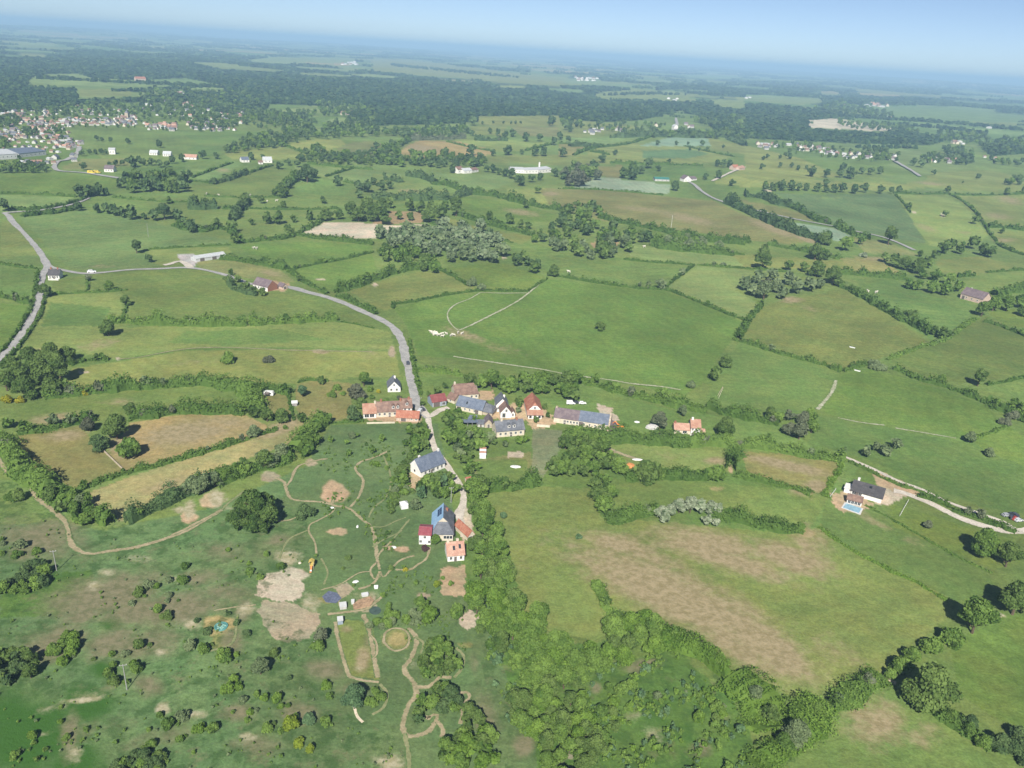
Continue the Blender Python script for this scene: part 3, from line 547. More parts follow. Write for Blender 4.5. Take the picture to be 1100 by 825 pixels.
AZ = np.r_[np.linspace(-180, -62, 40)[:-1], np.linspace(-62, 62, 1050), np.linspace(62, 180, 40)[1:-1]]
DEP = np.r_[np.linspace(88, 58, 12), np.arange(57, 6, -.095), np.arange(6, 1.2, -.05), np.arange(1.2, .26, -.02)]
RAD = CAMH / np.tan(np.radians(DEP)); RAD = np.r_[RAD[RAD < 40000], 40000]
AA, RR = np.meshgrid(np.radians(AZ), RAD)
X = RR * np.sin(AA); Y = RR * np.cos(AA); Z = hgt(X, Y)
X, Y, Z = X.ravel(), Y.ravel(), Z.ravel()
NV = len(X)
PX, PY, PD = proj(np.stack([X, Y, Z], -1))
front = PD > 5
PX = np.where(front, PX, -9999)

def worley(x, y, s, seed, warp=.3):
    r = np.random.default_rng(seed); T = 512
    jx = r.random((T, T)); jy = r.random((T, T)); val = r.random((T, T))
    x = x / s + warp * np.sin(y / s * 1.7); y = y / s + warp * np.sin(x * 1.3)
    ix = np.floor(x).astype(int); iy = np.floor(y).astype(int)
    best = np.full(x.shape, 1e9); bv = np.zeros(x.shape); sec = np.full(x.shape, 1e9)
    for a in (-1, 0, 1):
        for b in (-1, 0, 1):
            cx, cy = ix + a, iy + b
            d = np.hypot(cx + jx[cx % T, cy % T] - x, cy + jy[cx % T, cy % T] - y)
            m = d < best; sec = np.where(m, best, np.minimum(sec, d)); best = np.where(m, d, best); bv = np.where(m, val[cx % T, cy % T], bv)
    return bv, sec - best

R_ = np.hypot(X, Y)
col = np.empty((NV, 3))
v1, _ = worley(X, Y, 170, 3); v2, _ = worley(X * .55, Y, 900, 5)
pal = np.array([GR['g1'], GR['g3'], GR['pale'], GR['g2'], GR['g4'], GR['g1'], GR['g3'], GR['deep']])
near = pal[(v1 * 8).astype(int) % 8] * .35 + np.array(GR['g1']) * .65
palf = np.array([GR['wood'], GR['deep'], GR['g1'], GR['deep'], GR['pale'], GR['g3'], GR['wood'], GR['gold'], GR['g1'], GR['g3']])
far = palf[(v2 * 10).astype(int) % 10]
w = sstep(3000, 4200, R_)[:, None]
col[:] = near * (1 - w) + far * w
dry = np.zeros(NV); scrub = np.zeros(NV); bleach = np.zeros(NV); rank = np.zeros(NV)
for poly, sp, k in WOODS:
    m = inpoly(PX, PY, poly); col[m] = GR['wood']
WX = PX + 1.3 * np.sin(X * .55 + 2 * np.sin(Y * .43)) + .9 * np.sin(Y * 1.3 + X * .9); WY = PY + .8 * np.sin(Y * .5 + 2 * np.sin(X * .37)) + .5 * np.sin(X * 1.7)
ang = v1 * 3.1; rf_ = random.Random(61)
for poly, c in FIELDS:
    soft = c in ('sand', 'bare', 'yard', 'rank', 'deep', 'tan') and poly[0][1] > 350
    m = inpoly(WX, WY, poly) if soft else inpoly(PX, PY, poly); col[m] = np.array(GR[c]) * (1 if soft else rf_.uniform(.87, 1.13)) * np.array([1 if soft else rf_.uniform(.92, 1.10), 1, 1]); ang[m] = rf_.uniform(0, 3.14)
FU = X * np.cos(ang) + Y * np.sin(ang)
for cx, cy, rx, ry, c in SPOTS:
    a = np.arctan2((PY - cy) / ry, (PX - cx) / rx); q = np.hypot((PX - cx) / rx, (PY - cy) / ry) / (1 + .10 * np.sin(3 * a + cx) + .06 * np.sin(7 * a + cy))
    k = np.clip((1.12 - q) / .22, 0, 1)[:, None]; col[:] = col * (1 - k) + np.array(GR[c]) * k
for k, cx, cy, rx, ry, t, s in PATCH:
    m = (np.abs(PX - cx) < 3 * max(rx, ry)) & (np.abs(PY - cy) < 3 * max(rx, ry))
    dx = PX[m] - cx; dy = PY[m] - cy
    u = (dx * math.cos(t) + dy * math.sin(t)) / rx; v = (-dx * math.sin(t) + dy * math.cos(t)) / ry
    e = s * np.exp(-(u * u + v * v) * .9)
    A = {'d': dry, 'b': scrub, 'w': bleach, 'r': rank}[k]; A[m] = np.maximum(A[m], e)
# rough ground in the south-west
rough = np.clip(inpoly(PX, PY, [(-80,520),(30,515),(75,565),(230,560),(330,545),(330,600),(270,650),(350,690),(360,760),(440,800),(450,900),(-80,900)]) * 1., 0, 1)
rough = np.maximum(rough, .8 * inpoly(PX, PY, [(500,640),(640,690),(730,695),(860,780),(840,900),(560,900)]))
nA, nR = len(AZ), len(RAD)
I = np.arange(nR * nA).reshape(nR, nA)
a = I[:-1]; b = I[1:]
F = np.stack([a, np.roll(a, -1, 1), np.roll(b, -1, 1), b], -1).reshape(-1, 4)
V = np.stack([X, Y, Z], -1)
# close the disc under the camera
V = np.vstack([V, [[0, 0, float(hgt(0, 0))]]])
ex = lambda q: np.r_[q, q[0]]
col4 = np.c_[np.vstack([col, col[:1]]), np.ones(NV + 1)]
tri = [(int(I[0][i]), NV, int(I[0][(i + 1) % nA])) for i in range(nA)]
m, nt, N, L = nodes('land')
tc = N('ShaderNodeTexCoord'); P = tc.outputs['Object']
def att(n):
    a_ = N('ShaderNodeAttribute'); a_.attribute_name = n; return a_
base = att('base').outputs['Color']
nL = noise(nt, P, .012, 4, .6); nM = noise(nt, P, .06, 4, .62); nF = noise(nt, P, .34, 4, .7); nX = noise(nt, P, 1.1, 2, .6)
mp = N('ShaderNodeMapping'); mp.inputs['Scale'].default_value = (.05, .32, .1); mp.inputs['Rotation'].default_value = (0, 0, .55); L(P, mp.inputs[0])
nS = noise(nt, mp.outputs[0], 1.0, 4, .65)
c = mixc(nt, 1., base, maprange(nt, nL, .32, .68, .82, 1.16), 'MULTIPLY')
hs = mixc(nt, maprange(nt, nM, .36, .66, 0, .50), c, mixc(nt, 1., c, (1.42, 1.10, 1.15), 'MULTIPLY'))
c = mixc(nt, maprange(nt, nS, .42, .7, 0, .30), hs, mixc(nt, 1., hs, (.70, .86, .72), 'MULTIPLY'))
k = mathn(nt, 'MULTIPLY', maprange(nt, nF, .25, .75, .80, 1.2), maprange(nt, nX, .25, .75, .86, 1.14))
c = mixc(nt, 1., c, k, 'MULTIPLY')
# faint mowing swaths and wheel marks, each field in its own direction
fu = att('fu').outputs['Fac']
w1 = mathn(nt, 'SINE', mathn(nt, 'MULTIPLY', mathn(nt, 'ADD', fu, mathn(nt, 'MULTIPLY', nM, 5.)), .62))
w2 = mathn(nt, 'SINE', mathn(nt, 'MULTIPLY', mathn(nt, 'ADD', fu, mathn(nt, 'MULTIPLY', nL, 30.)), .13))
wm = mathn(nt, 'MULTIPLY', mathn(nt, 'MULTIPLY', att('mown').outputs['Fac'], maprange(nt, noise(nt, P, .02, 3), .42, .62, .25, 1.)), .055)
c = mixc(nt, 1., c, mathn(nt, 'MULTIPLY_ADD', mathn(nt, 'ADD', w1, w2), wm, 1.0), 'MULTIPLY')
# rough pasture: darker tussocks and dead stems
rg = att('rough').outputs['Fac']
tus = maprange(nt, noise(nt, P, .16, 5, .7), .47, .60)
c = mixc(nt, mathn(nt, 'MULTIPLY', mathn(nt, 'MULTIPLY', tus, rg), .62), c, (.030, .070, .016))
dead = maprange(nt, noise(nt, P, .11, 5, .75), .55, .70)
c = mixc(nt, mathn(nt, 'MULTIPLY', mathn(nt, 'MULTIPLY', dead, rg), .5), c, (.175, .150, .085))
def patch(name, colr, amp, s1):
    global c
    q = att(name).outputs['Fac']
    z = mathn(nt, 'ADD', q, mathn(nt, 'MULTIPLY', mathn(nt, 'SUBTRACT', noise(nt, P, s1, 5, .72), .5), amp))
    z = mathn(nt, 'MULTIPLY', maprange(nt, z, .22, .85), maprange(nt, q, .04, .2))
    c = mixc(nt, z, c, colr)
dryc = mixc(nt, maprange(nt, nF, .35, .65), (.205, .172, .086), (.305, .250, .145))
patch('rank', (.038, .100, .016), 1.0, .09)
patch('dry', dryc, 1.15, .16)
patch('scrub', mixc(nt, maprange(nt, nF, .35, .65), (.120, .124, .060), (.190, .172, .100)), 1.15, .10)
patch('bleach', mixc(nt, maprange(nt, nF, .35, .65), (.26, .24, .13), (.40, .36, .25)), 1.7, .13)
bs = N('ShaderNodeBsdfPrincipled'); L(c, bs.inputs['Base Color']); bs.inputs['Roughness'].default_value = .95; bs.inputs['Specular IOR Level'].default_value = .1
bp = N('ShaderNodeBump'); bp.inputs['Strength'].default_value = .55; bp.inputs['Distance'].default_value = .5
L(mathn(nt, 'MULTIPLY_ADD', nX, .5, nF), bp.inputs['Height']); L(bp.outputs[0], bs.inputs['Normal'])
L(bs.outputs[0], N('ShaderNodeOutputMaterial').inputs[0])
LAND = m
att_ = dict(dry=ex(dry), scrub=ex(scrub), bleach=ex(bleach), rank=ex(rank), rough=ex(rough), fu=ex(FU), mown=ex(1 - rough))
Fg = F[:, ::-1].copy()
me = mk('ground', V, Fg, [LAND], smooth=True, col=col4, attrs=att_, extra=[t[::-1] for t in tri])
ground = struct(ob('ground', me))
# ------------------------------------------------------------------ roads and paths
def ribmat(name, c1, c2, verge, keep):
    m, nt, N, L = nodes(name)
    tc = N('ShaderNodeTexCoord'); P = tc.outputs['Object']
    e = N('ShaderNodeAttribute'); e.attribute_name = 'edge'
    n1 = noise(nt, P, .22, 4, .65); n2 = noise(nt, P, 1.3, 3)
    c = mixc(nt, maprange(nt, n1, .35, .65), c1, c2)
    c = mixc(nt, 1., c, maprange(nt, n2, .3, .7, .85, 1.15), 'MULTIPLY')
    z = mathn(nt, 'ADD', e.outputs['Fac'], mathn(nt, 'MULTIPLY', mathn(nt, 'SUBTRACT', noise(nt, P, .45, 4, .7), .5), 1.9))
    c = mixc(nt, maprange(nt, z, keep, keep + .35), c, mixc(nt, 1., verge, maprange(nt, n2, .3, .7, .75, 1.2), 'MULTIPLY'))
    b = N('ShaderNodeBsdfPrincipled'); L(c, b.inputs['Base Color']); b.inputs['Roughness'].default_value = .92; b.inputs['Specular IOR Level'].default_value = .15
    L(b.outputs[0], N('ShaderNodeOutputMaterial').inputs[0]); return m
RM = dict(tarmac=ribmat('tarmac', (.255, .25, .24), (.34, .33, .31), (.12, .15, .05), 1.02),
          gravel=ribmat('gravel', (.40, .36, .30), (.52, .47, .40), (.12, .16, .05), .95),
          earth=ribmat('earth', (.235, .205, .115), (.33, .275, .17), (.100, .155, .055), .52),
          worn=ribmat('worn', (.17, .19, .085), (.22, .22, .11), (.085, .15, .045), .6),
          sandy=ribmat('sandy', (.50, .43, .30), (.58, .50, .38), (.10, .155, .045), .8),
          stone=ribmat('stone', (.26, .27, .16), (.40, .39, .29), (.11, .17, .042), .42))
def ribbon(name, pts, width, mat, i):
    A = G(np.array([p[0] for p in pts], float), np.array([p[1] for p in pts], float))
    d0 = np.linalg.norm(A - CAM, axis=1).mean()
    Q = smooth_line(A, max(1.2, d0 * .003))
    T = np.gradient(Q[:, :2], axis=0); T /= np.linalg.norm(T, axis=1)[:, None] + 1e-9
    Nn = np.stack([-T[:, 1], T[:, 0]], -1)
    r = np.random.default_rng(900 + i); n = len(Q)
    wl = width * .5 * (.98 + .12 * np.convolve(r.normal(0, 1, n + 6), np.ones(7) / 2.6, 'valid')[:n])
    cols = [-1, -.55, 0, .55, 1]; V = []; E = []
    for k_ in cols:
        xy = Q[:, :2] + Nn * (wl * k_)[:, None]; d = np.linalg.norm(np.c_[xy, np.zeros(n)] - CAM, axis=1)
        V.append(np.c_[xy, hgt(xy[:, 0], xy[:, 1]) + .05 + .004 * (i % 9) + d * d * 6e-7]); E.append(np.full(n, abs(k_)))
    V = np.stack(V, 1).reshape(-1, 3); E = np.stack(E, 1).ravel()
    J = np.arange(n * 5).reshape(n, 5)
    F = np.stack([J[:-1, :-1], J[:-1, 1:], J[1:, 1:], J[1:, :-1]], -1).reshape(-1, 4)[:, ::-1]
    return struct(ob(name, mk(name, V, F.copy(), [RM[mat]], attrs={'edge': E}, smooth=True)))
for i, (nm, pts, wd, mt) in enumerate(ROADS): ribbon(nm, pts, wd, mt, i)
# ------------------------------------------------------------------ hedges
# (points, width m, height m, kind, label or None)
TH = 'thin dark hedge between two green pastures in the middle distance'
HEDGES = [
 ([(-4,472),(14,492),(34,513),(58,528)],11,5.5,'mid','massive thick hedge bank left of the tan fields, its upper half'),([(58,528),(80,541),(102,554),(118,564)],12,5.5,'mid','massive thick hedge bank left of the tan fields, its lower half'),
 ([(228,520),(255,509),(285,500),(312,493)],9,5,'hedge','leafy hedge under the row of trees above the rough meadow'),([(316,492),(328,478),(338,464),(346,456)],11,6,'mid','thick bright hedge climbing steeply to the garden paddock corner'),
 ([(0,208.5),(40,209),(82,212)],2.4,1.6,'hedge',None),([(8,226),(45,224.5),(75,219.5),(97,211),(104,207)],3,2,'hedge',None),
 ([(24,233),(45,230.5),(60,229),(75,226.5),(87,223.5)],4.5,3.2,'hedge','dense dark hedge on the near side of the side road at the left edge'),
 ([(120,212),(150,215),(180,217),(205,217)],2,1.4,'hedge',None),([(155,268.5),(175,267.5),(205,265.5),(248,263.5)],2,1.3,'hedge',None),
 ([(0,284),(20,287),(42,289)],2.5,1.6,'hedge','low straight hedge running up to the road junction from the left edge'),
 ([(41,292),(38.5,310),(34,330),(22,351),(8,371),(-6,384)],2.2,1.4,'hedge','low hedge along the left verge of the curving road at the left edge'),
 ([(48.5,318),(45,335),(36,350),(24,368),(12,382),(2,392)],2.0,1.2,'hedge','low hedge along the right verge of the curving road at the left edge'),
 ([(0,319),(12,322),(22,325),(33,326)],5,3.4,'hedge','clumpy hedge beside the left edge, left of the curving road'),
 ([(52,317),(85,315),(115,313.5),(137,311.5)],2,1.3,'hedge','thin hedge in the pasture below the lane, right of the roadside house'),
 ([(95,298),(94,312)],1.6,1.2,'hedge',None),([(137,327),(132,341)],1.6,1.2,'hedge',None),
 ([(118,346),(140,347.5),(165,348.5),(200,349.5),(240,350),(265,349)],6,4.2,'mid','long leafy hedge across the left pasture, its left half'),
 ([(268,349),(300,347),(330,346),(362,344.5)],5.5,4,'mid','long leafy hedge across the left pasture, its right half'),
 ([(362,345),(385,349),(402,353)],1.6,1,'hedge',None),
 ([(203,224),(218,224.5),(233,224)],7,5,'dark',None),([(240,224.5),(265,226)],3.5,2.6,'hedge',None),([(266,217),(258,227),(249,239)],7,5,'dark',None),
 ([(185,243),(215,249),(238,246),(254,254),(258,262)],6,4.5,'hedge',None),([(262,260.5),(285,258.5),(305,256.5),(320,252),(334,244.5),(346,238.5)],4.5,3.2,'hedge','hedge curving round the left end of the pale ploughed field'),
 ([(220,211),(260,212.5),(300,212)],1.8,1.3,'hedge',None),([(268,224.5),(310,225.5),(365,224.5)],2,1.5,'hedge',None),
 ([(318,253),(345,257),(375,260),(401,263)],4.5,3.4,'hedge','bushy hedge along the near edge of the pale ploughed field'),
 ([(310,290.5),(340,284),(370,278.5),(401,271)],2.4,1.8,'hedge','thin straight hedge between the two bright pastures left of the silvery wood'),
 ([(236,279),(262,281),(285,285),(307,289.5)],6,4,'hedge','thick hedge behind the long white shed'),
 ([(308,290),(322,300),(338,309),(352,316)],3.5,2.2,'hedge','patchy hedge running down to the road behind the stone farmhouse'),
 ([(360,315),(376,310),(390,306),(405,300),(428,293),(455,289),(473,289)],6,4.6,'hedge','thick hedge climbing from the road to the silvery wood'),
 ([(362,318),(378,324),(395,332),(404,338)],4,2.4,'hedge','low roadside hedge above the bend of the road'),
 ([(246,302),(250,310),(262,315),(276,318)],4,3,'dark','garden hedge below the stone farmhouse beside the lane'),
 ([(207,191),(228,183),(250,175)],2.2,1.6,'hedge',None),([(204,194),(228,197.5)],2,1.6,'hedge',None),([(228,198),(245,194),(265,187)],6,4.5,'dark',None),([(265,187),(293,178)],2.4,1.8,'hedge',None),
 ([(330,176),(378,181),(400,182.5)],3,2,'hedge',None),([(380,181),(350,190)],2.5,2,'hedge',None),([(300,206),(310,199),(320,191)],7,5,'hedge',None),([(370,195.5),(386,199)],3,2,'hedge',None),
 ([(305,156),(330,166)],3,2,'hedge',None),([(405,167),(425,159),(440,151)],6,5,'hedge',None),([(440,151),(500,149)],8,6,'bare',None),([(480,152.5),(505,158.5),(530,163)],3,2,'hedge',None),([(565,162),(592,155.5)],4,3,'hedge',None),
 ([(510,151),(545,151.5)],9,6,'dark',None),([(612,157.5),(650,157.5)],8,5,'dark',None),
 ([(617,167),(640,159),(680,153.5),(700,147)],5,3,'hedge',None),([(655,175.5),(700,177),(755,178.5)],4,3,'hedge',None),([(634,163),(655,166.5)],4,3,'hedge',None),([(600,154.5),(640,155.5)],3,2,'hedge',None),([(735,157),(765,164),(790,169)],3,2,'hedge',None),
 ([(655,148),(700,147),(740,148),(780,148),(800,155)],12,8,'dark',None),([(783,150),(800,157)],12,8,'dark',None),
 ([(437,189),(455,192),(467,198)],8,6,'dark','stout row of trees and hedge between the green fields left of the white factory'),([(466,198),(482,200),(495,205),(512,208)],5,4,'hedge',None),
 ([(412,193),(422,193.5),(431,196)],8,6,'dark',None),([(500,208),(530,211),(550,216),(570,221),(602,226)],6,5,'hedge','thick hedge running right from the wooded corner below the white factory'),
 ([(400,214),(430,215),(460,215),(490,213),(506,208)],8,6,'dark',None),
 ([(490,231),(510,237),(530,243),(550,248),(576,254)],5.5,4,'hedge','hedge crossing behind the silvery wood, lower of the two'),
 ([(462,240),(490,247),(520,253),(550,261)],2.2,1.6,'hedge',None),
 ([(472,290),(488,298),(502,307)],2.5,2,'hedge','light hedge between two pastures in front of the silvery wood'),
 ([(422,332),(424,327.5),(446,324),(473,318.5),(502,314),(525,313),(567,313.5)],2.2,1.6,'hedge','clipped hedge round the top of the big green meadow'),([(567,313.5),(578,306),(588,299.5)],2,1.5,'hedge',None),
 ([(598,296.5),(625,301.5),(650,305.5),(690,310.5),(713,311.5),(735,318.5),(765,331),(782,338),(800,344)],2.4,1.8,'hedge','long thin hedge along the upper right side of the big green meadow'),
 ([(712,311),(730,297),(746,285)],2.2,1.6,'hedge',None),([(670,279),(700,282),(745,284.5)],2.2,1.6,'hedge',None),([(750,285),(775,287),(800,288.5),(850,293)],2.2,1.6,'hedge',None),
 ([(645,234),(665,239),(690,244),(720,251),(740,253),(760,259),(800,263)],6,4.5,'hedge','leafy hedge below the olive brown hillside pasture'),
 ([(700,264),(722,268.5),(745,270),(765,272),(787,274)],9,6,'hedge','thick belt of hedge above the pale green strip field'),
 ([(600,203),(640,204),(680,207),(712,210)],2.4,1.6,'hedge','dark hedge along the near edge of the blue green crop field'),
 ([(780,219),(800,227),(815,235),(835,244),(855,251),(880,259),(892,262)],9,7,'dark','tall dark hedgerow below the right hand country road'),
 ([(800,211),(815,212),(835,219),(851,223)],9,7,'dark','tall hedgerow along the upper side of the tan strip field'),([(850,223),(865,230),(876,237),(891,241)],6,4,'hedge',None),
 ([(897,244),(912,251),(932,258)],6,4,'hedge','hedge at the right end of the small blue green crop'),
 ([(780,256),(806,261)],6,4,'hedge',None),([(825,263),(852,268),(882,274),(903,278)],6,4.5,'hedge',None),([(780,272),(800,274)],3,2,'hedge',None),
 ([(903,308),(918,315),(934,325),(948,333)],5.5,4,'hedge','thick hedge down the right side of the olive green field, its upper half'),([(948,333),(964,342),(980,350),(1000,361)],5.5,4.2,'hedge','thick hedge down the right side of the olive green field, its lower half'),
 ([(893,293),(935,297),(976,301)],6,4.5,'hedge',None),([(785,287.5),(830,291)],2,1.5,'hedge',None),
 ([(1020,208.5),(1035,217),(1050,231),(1058,243),(1068,257),(1077,266),(1100,274.5)],2.4,1.8,'hedge','thin hedge curving down the right hand hillside'),([(1062,244),(1080,245),(1102,248)],5,3.5,'hedge',None),([(1020,209.5),(1060,210),(1102,208.5)],2.5,2,'hedge',None),([(960,208),(1018,208.5)],3,2.5,'hedge',None),
 ([(962,210),(973,222),(978,229)],2,1.4,'hedge',None),([(1028,298),(1047,296)],5,3.5,'hedge',None),([(1066,318),(1080,315.5),(1102,313)],7,5,'hedge',None),([(1060,293),(1080,291.5),(1102,290)],2,1.6,'hedge',None),
 ([(1057,346),(1075,351),(1102,362)],2.4,1.8,'hedge','thin hedge at the right edge below the stone barn'),([(1048,342),(1035,351),(1020,363),(998,371)],3.5,2,'mid','grassy hedge rising to the stone barn'),([(997,371),(975,378),(953,387)],3,1.6,'mid','light green hedge at the lower corner of the olive green field'),
 ([(905,399),(920,395),(931,391)],3.5,2.4,'hedge',None),([(789,366),(806,370),(830,378),(855,385),(880,391),(904,400)],3,2.2,'hedge','straight hedge along the lower side of the olive green field'),
 ([(792,365),(800,350),(808,340),(818,328)],4.5,3,'hedge','hedge down the left side of the olive green field'),
 ([(962,397),(975,402),(985,407)],4,2.8,'hedge',None),([(985,407),(1000,412),(1020,417),(1040,425),(1060,433)],3.4,2.4,'hedge','dark hedge descending to the right edge from the middle pastures, its upper half'),([(1060,433),(1080,443),(1103,454)],7,5,'hedge','dark hedge descending to the right edge from the middle pastures, its lower half'),
 ([(1060,414),(1085,409.5),(1103,405)],2,1.4,'hedge',None),([(1045,473),(1062,466),(1082,459)],2.5,1.2,'mid',None),
 ([(760,438),(775,443),(790,447),(810,451),(836,456)],7,5,'hedge','thick hedge between the stream and the red roofed cottage'),
 ([(618,408),(640,414),(662,421),(685,428),(710,433),(735,439),(758,443)],7,4.5,'mid','bushy hedge along the stony stream behind the long barn'),
 ([(446,398),(470,400),(498,404)],4,2.6,'mid','leafy hedge above the small paddock beside the road'),
 ([(440,366),(443,385),(447,405),(452,425)],2.6,1.8,'mid','grassy hedge along the right verge of the road into the hamlet'),
 ([(75,393),(90,388.5),(105,387),(117,386.5)],4,2.6,'hedge','short hedge trailing from the wood at the left edge'),
 ([(48,428),(70,425),(95,423),(120,420),(150,417)],7,5,'hedge','broad hedge below the yellow green pasture, its left half'),([(150,417),(185,413.5),(215,413.5),(240,415),(262,419)],7,5,'hedge','broad hedge below the yellow green pasture, its right half'),
 ([(268,417),(285,418),(300,421),(312,424)],4.5,3.2,'hedge','hedge behind the parked caravan'),
 ([(140,449),(165,448),(195,444),(230,442.5),(262,444.5)],6.5,4.8,'hedge','broad hedge along the top of the tan field'),
 ([(264,418),(269,428),(270,438),(267,446)],9,5,'mid','bright green hedge standing crosswise left of the caravan paddock'),
 ([(20,466),(40,463),(62,457)],5.5,3.4,'hedge','short thick hedge above the leftmost olive field'),([(68,459),(85,454),(102,450)],5,3.2,'hedge','short hedge beside the grey tree above the olive field'),
 ([(83,528),(110,517),(150,505),(195,493),(240,480),(266,472)],3.6,2.4,'hedge','neat straight hedge dividing the two tan fields'),([(280,468.5),(290,465),(298,463)],4,2.6,'hedge','short end of hedge beside the round bush in the tan field'),
 ([(310,425),(313,440),(316,452)],2,1.2,'hedge','thin hedge between the two paddocks by the caravan'),([(320,412),(328,409),(340,409),(352,410)],2.2,1.5,'hedge','thin clipped hedge at the back of the dry garden paddock'),
 ([(135,562),(152,555),(168,547),(186,538),(205,529),(228,519)],7,5,'dark','dark ragged hedge along the lower edge of the tan strip'),
 ([(502,527),(520,527.5),(545,525.5),(565,521),(577,518)],7,5,'hedge','tall dark hedge between the garden lawn and the olive field'),
 ([(355,455),(372,454),(390,453)],2,1.5,'hedge','low hedge in front of the long red roofed farmhouse'),
 ([(606,467),(640,472),(680,474),(715,476),(740,477)],8,5,'hedge','thick hedge in front of the long barn and cottage, left part'),([(740,478),(775,479),(805,481),(835,482)],8,4.8,'mid','thick hedge in front of the red roofed cottage, right part'),([(835,484),(860,488),(885,491),(906,495)],7,4.5,'mid','hedge ending at the stone bridge of the farm track'),
 ([(795,489),(789,498),(787,506)],7,5,'hedge','short thick hedge standing crosswise between two dry pastures'),
 ([(672,514),(690,514),(715,513),(740,513),(760,514)],6,3.6,'hedge','hedge along the lower edge of the small pasture with orange digger'),([(790,512),(812,517),(835,521),(855,525),(872,531)],4.5,2.2,'mid','low grassy hedge between the dry strip and the green pasture'),
 ([(650,558),(665,557),(685,553),(707,550)],7,4,'hedge','hedge left of the white blossoming trees'),([(762,551),(785,556),(810,562),(835,569),(862,572)],6.5,4,'hedge','straight reedy hedge right of the white blossoming trees'),
 ([(905,498),(900,508),(892,520),(886,534)],3.5,.8,'lime','grassy bank beside the bungalow garden'),
 ([(880,566),(905,585),(930,599),(955,612),(985,626),(1018,645)],2.6,.55,'lime','low grassy boundary between the dry field and the bright pasture'),
 ([(930,543),(955,556),(985,574),(1010,588),(1040,604),(1066,616)],1.5,.6,'mid','low straight hedge below the bungalow and its drive'),
 ([(912,496),(935,507),(960,519),(992,529)],2.0,1.2,'hedge','clipped hedge along the narrow track above the bungalow'),
 ([(985,533),(1000,537),(1020,545)],4,2.2,'hedge','bushy hedge between the two tracks, left length'),([(1024,548),(1040,553),(1066,562),(1090,573)],4,2.0,'hedge','bushy hedge between the two tracks, right length'),
 ([(948,728),(930,738),(910,749),(890,760)],7,3.4,'mid','broad grassy hedge along the foot of the dry field, upper part'),([(884,764),(868,780),(850,797),(832,814),(815,830)],10,4.4,'lime','broad bright hedge at the bottom edge, beside the round pale tree'),
 ([(992,756),(1010,768),(1028,782),(1045,796),(1060,808)],5,2.6,'hedge','ragged hedge running to the bottom right corner'),
 ([(640,630),(645,643),(654,656),(664,668)],5,2.2,'mid','narrow hedge pointing up into the dry field from the thicket'),
 ([(700,672),(722,684),(745,698),(765,712),(785,730)],11,4,'lime','broad bright green hedge along the lower edge of the dry field, upper half'),([(785,732),(805,748),(825,768),(835,790)],11,4,'lime','broad bright green hedge along the lower edge of the dry field, lower half'),
]
def hedge_geo(pts, w, h, i):
    A = G(np.array([p[0] for p in pts], float), np.array([p[1] for p in pts], float))
    d = np.linalg.norm(A - CAM, axis=1).mean()
    if d > 950: w *= 1.35; h *= 1.5
    elif d > 560: w *= 1.15; h *= 1.25
    leaf = max(.42, .0017 * d)
    Q = smooth_line(A, max(.8, w * .22, leaf * .7)); n = len(Q)
    r = np.random.default_rng(3000 + i)
    def wob(a, k):
        q = r.normal(0, 1, n + 2 * k); q = np.convolve(q, np.hanning(2 * k + 1), 'valid'); return a * q / (q.std() + 1e-9) if n > 4 else q * 0
    hh = h * np.clip(1 + wob(.30, 5)[:n] + wob(.16, 2)[:n], .28, 1.9); ww = w * .5 * np.clip(1 + wob(.26, 5)[:n] + wob(.12, 2)[:n], .4, 1.8)
    off = wob(w * .08, 5)[:n]
    T = np.gradient(Q[:, :2], axis=0); T /= np.linalg.norm(T, axis=1)[:, None] + 1e-9; Nn = np.stack([-T[:, 1], T[:, 0]], -1)
    Q[:, :2] += Nn * off[:, None]; Q[:, 2] = hgt(Q[:, 0], Q[:, 1])
    # solid heart
    K = 7; an = np.linspace(0, math.pi, K); V = []
    for q in an:
        rad = .78 * (1 + r.normal(0, .10, n))
        V.append(np.c_[Q[:, :2] + Nn * (ww * np.cos(q) * rad)[:, None], Q[:, 2] - .15 + hh * rad * abs(math.sin(q)) ** .7])
    V = np.stack(V, 1).reshape(-1, 3); J = np.arange(n * K).reshape(n, K)
    F = np.stack([J[:-1, :-1], J[1:, :-1], J[1:, 1:], J[:-1, 1:]], -1).reshape(-1, 4)
    tb = np.clip(.40 + r.normal(0, .08, len(F)), 0, 1)
    length = np.linalg.norm(np.diff(Q[:, :2], axis=0), axis=1).sum()
    m = int(min(48000, 1.15 * length * (w + 2 * h) * .85 / leaf ** 2))
    k = r.integers(0, n, m); q = np.arccos(r.uniform(-1, 1, m)); rad = 1 + r.normal(0, .12 if w < 8 else .06, m)
    P = np.c_[Q[k, :2] + Nn[k] * (ww[k] * np.cos(q) * rad)[:, None] + T[k] * r.uniform(-.5, .5, m)[:, None] * min(w, 5) * .4, Q[k, 2] + hh[k] * rad * np.sin(q) ** .75]
    D = np.c_[Nn[k] * np.cos(q)[:, None], np.sin(q)]
    # ends rounded off
    e = np.minimum(k, n - 1 - k) / max(1., n * .5); P[:, 2] = Q[k, 2] + (P[:, 2] - Q[k, 2]) * np.clip(.55 + e * 6, 0, 1)
    lv, lf = leaves(P, D, leaf * r.uniform(.6, 1.3, m), .7, r)
    clump = np.sin(k * .9 + r.uniform(0, 6)) * .10 + wob(.13, 3)[:n][k]
    t = np.clip(.5 + clump + r.normal(0, .16, m), 0, 1)
    return np.vstack([V, lv]), np.vstack([F, lf + len(V)]), np.r_[tb, t], A
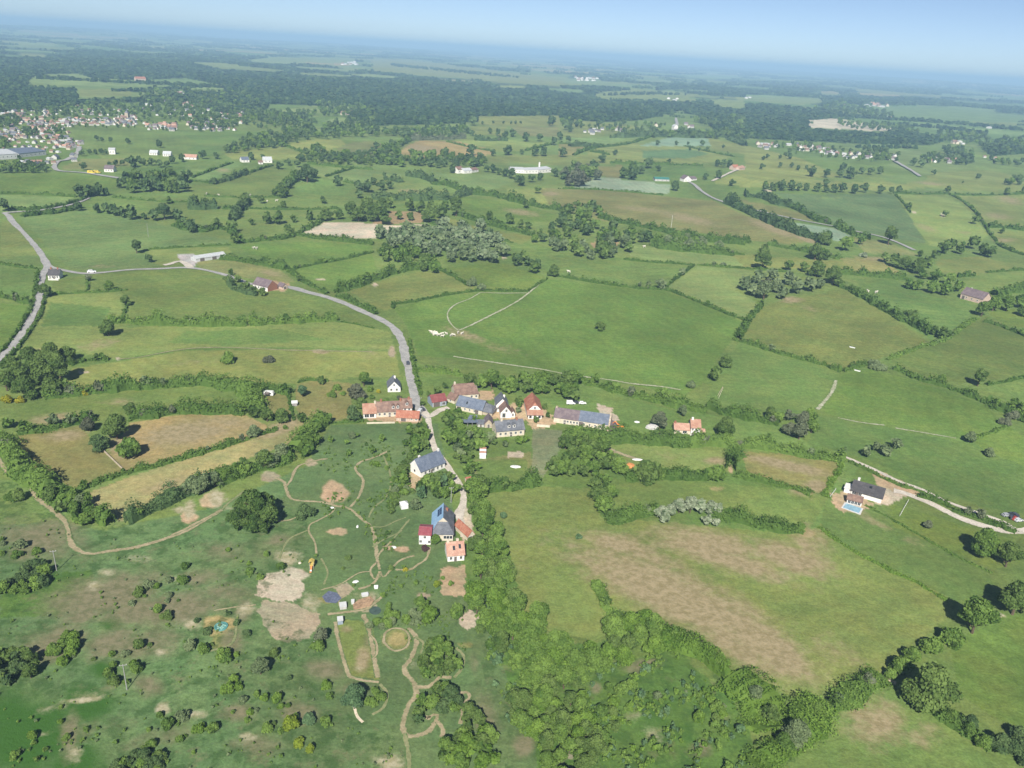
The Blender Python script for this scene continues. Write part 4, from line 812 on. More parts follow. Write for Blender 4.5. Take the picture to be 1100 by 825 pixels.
for i, (pts, w, h, kd, lab) in enumerate(HEDGES):
    V, F, t, A = hedge_geo(pts, w, h, i)
    c0 = A.mean(0); c0[2] = float(hgt(c0[0], c0[1]))
    o = ob('hedge', mk('hedge', V - c0, F, [KINDS[kd]], tint=t), loc=c0)
    if lab: tag(o, lab, 'hedge')
    else:
        far_ = A[0][1] > 1350; yy = np.mean([p[1] for p in pts]); xx = np.mean([p[0] for p in pts])
        side = 'left' if xx < 400 else ('centre' if xx < 720 else 'right')
        thick = 'thick bushy' if h > 3 else 'thin dark'
        band = 'far' if yy < 200 else ('middle distance' if yy < 300 else 'nearer')
        tag(o, f'{thick} hedge dividing the {band} pastures in the {side} of the view', 'hedge', f'{thick} hedges in the {band} {side} pastures')

# ------------------------------------------------------------------ trees
TREES = [  # (label, group or None, kind, [(x, y of the foot, width in px), ...])
 ('lone round oak standing in the middle of the big green meadow',None,'oak',[(645,355,13)]),
 ('great spreading tree with ragged crown in the rough meadow, largest in the left half',None,'oak',[(274,563,58)]),
 ('dark purple leaved bush tree beside the earth path right of the great spreading tree',None,'dark',[(327,554,22)]),
 ('big dense oak by the pale gateway near the bottom right',None,'oak',[(995,757,62)]),
 ('round oak cut by the right edge, highest of the large trees there',None,'oak',[(1087,660,46)]),
 ('broad oak in the hedgerow left of the tree at the right edge',None,'mid',[(1044,680,44)]),
 ('round bushy trees in the row above the big oak, bottom right','hedgerow trees above the big oak','mid',[(1018,690,32),(1002,700,27),(966,722,30),(980,710,24),(956,728,18)]),
 ('pale round tree standing alone in the broad hedge at the bottom',None,'grey',[(851,798,36)]),
 ('narrow dark tree in the ragged hedge near the bottom right corner',None,'dark',[(1040,783,20)]),
 ('dark trees in the bottom right corner','dark trees in the bottom right corner','dark',[(1072,806,30),(1095,816,34),(1092,795,22)]),
 ('large round tree below the farm drive, left of the pair',None,'mid',[(1054,597,34)]),('round tree below the farm drive, right of the pair',None,'oak',[(1080,609,29)]),
 ('small thin tree with a long shadow beside the farm drive',None,'bare',[(996,567,13)]),
 ('white blossoming trees above the dry field','white blossoming trees above the dry field','white',[(710,556,18),(719,553,18),(729,551,18),(741,551,19),(752,551,17),(762,551,18),(770,553,15),(714,562,17),(759,564,15),(768,566,11)]),
 ('large bushy tree beside the orange tarpaulin in the small pasture',None,'oak',[(692,515,34)]),('bushes right of the large bushy tree along the pasture hedge','bushes along the pasture hedge','mid',[(708,513,16),(724,511,14),(750,511,12)]),
 ('round bright bush tree at the corner of the dry strip field',None,'mid',[(770,515,27)]),('slim bush in the olive field',None,'blue',[(621,578,9)]),('small dark bush beside a white stone in the olive field',None,'blue',[(541,556,11)]),
 ('bush at the tip of the narrow hedge in the dry field',None,'mid',[(641,631,14)]),
 ('tall dark tree at the upper corner of the meadow, larger of the pair','pair of tall dark trees on the meadow edge','oak',[(779,394,18)]),('round dark tree below the tall dark tree at the meadow corner','pair of tall dark trees on the meadow edge','oak',[(766,409,17)]),
 ('low grey thorn bush on the lower edge of the big meadow',None,'grey',[(743,417,12)]),
 ('round dark tree casting a shadow in the left pasture',None,'oak',[(117,361,20)]),('low dense bush in the yellow green pasture',None,'mid',[(246,389,18)]),('bare grey bush beside the low dense bush in the yellow green pasture',None,'purple',[(290,389,14)]),
 ('dark tree beside the road below the junction house',None,'oak',[(49,319,17)]),('dark pointed tree standing in the pale green field, larger of two',None,'dark',[(147,272,14)]),('dark pointed tree by the lane, smaller of two',None,'dark',[(160,282,10)]),
 ('round tree in the pasture below the lane',None,'mid',[(117,312,12)]),('thin grey tree at the lane verge',None,'bare',[(95,302,8)]),('ragged tree above the left end of the leafy hedge',None,'oak',[(136,328,13)]),
 ('trees of the small wood at the left edge, beside the curving road','wood at the left edge','oak',[(15,400,24),(35,393,26),(55,393,26),(74,388,19),(20,415,30),(45,412,32),(65,410,28),(8,420,24),(30,428,28),(55,424,24),(70,420,16)]),
 ('grey leafless tree above the olive field',None,'purple',[(95,463,19)]),('big dark tree in the clump between the olive and tan fields',None,'oak',[(126,472,32)]),('tree below the big dark tree in the field clump',None,'dark',[(108,484,24)]),('round bush tree at the lower right of the field clump',None,'mid',[(142,490,30)]),('small tree behind the big dark tree in the field clump',None,'oak',[(141,448,18)]),
 ('round grey green tree on the hedge between the tan fields',None,'grey',[(273,469,16)]),('small round bush standing alone in the tan field',None,'mid',[(306,461,7)]),
 ('round trees in the row below the caravan paddock','row of trees below the caravan paddock','oak',[(273,450,17),(287,453,18),(303,453,19),(325,455,14)]),
 ('blue green tree in the dry garden paddock',None,'blue',[(325,426,14)]),('round tree at the back of the dry garden paddock',None,'oak',[(345,413,11)]),('pair of small bushes in the dry garden paddock','small bushes in the dry garden paddock','mid',[(357,426,11),(363,419,10),(369,424,7)]),
 ('tall purple grey tree behind the white cottage garden',None,'purple',[(383,428,22)]),('bright tree behind the white cottage garden',None,'mid',[(391,415,17)]),('dark tree left of the long red roofed farmhouse',None,'dark',[(379,452,20)]),('tree above the farmhouse gable in the cottage garden',None,'oak',[(388,438,15)]),
 ('yellow bush in the white cottage garden',None,'gold',[(406.5,422,6.5)]),('purple bush in the white cottage garden',None,'purple',[(429,429,8)]),('round shrubs in the white cottage garden','shrubs in the cottage garden','mid',[(399,428,7),(416,431,6),(397,420,8),(410,432,5)]),
 ('broad tree in the pasture right of the red roofed cottage',None,'oak',[(778,468,25)]),('grey willow left of the red roofed cottage',None,'bare',[(708,461,20)]),('slim grey tree behind the red roofed cottage',None,'grey',[(733,447,13)]),
 ('trees beside the meadow stream hedge','trees beside the meadow stream','mid',[(711,431,17),(640,412,12),(660,421,12),(690,428,10)]),
 ('tree rising from the hedge behind the cottage pasture',None,'oak',[(827,451,16)]),
 ('trees of the small copse at the end of the stone track','copse at the end of the stone track','bare',[(848,467,20),(858,472,22),(846,452,14),(862,456,18)]),('bright trees of the small copse at the end of the stone track','bright trees of the copse by the stone track','mid',[(869,452,18),(871,465,18),(836,455,14)]),
 ('green trees in the cluster right of the stone bridge','cluster right of the stone bridge','grey',[(929,491,14),(940,485,12),(950,490,15),(963,483,14)]),('dark tree beside the stone bridge',None,'dark',[(906,488,9)]),
 ('grey tree at the lower right meadow corner',None,'grey',[(1041,475,15)]),('small tree with a pale trunk in the right pasture',None,'grey',[(1062,490,13)]),
 ('round tree on the dark hedge in the right pastures',None,'mid',[(1011,413,13)]),('spreading dark tree alone in the right pasture',None,'oak',[(1050,415,18)]),('thorny bushes on the hedge corner below the olive field','thorny bushes on the hedge corner','grey',[(940,396,16),(948,398,13),(934,393,10)]),
 ('grey bushes at the lower end of the dark hedge, right edge','grey bushes at the right edge','bare',[(1080,456,14),(1089,450,16)]),('trees at the right edge over the dark hedge','trees at the right edge over the dark hedge','mid',[(1088,440,14),(1099,446,20)]),
 ('trees in the thick hedge right of the olive field','trees in the thick hedge right of the olive field','oak',[(975,345,14),(983,341,9),(1003,360,11),(1012,364,15),(962,337,8)]),
 ('tree where the meadow hedges meet below the silvery wood',None,'oak',[(594,297,15)]),('bushes on the pasture hedge in front of the silvery wood','bushes in front of the silvery wood','grey',[(508,307,13),(518,312,13)]),
 ('small round trees along the thin meadow hedge','small trees along the thin meadow hedge','grey',[(687,308,6),(696,309,8),(709,311,13)]),('small tree on the short crosswise hedge',None,'grey',[(733,296,9)]),('pair of small bushes on the pale strip field hedge','pair of bushes on the strip hedge','grey',[(766,286,7),(776,286,8)]),
 ('dark round tree at the right end of the hedgerow below the country road',None,'oak',[(885,263,16)]),('dark round tree beside the country road on the right',None,'oak',[(954,263,18)]),
 ('pair of trees left of the small blue green crop corner','trees by the crop corner','mid',[(909,270,17),(925,263,12)]),('white blossoming bush below the crop corner',None,'white',[(928,276,9)]),
 ('trees in the row between strip fields right of centre','row between strip fields right of centre','oak',[(819,277,16),(875,279,19),(886,279,12),(819,290,22),(846,291,13),(862,292,12),(876,297,21),(895,306,23)]),
 ('small copse trees on the right above the olive field','copse above the olive field','grey',[(799,312,17),(812,306,17),(820,322,20),(833,314,18),(846,306,17),(855,316,17),(868,313,17),(808,318,15),(840,322,15),(879,311,13),(830,302,15)]),
 ('purple grey tree in the copse above the olive field',None,'purple',[(822,314,17)]),
 ('trees beside the right hand road end','trees beside the road end','oak',[(960,287,16),(972,290,18),(985,294,18),(995,288,14),(950,282,12),(988,276,8),(1003,278,10)]),
 ('trees of the cluster on the right hillside','cluster on the right hillside','oak',[(1014,273,16),(1030,273,14),(1045,268,16),(1055,275,15),(1064,277,14),(1022,268,12)]),
 ('trees above the stone barn on the right','trees above the stone barn','mid',[(985,312,14),(1000,315,16),(1015,318,16),(1005,302,14),(1020,306,14),(1028,314,14),(990,300,12),(975,310,12)]),
 ('trees below the stone barn at the right edge','trees below the stone barn','mid',[(1054,340,18),(1066,334,18),(1080,334,18),(1094,331,16),(1100,340,18),(1075,325,14)]),
 ('small trees on the right hand hillside pastures','small trees on the right hillside','oak',[(976,225,8),(1014,233,8),(1048,241,10),(1017,208,9),(1081,210,9),(1099,207,7),(1076,251,7),(1068,243,7)]),
 ('trees in the far hedge row on the right','trees in the far right hedge row','dark',[(840,205,9),(850,205,10),(858,205,9),(866,205,9),(877,206,10),(887,207,9),(895,207,10),(905,207,11),(917,208,11),(928,207,11),(945,208,10),(957,208,8),(965,208,9),(886,200,9),(830,205,8),(822,206,9)]),
 ('trees left of the curving country road','trees left of the country road','dark',[(86,213,16),(97,211,13),(106,211,15),(114,210,9),(3,227,16),(84,227,11)]),
 ('dark trees in the row below the side road','row below the side road','dark',[(104,229,11),(115,230,13),(123,232,14),(131,234,13),(142,236,17),(155,236,8),(166,237,13),(177,236,18),(190,235,12),(193,243,14),(206,250,16)]),
 ('trees on the left pastures beyond the lane','trees on the left pastures beyond the lane','oak',[(181,219,9),(210,222,13),(220,223,12),(230,224,9),(262,222,14),(253,234,11),(270,242,8),(287,241,14),(299,241,16),(315,239,9),(333,237,12),(248,250,15),(252,262,14),(304,212,18),(310,254,14),(233,246,13),(281,219,9),(305,224,9),(347,219,9),(295,211,9)]),
 ('trees around the left end of the pale ploughed field','trees around the pale ploughed field','oak',[(350,237,18),(365,236,12),(370,257,6),(345,256,6),(355,257,6),(385,238,20),(395,230,22),(378,230,18)]),
 ('large tree cluster right of the pale ploughed field','cluster right of the ploughed field','oak',[(403,238,20),(413,242,17),(410,230,18),(418,224,14),(429,236,10),(441,237,10)]),
 ('trees between the fields above the silvery wood','trees above the silvery wood','oak',[(440,227,15),(452,229,15),(464,228,14),(461,239,19),(475,235,17),(490,232,20),(478,226,12),(497,246,12),(526,237,11),(547,241,13),(559,245,10),(535,243,8),(567,246,9),(577,208,9),(565,224,10),(572,221,9)]),
 ('trees by the stone farmhouse garden','trees by the stone farmhouse','oak',[(245,305,10),(255,304,10),(265,312,11),(273,316,9),(282,318,10),(248,296,8),(321,302,7)]),
 ('silvery white trees of the blossoming wood in the centre','silvery blossoming wood','white',[(x+dx,y,14) for x,y,dx in []]),
]
rr = random.Random(5)
def scatter(poly, sp, seed, ratio=.52, jit=.38):
    """feet spread through a polygon, far ones first"""
    r = random.Random(seed); xs = [p[0] for p in poly]; ys = [p[1] for p in poly]
    out = []; y = min(ys); row = 0
    while y <= max(ys):
        x = min(xs) + (row % 2) * sp * .5
        while x <= max(xs):
            q = (x + r.uniform(-jit, jit) * sp, y + r.uniform(-jit, jit) * sp * ratio)
            if inpoly(np.array([q[0]]), np.array([q[1]]), poly)[0]: out.append(q)
            x += sp
        y += sp * ratio; row += 1
    return out
COPSE = [
 ('tree between the lane and the garden lawn','trees between lane and lawn',['mid','oak'],[(489,494),(500,490),(512,500),(512,522),(506,518),(498,508)],9,11),
 ('tree left of the lane below the long farmhouse','trees left of the lane below the farmhouse',['oak','mid'],[(444,466),(454,456),(458,468),(460,484),(450,490),(440,485)],9,11),
 ('shrubby tree on the slope beside the white tent','slope beside the white tent',['mid','oak','grey'],[(424,515),(438,518),(444,535),(428,540),(420,556),(418,535)],10,10),
 ('tree in the gardens behind the hamlet roofs','gardens behind the hamlet roofs',['mid','oak','grey'],[(553,432),(562,430),(562,444),(553,446)],8,9),  # label, group, kinds, polygon, spacing, width
 ('silvery white tree of the blossoming wood in the centre','silvery blossoming wood',['silver','silver','silver','silver','grey'],[(404,256),(430,249),(470,247),(512,248),(536,260),(545,270),(541,280),(520,287),(492,286),(470,281),(442,273),(412,264)],9.5,14),
 ('green tree on the left fringe of the silvery wood','left fringe of the silvery wood',['mid','oak'],[(402,270),(425,269),(455,279),(470,290),(484,294),(475,298),(440,289),(410,280)],11,14),
 ('dark green tree on the right fringe of the silvery wood','right fringe of the silvery wood',['oak','dark'],[(543,272),(560,276),(575,285),(586,297),(570,294),(550,284)],10,13),
 ('tree of the wooded hollow right of the silvery wood','wooded hollow right of the silvery wood',['oak','mid','dark'],[(590,252),(600,236),(615,224),(640,224),(648,234),(640,243),(655,245),(690,257),(702,264),(670,264),(640,260),(622,252),(600,258),(570,262),(560,258)],10,11.5),
 ('tree in the belt between the silvery wood and strip field','belt right of the silvery wood',['grey','oak'],[(575,265),(600,260),(630,267),(672,264),(678,273),(660,278),(635,279),(600,275)],11,14),
 ('bush in the overgrown belt above the pale strip field','overgrown belt above the strip field',['mid','grey'],[(700,256),(740,256),(770,262),(785,268),(740,268),(700,264)],10,12),
 ('tree of the small grey wood beside the blue green crop','grey wood beside the crop',['bare','oak','purple'],[(600,196),(615,182),(640,180),(642,194),(625,202),(605,203)],9,12),
 ('tree of the copse in front of the white house','copse above the crop field',['dark','oak'],[(666,188),(675,183),(692,184),(694,192),(680,195),(668,194)],9,12),
 ('tree of the wood beyond the left pastures','wood beyond the left pastures',['dark','oak'],[(126,203),(135,195),(150,192),(165,190),(185,188),(199,197),(198,208),(165,209),(127,207)],9,13),
 ('tree on the left bank of overgrown trees beside the tan fields','overgrown bank left of the tan fields',['oak','mid'],[(-6,458),(4,452),(14,470),(24,500),(45,513),(70,527),(95,542),(112,552),(122,566),(100,572),(75,567),(50,547),(34,522),(15,510),(-6,500)],21,17),
 ('tree in the row between the tan strip and the rough meadow','row between the tan strip and the meadow',['oak','grey','mid','oak'],[(182,534),(225,518),(262,502),(290,492),(305,488),(312,496),(285,507),(262,513),(240,522),(225,535),(205,540)],14,20),
 ('bright tree in the clump above the rough meadow','bright clump above the rough meadow',['mid','mid','lime'],[(312,492),(326,472),(340,456),(350,454),(354,462),(345,478),(335,492),(322,499)],17,15),
 ('tree along the stream behind the hamlet','trees behind the hamlet',['oak','mid','mid'],[(496,412),(520,410),(560,412),(610,412),(622,420),(620,434),(600,434),(590,426),(560,424),(530,420),(505,418)],13,18),
 ('tree in the wooded garden between the lane and the slate roofed house','wooded garden beside the lane',['mid','oak','grey','mid'],[(474,462),(485,456),(500,462),(530,470),(525,485),(515,492),(502,500),(494,497),(482,480)],12,15),
 ('tree around the white walled slate roofed house by the lane','trees around the slate roofed lane house',['oak','mid'],[(424,520),(430,500),(442,490),(450,478),(458,470),(464,478),(452,492),(440,506),(430,530)],12,16),
 ('tree of the grove between the two lane houses','grove between the two lane houses',['oak','mid','blue'],[(444,532),(455,520),(470,516),(481,513),(487,527),(484,540),(470,538),(455,540)],11,14),
 ('tree in the farmyard gardens','farmyard garden trees',['oak','mid'],[(466,452),(480,442),(500,446),(515,452),(505,462),(480,460)],12,13),
 ('small tree in the flower garden before the slate roofed house','flower garden trees',['mid','grey','lime'],[(532,478),(545,474),(566,472),(566,480),(545,483),(534,488)],9,10),
 ('tree in the belt right of the pale hay strip','belt right of the hay strip',['mid','oak'],[(606,480),(620,470),(645,478),(660,492),(668,508),(640,512),(606,516),(590,513),(597,500)],13,18),
 ('tree of the hedge corner pointing down into the olive field','hedge corner in the olive field',['mid','oak'],[(636,518),(652,518),(656,535),(652,558),(640,552),(636,535)],11,16),
 ('tree in the belt between lane farm and the olive field','belt beside the olive field',['oak','mid','mid'],[(500,535),(514,530),(522,550),(532,575),(545,595),(550,620),(545,640),(520,640),(508,615),(512,585),(506,560)],15,24),
 ('tree in the dense thicket at the bottom centre','dense thicket at the bottom centre',['mid','mid','oak','mid','lime'],[(505,650),(525,640),(552,645),(566,668),(582,682),(612,700),(642,705),(655,685),(675,672),(700,672),(722,690),(706,704),(655,712),(634,732),(606,748),(590,765),(560,745),(540,705),(522,690)],19,27),
 ('tree in the lower part of the thicket at the bottom edge','lower thicket at the bottom edge',['lime','mid','mid','oak'],[(545,745),(590,755),(608,748),(630,745),(640,785),(655,830),(600,830),(640,860),(590,850),(560,790)],18,24),
 ('tree in the twin clumps between the earth paths','twin clumps between the earth paths',['oak','mid'],[(446,705),(460,695),(480,700),(494,708),(492,725),(478,730),(455,734),(445,722)],12,17),
 ('tree of the grove ringed by the looping path','grove ringed by the looping path',['oak','dark','mid'],[(446,770),(452,755),(468,745),(480,738),(494,745),(492,765),(478,772),(472,768),(462,766),(458,782),(446,784)],13,18),
 ('tree of the grove at the bottom edge left of the grassy ride','grove beside the grassy ride',['mid','lime','oak'],[(482,795),(498,775),(505,765),(520,775),(528,800),(540,830),(470,830),(474,805)],14,19),
 ('silvery bush in the row beside the vegetable garden','silvery row beside the vegetable garden',['grey','mid'],[(390,672),(410,664),(430,658),(452,662),(450,672),(425,674),(400,680)],11,14),
 ('bush on the rough bank beside the tan field','rough bank bushes',['mid','dark'],[(0,640),(10,615),(40,605),(52,618),(45,632),(15,642)],12,16),
 ('dark tree in the clump at the left edge below the scrub','dark clump at the left edge',['dark','oak'],[(-8,735),(0,705),(18,700),(40,705),(42,725),(15,738)],14,18),
 ('bush in the clump amid the brown scrub','clump amid the brown scrub',['mid','lime'],[(52,700),(62,682),(82,680),(90,694),(75,712),(60,716)],12,16),
 ('bush in the tangle at the bottom edge of the scrub','tangle at the bottom edge',['mid','dark'],[(118,830),(140,812),(172,806),(175,830),(150,840)],12,15),
]
SINGLES2 = [
 ('rounded lime green tree beside the lawn of the pink roofed house',None,'lime',[(460,668,21)]),('blue green tree behind the lime tree by the lawn',None,'mid',[(452,655,20)]),
 ('yellow bush on the lawn left of the pink roofed house garden',None,'lemon',[(469,630,10)]),('small yellow flowers bush near the ring of stones',None,'gold',[(436,613,6)]),('purple plum bush beside the red roofed annexe',None,'plum',[(456,591,9)]),('dense bush above the pale sandy hollow',None,'mid',[(490,663,22)]),
 ('grey green tree behind the white tent',None,'grey',[(446,547,16)]),('tree in front of the large blue roofed house',None,'mid',[(467.5,584,13)]),
 ('bright weeping bush with yellow shoots in the meadow corner',None,'lemon',[(312,780,22)]),('pair of yellow bushes by the bottom meadow','yellow bushes by the bottom meadow','lemon',[(320,800,14),(334,806,12)]),('blue green dome bush beside the yellow shrubs',None,'blue',[(332,774,18)]),('round green bush right of the dome bush',None,'mid',[(351,777,14)]),
 ('large blue green tree at the corner of the vegetable garden',None,'blue',[(379,757,28)]),('bushes right of the blue green tree','bushes right of the blue green tree','mid',[(400,757,16),(411,752,14),(403,745,12)]),
 ('pale feathery tree in the rough meadow',None,'grey',[(280,724,26)]),('dark bush beside the feathery tree',None,'oak',[(294,705,14)]),('grey dead tree beside the vegetable garden',None,'bare',[(345,690,20)]),('low bush below the grey dead tree',None,'mid',[(343,699,18)]),
 ('dark conical bush in the rough meadow',None,'dark',[(311,730,9)]),('yellow gorse clump at the end of the broad hedge','gorse clumps by the left wood','gold',[(91,424,11)]),('yellow gorse bushes below the left wood','gorse below the left wood','gold',[(9,433,13),(22,432,10)]),
 ('small trees in the meadow below the long farmhouse','small trees below the long farmhouse','mid',[(400,487,10),(372,478,7),(374,490,8),(384,470,6),(355,475,8),(410,474,9),(440,468,14),(446,480,16),(436,480,10)]),
 ('bush at the edge of the clearing ring','bushes by the ring of stones','oak',[(420,612,9),(375,601,9),(380,630,5),(400,630,4),(368,612,5)]),
 ('small bushes on the lawn near the pond garden','lawn bushes','mid',[(447,627,7),(431,631,6),(418,652,9),(412,640,7),(475,622,6),(484,628,7)]),
 ('dark bush beside the paddling pool circle','bushes near the pool circle','dark',[(245,660,7),(222,680,12),(212,668,8),(265,682,12),(255,670,9)]),
 ('small trees around the hamlet houses','small trees around the hamlet houses','oak',[(556,436,7),(600,446,10),(588,449,7),(555,457,9),(530,478,9),(513,480,16),(499,478,14),(545,457,7),(575,454,8),(610,450,8),(585,440,8),(470,424,10),(505,412,12),(478,418,8),(460,425,6),(453,436,7)]),
 ('slim poplar in the pale hay strip',None,'dark',[(576,507,5)]),('second slim poplar in the pale hay strip beside the belt',None,'mid',[(586,505,4)]),
 ('spruces in the dark row of the town park','row of town spruces','dark',[(89,168,7),(97,166,6),(103,166,6),(109,166,7),(114,166,6)]),
 ('trees standing in the town meadow','trees in the town meadow','dark',[(104,151,6),(119,153,6),(138,155,7),(171,159,9),(110,152,5)]),
 ('trees between town and pastures','trees between town and pastures','dark',[(91,183,9),(142,180,13),(150,176,9),(21,172,6),(125,178,7),(118,180,7),(132,178,7),(155,178,8),(135,192,7),(163,178,9),(172,180,9),(185,176,9),(195,174,9),(180,180,8)]),
 ('small poplars in a row on the far green slope','row of small poplars','dark',[(518,134,4),(530,133,3.5),(541,133,3.5),(549,133.5,4),(554,133.5,4),(559,133.5,4)]),
 ('trees on the green slopes before the forest','trees on the slopes before the forest','dark',[(497,137,10),(508,135,11),(526,144,7),(535,146,8),(543,149,9),(550,147,9),(564,152,10),(579,152,9),(595,156,9),(592,136,12),(505,167,12),(530,168,8),(546,167,12),(560,166,6),(575,168,10),(584,168,11),(440,150,9),(605,169,11),(647,175,10),(661,167,7),(637,183,12),(697,181,12),(707,184,7),(719,175,5),(706,156,6),(726,156,5),(739,156,4),(754,157,7),(741,162,4),(751,162,4),(760,162,5),(777,159,4),(725,205,12),(608,140,10),(612,142,8),(643,136,8),(655,140,7),(601,150,9),(610,153,8),(605,193,9)]),
 ('trees beside the far white factory','trees by the white factory','dark',[(486,186,10),(530,186,10),(543,190,10),(550,192,12),(536,188,8),(522,185,9),(596,190,10),(580,194,9),(560,200,12),(570,196,10),(555,196,8)]),
 ('trees by the far houses on the right','trees by the far houses on the right','dark',[(770,179,8),(776,180,9),(783,180,9),(772,192,10),(757,193,7),(786,200,8),(866,182,5),(872,190,12),(888,191,10),(902,191,9),(912,192,14),(905,184,10),(935,188,9),(945,187,9),(925,187,8),(838,171,5),(843,169,6),(848,171,7),(820,172,5),(818,182,7),(824,170,5),(838,180,6),(850,180,6),(857,183,6),(950,167,10),(975,160,7),(990,180,10),(980,178,9),(1003,188,6),(1050,193,7),(1034,197,3)]),
 ('trees on pastures below the town','trees on pastures below the town','dark',[(330,196,20),(322,194,12),(337,192,12),(362,200,12),(395,207,14),(385,205,12),(303,207,11),(310,203,10),(230,198,8),(204,190,8),(219,171,10),(232,171,8),(282,171,6),(270,172,9),(310,178,8),(300,182,9),(320,180,9),(200,196,10),(410,205,12),(418,203,10),(386,213,10),(401,199,9)]),
]
# vegetation beyond the places named above, as belts of trees
BELTS = [
 ([(0,120),(60,117),(90,126),(140,123),(190,132),(190,143),(150,138),(66,138),(88,155),(80,160),(50,152),(30,146),(0,152)],7.5,3.8),
 ([(195,128),(250,126),(262,130),(250,142),(202,142)],6,5.5),([(150,100),(260,100),(290,114),(270,124),(200,118),(150,118)],6,6),
 ([(812,152),(900,158),(966,168),(966,176),(900,172),(840,164)],8,5),([(985,168),(1035,168),(1035,177),(990,178)],7,5),([(615,138),(680,134),(715,134),(715,140),(650,144)],7,5),
 ([(236,165),(262,151),(300,144),(335,136),(341,148),(300,159),(240,166)],5.5,7.5),([(316,174),(340,162),(400,169),(400,178),(340,177)],6,8),([(400,173),(420,169),(470,168),(520,171),(522,179),(480,181),(420,180),(400,178)],6,8.5),
 ([(0,113),(60,112),(140,112),(210,112),(280,118),(330,126),(345,135),(330,140),(300,140),(250,135),(200,132),(150,126),(80,127),(50,124),(20,120),(0,121)],6,5.5),
 ([(0,128),(20,124),(24,132),(10,138),(0,140)],5,6),([(22,140),(40,140),(42,146),(28,148)],5,6),([(50,142),(66,138),(66,148),(52,148)],5,6),([(0,178),(45,178),(52,182),(48,186),(0,188)],5,7),([(0,150),(10,152),(10,165),(0,168)],5,6),
 ([(340,112),(400,118),(405,128),(380,126),(345,126)],5,6),([(350,135),(400,130),(405,140),(360,146),(345,142)],5.5,7),([(330,142),(400,140),(440,142),(470,146),(470,150),(400,148),(340,150)],6,7.5),([(265,125),(310,122),(345,122),(335,132),(300,135),(270,132)],5,6.5),
 ([(430,143),(470,138),(500,138),(510,147),(470,150),(430,150)],6,7),([(400,160),(440,152),(420,168),(405,170),(395,168)],6,7),([(600,130),(625,130),(622,137),(602,138)],6,7),
 ([(660,146),(700,142),(790,144),(800,152),(760,149),(700,148)],5.5,7),([(745,128),(770,128),(775,138),(750,136)],5,6.5),([(780,130),(800,128),(800,145),(785,142)],5,7),
 ([(870,120),(905,112),(960,124),(960,128),(905,124)],4.5,5.5),([(900,132),(960,137),(985,140),(985,146),(960,142),(900,138)],4.5,5.5),([(1000,142),(1060,148),(1050,156),(1010,152)],5,6),([(1050,155),(1100,150),(1100,166),(1060,166)],5.5,7),
 ([(1010,163),(1035,160),(1048,170),(1042,178),(1020,178)],5.5,7),([(990,168),(1010,168),(1012,176),(992,176)],5,6),([(925,160),(955,165),(958,172),(940,173)],5,6),([(1060,172),(1100,175),(1100,180),(1070,178)],5,6),
 ([(820,200),(850,202),(850,206),(820,207)],6,8),([(1075,196),(1100,192),(1100,200),(1080,201)],6,8),
]

def place(px, py, w):
    p = g(px, py); z = depth(p); return p, w * .5 * z / FPX, z

CAND = []   # (width px, label, group, kind, point, radius)
ri = random.Random(21)
for lab, grp, kd, L_ in TREES + SINGLES2:
    for (x, y, w) in L_:
        p, R, z = place(x, y, w); CAND.append((w * (1.6 if grp is None else 1.0), w, lab, grp, kd, p, R))
for i, (lab, grp, kds, poly, sp, w) in enumerate(COPSE):
    for x, y in scatter(poly, sp, 40 + i):
        p, R, z = place(x, y, w * ri.uniform(.75, 1.25)); CAND.append((R * 2 * FPX / z, R * 2 * FPX / z, lab, grp, kds[ri.randrange(len(kds))], p, R))
for i, (poly, sp, w) in enumerate(BELTS):
    for x, y in scatter(poly, sp, 90 + i):
        p, R, z = place(x, y, w * ri.uniform(.7, 1.3)); CAND.append((R * 2 * FPX / z * .5, R * 2 * FPX / z, None, None, ['dark', 'oak', 'dark', 'mid'][ri.randrange(4)], p, R))
for i, (pts, w, h, kd, lab) in enumerate(HEDGES):      # standards growing out of the hedges
    for (xa, ya), (xb, yb) in zip(pts[:-1], pts[1:]):
        q = ri.uniform(4, 30)
        while q < math.hypot(xb - xa, yb - ya) and h > 1.7:
            t = q / math.hypot(xb - xa, yb - ya); x_, y_ = xa + (xb - xa) * t, ya + (yb - ya) * t
            p = g(x_, y_); z = depth(p); R = ri.uniform(1.3, 2.9) * (1.25 if h > 3 else 1)
            side = 'left' if x_ < 400 else ('centre' if x_ < 720 else 'right'); band = 'far' if y_ < 200 else ('middle' if y_ < 330 else 'near')
            CAND.append((R * 2 * FPX / z, R * 2 * FPX / z, f'small tree growing up out of a hedge in the {band} {side} pastures', f'hedge trees in the {band} {side} pastures', ['oak', 'mid', 'grey', 'hedge', 'bare'][ri.randrange(5)], p, R))
            q += ri.uniform(14, 46)
SCRUBB = [([(0,520),(30,540),(70,575),(60,600),(0,600)],17,10,'dotted over the left edge scrub'),([(110,640),(240,590),(330,600),(270,660),(150,690),(110,680)],24,8,'dotted over the middle of the rough meadow'),([(90,700),(200,690),(330,700),(370,770),(300,825),(110,810),(130,760)],24,9,'dotted over the lower rough meadow'),([(0,745),(100,730),(125,770),(90,825),(0,825)],30,8,'in the dark green patch at the bottom left'),
 ([(655,722),(725,705),(785,765),(790,820),(660,825),(640,780)],17,10,'in the rank green hollow at the bottom centre'),([(350,465),(430,462),(440,520),(420,540),(395,490),(350,490)],22,7,'in the meadow below the long farmhouse'),([(405,560),(450,545),(445,575),(425,605),(410,600)],14,8,'in the shrubby slope below the white tent'),([(440,475),(470,465),(472,490),(455,485)],10,9,'along the lane bank'),([(505,650),(530,660),(565,740),(585,790),(560,790),(525,710)],18,10,'along the grassy ride at the bottom')]
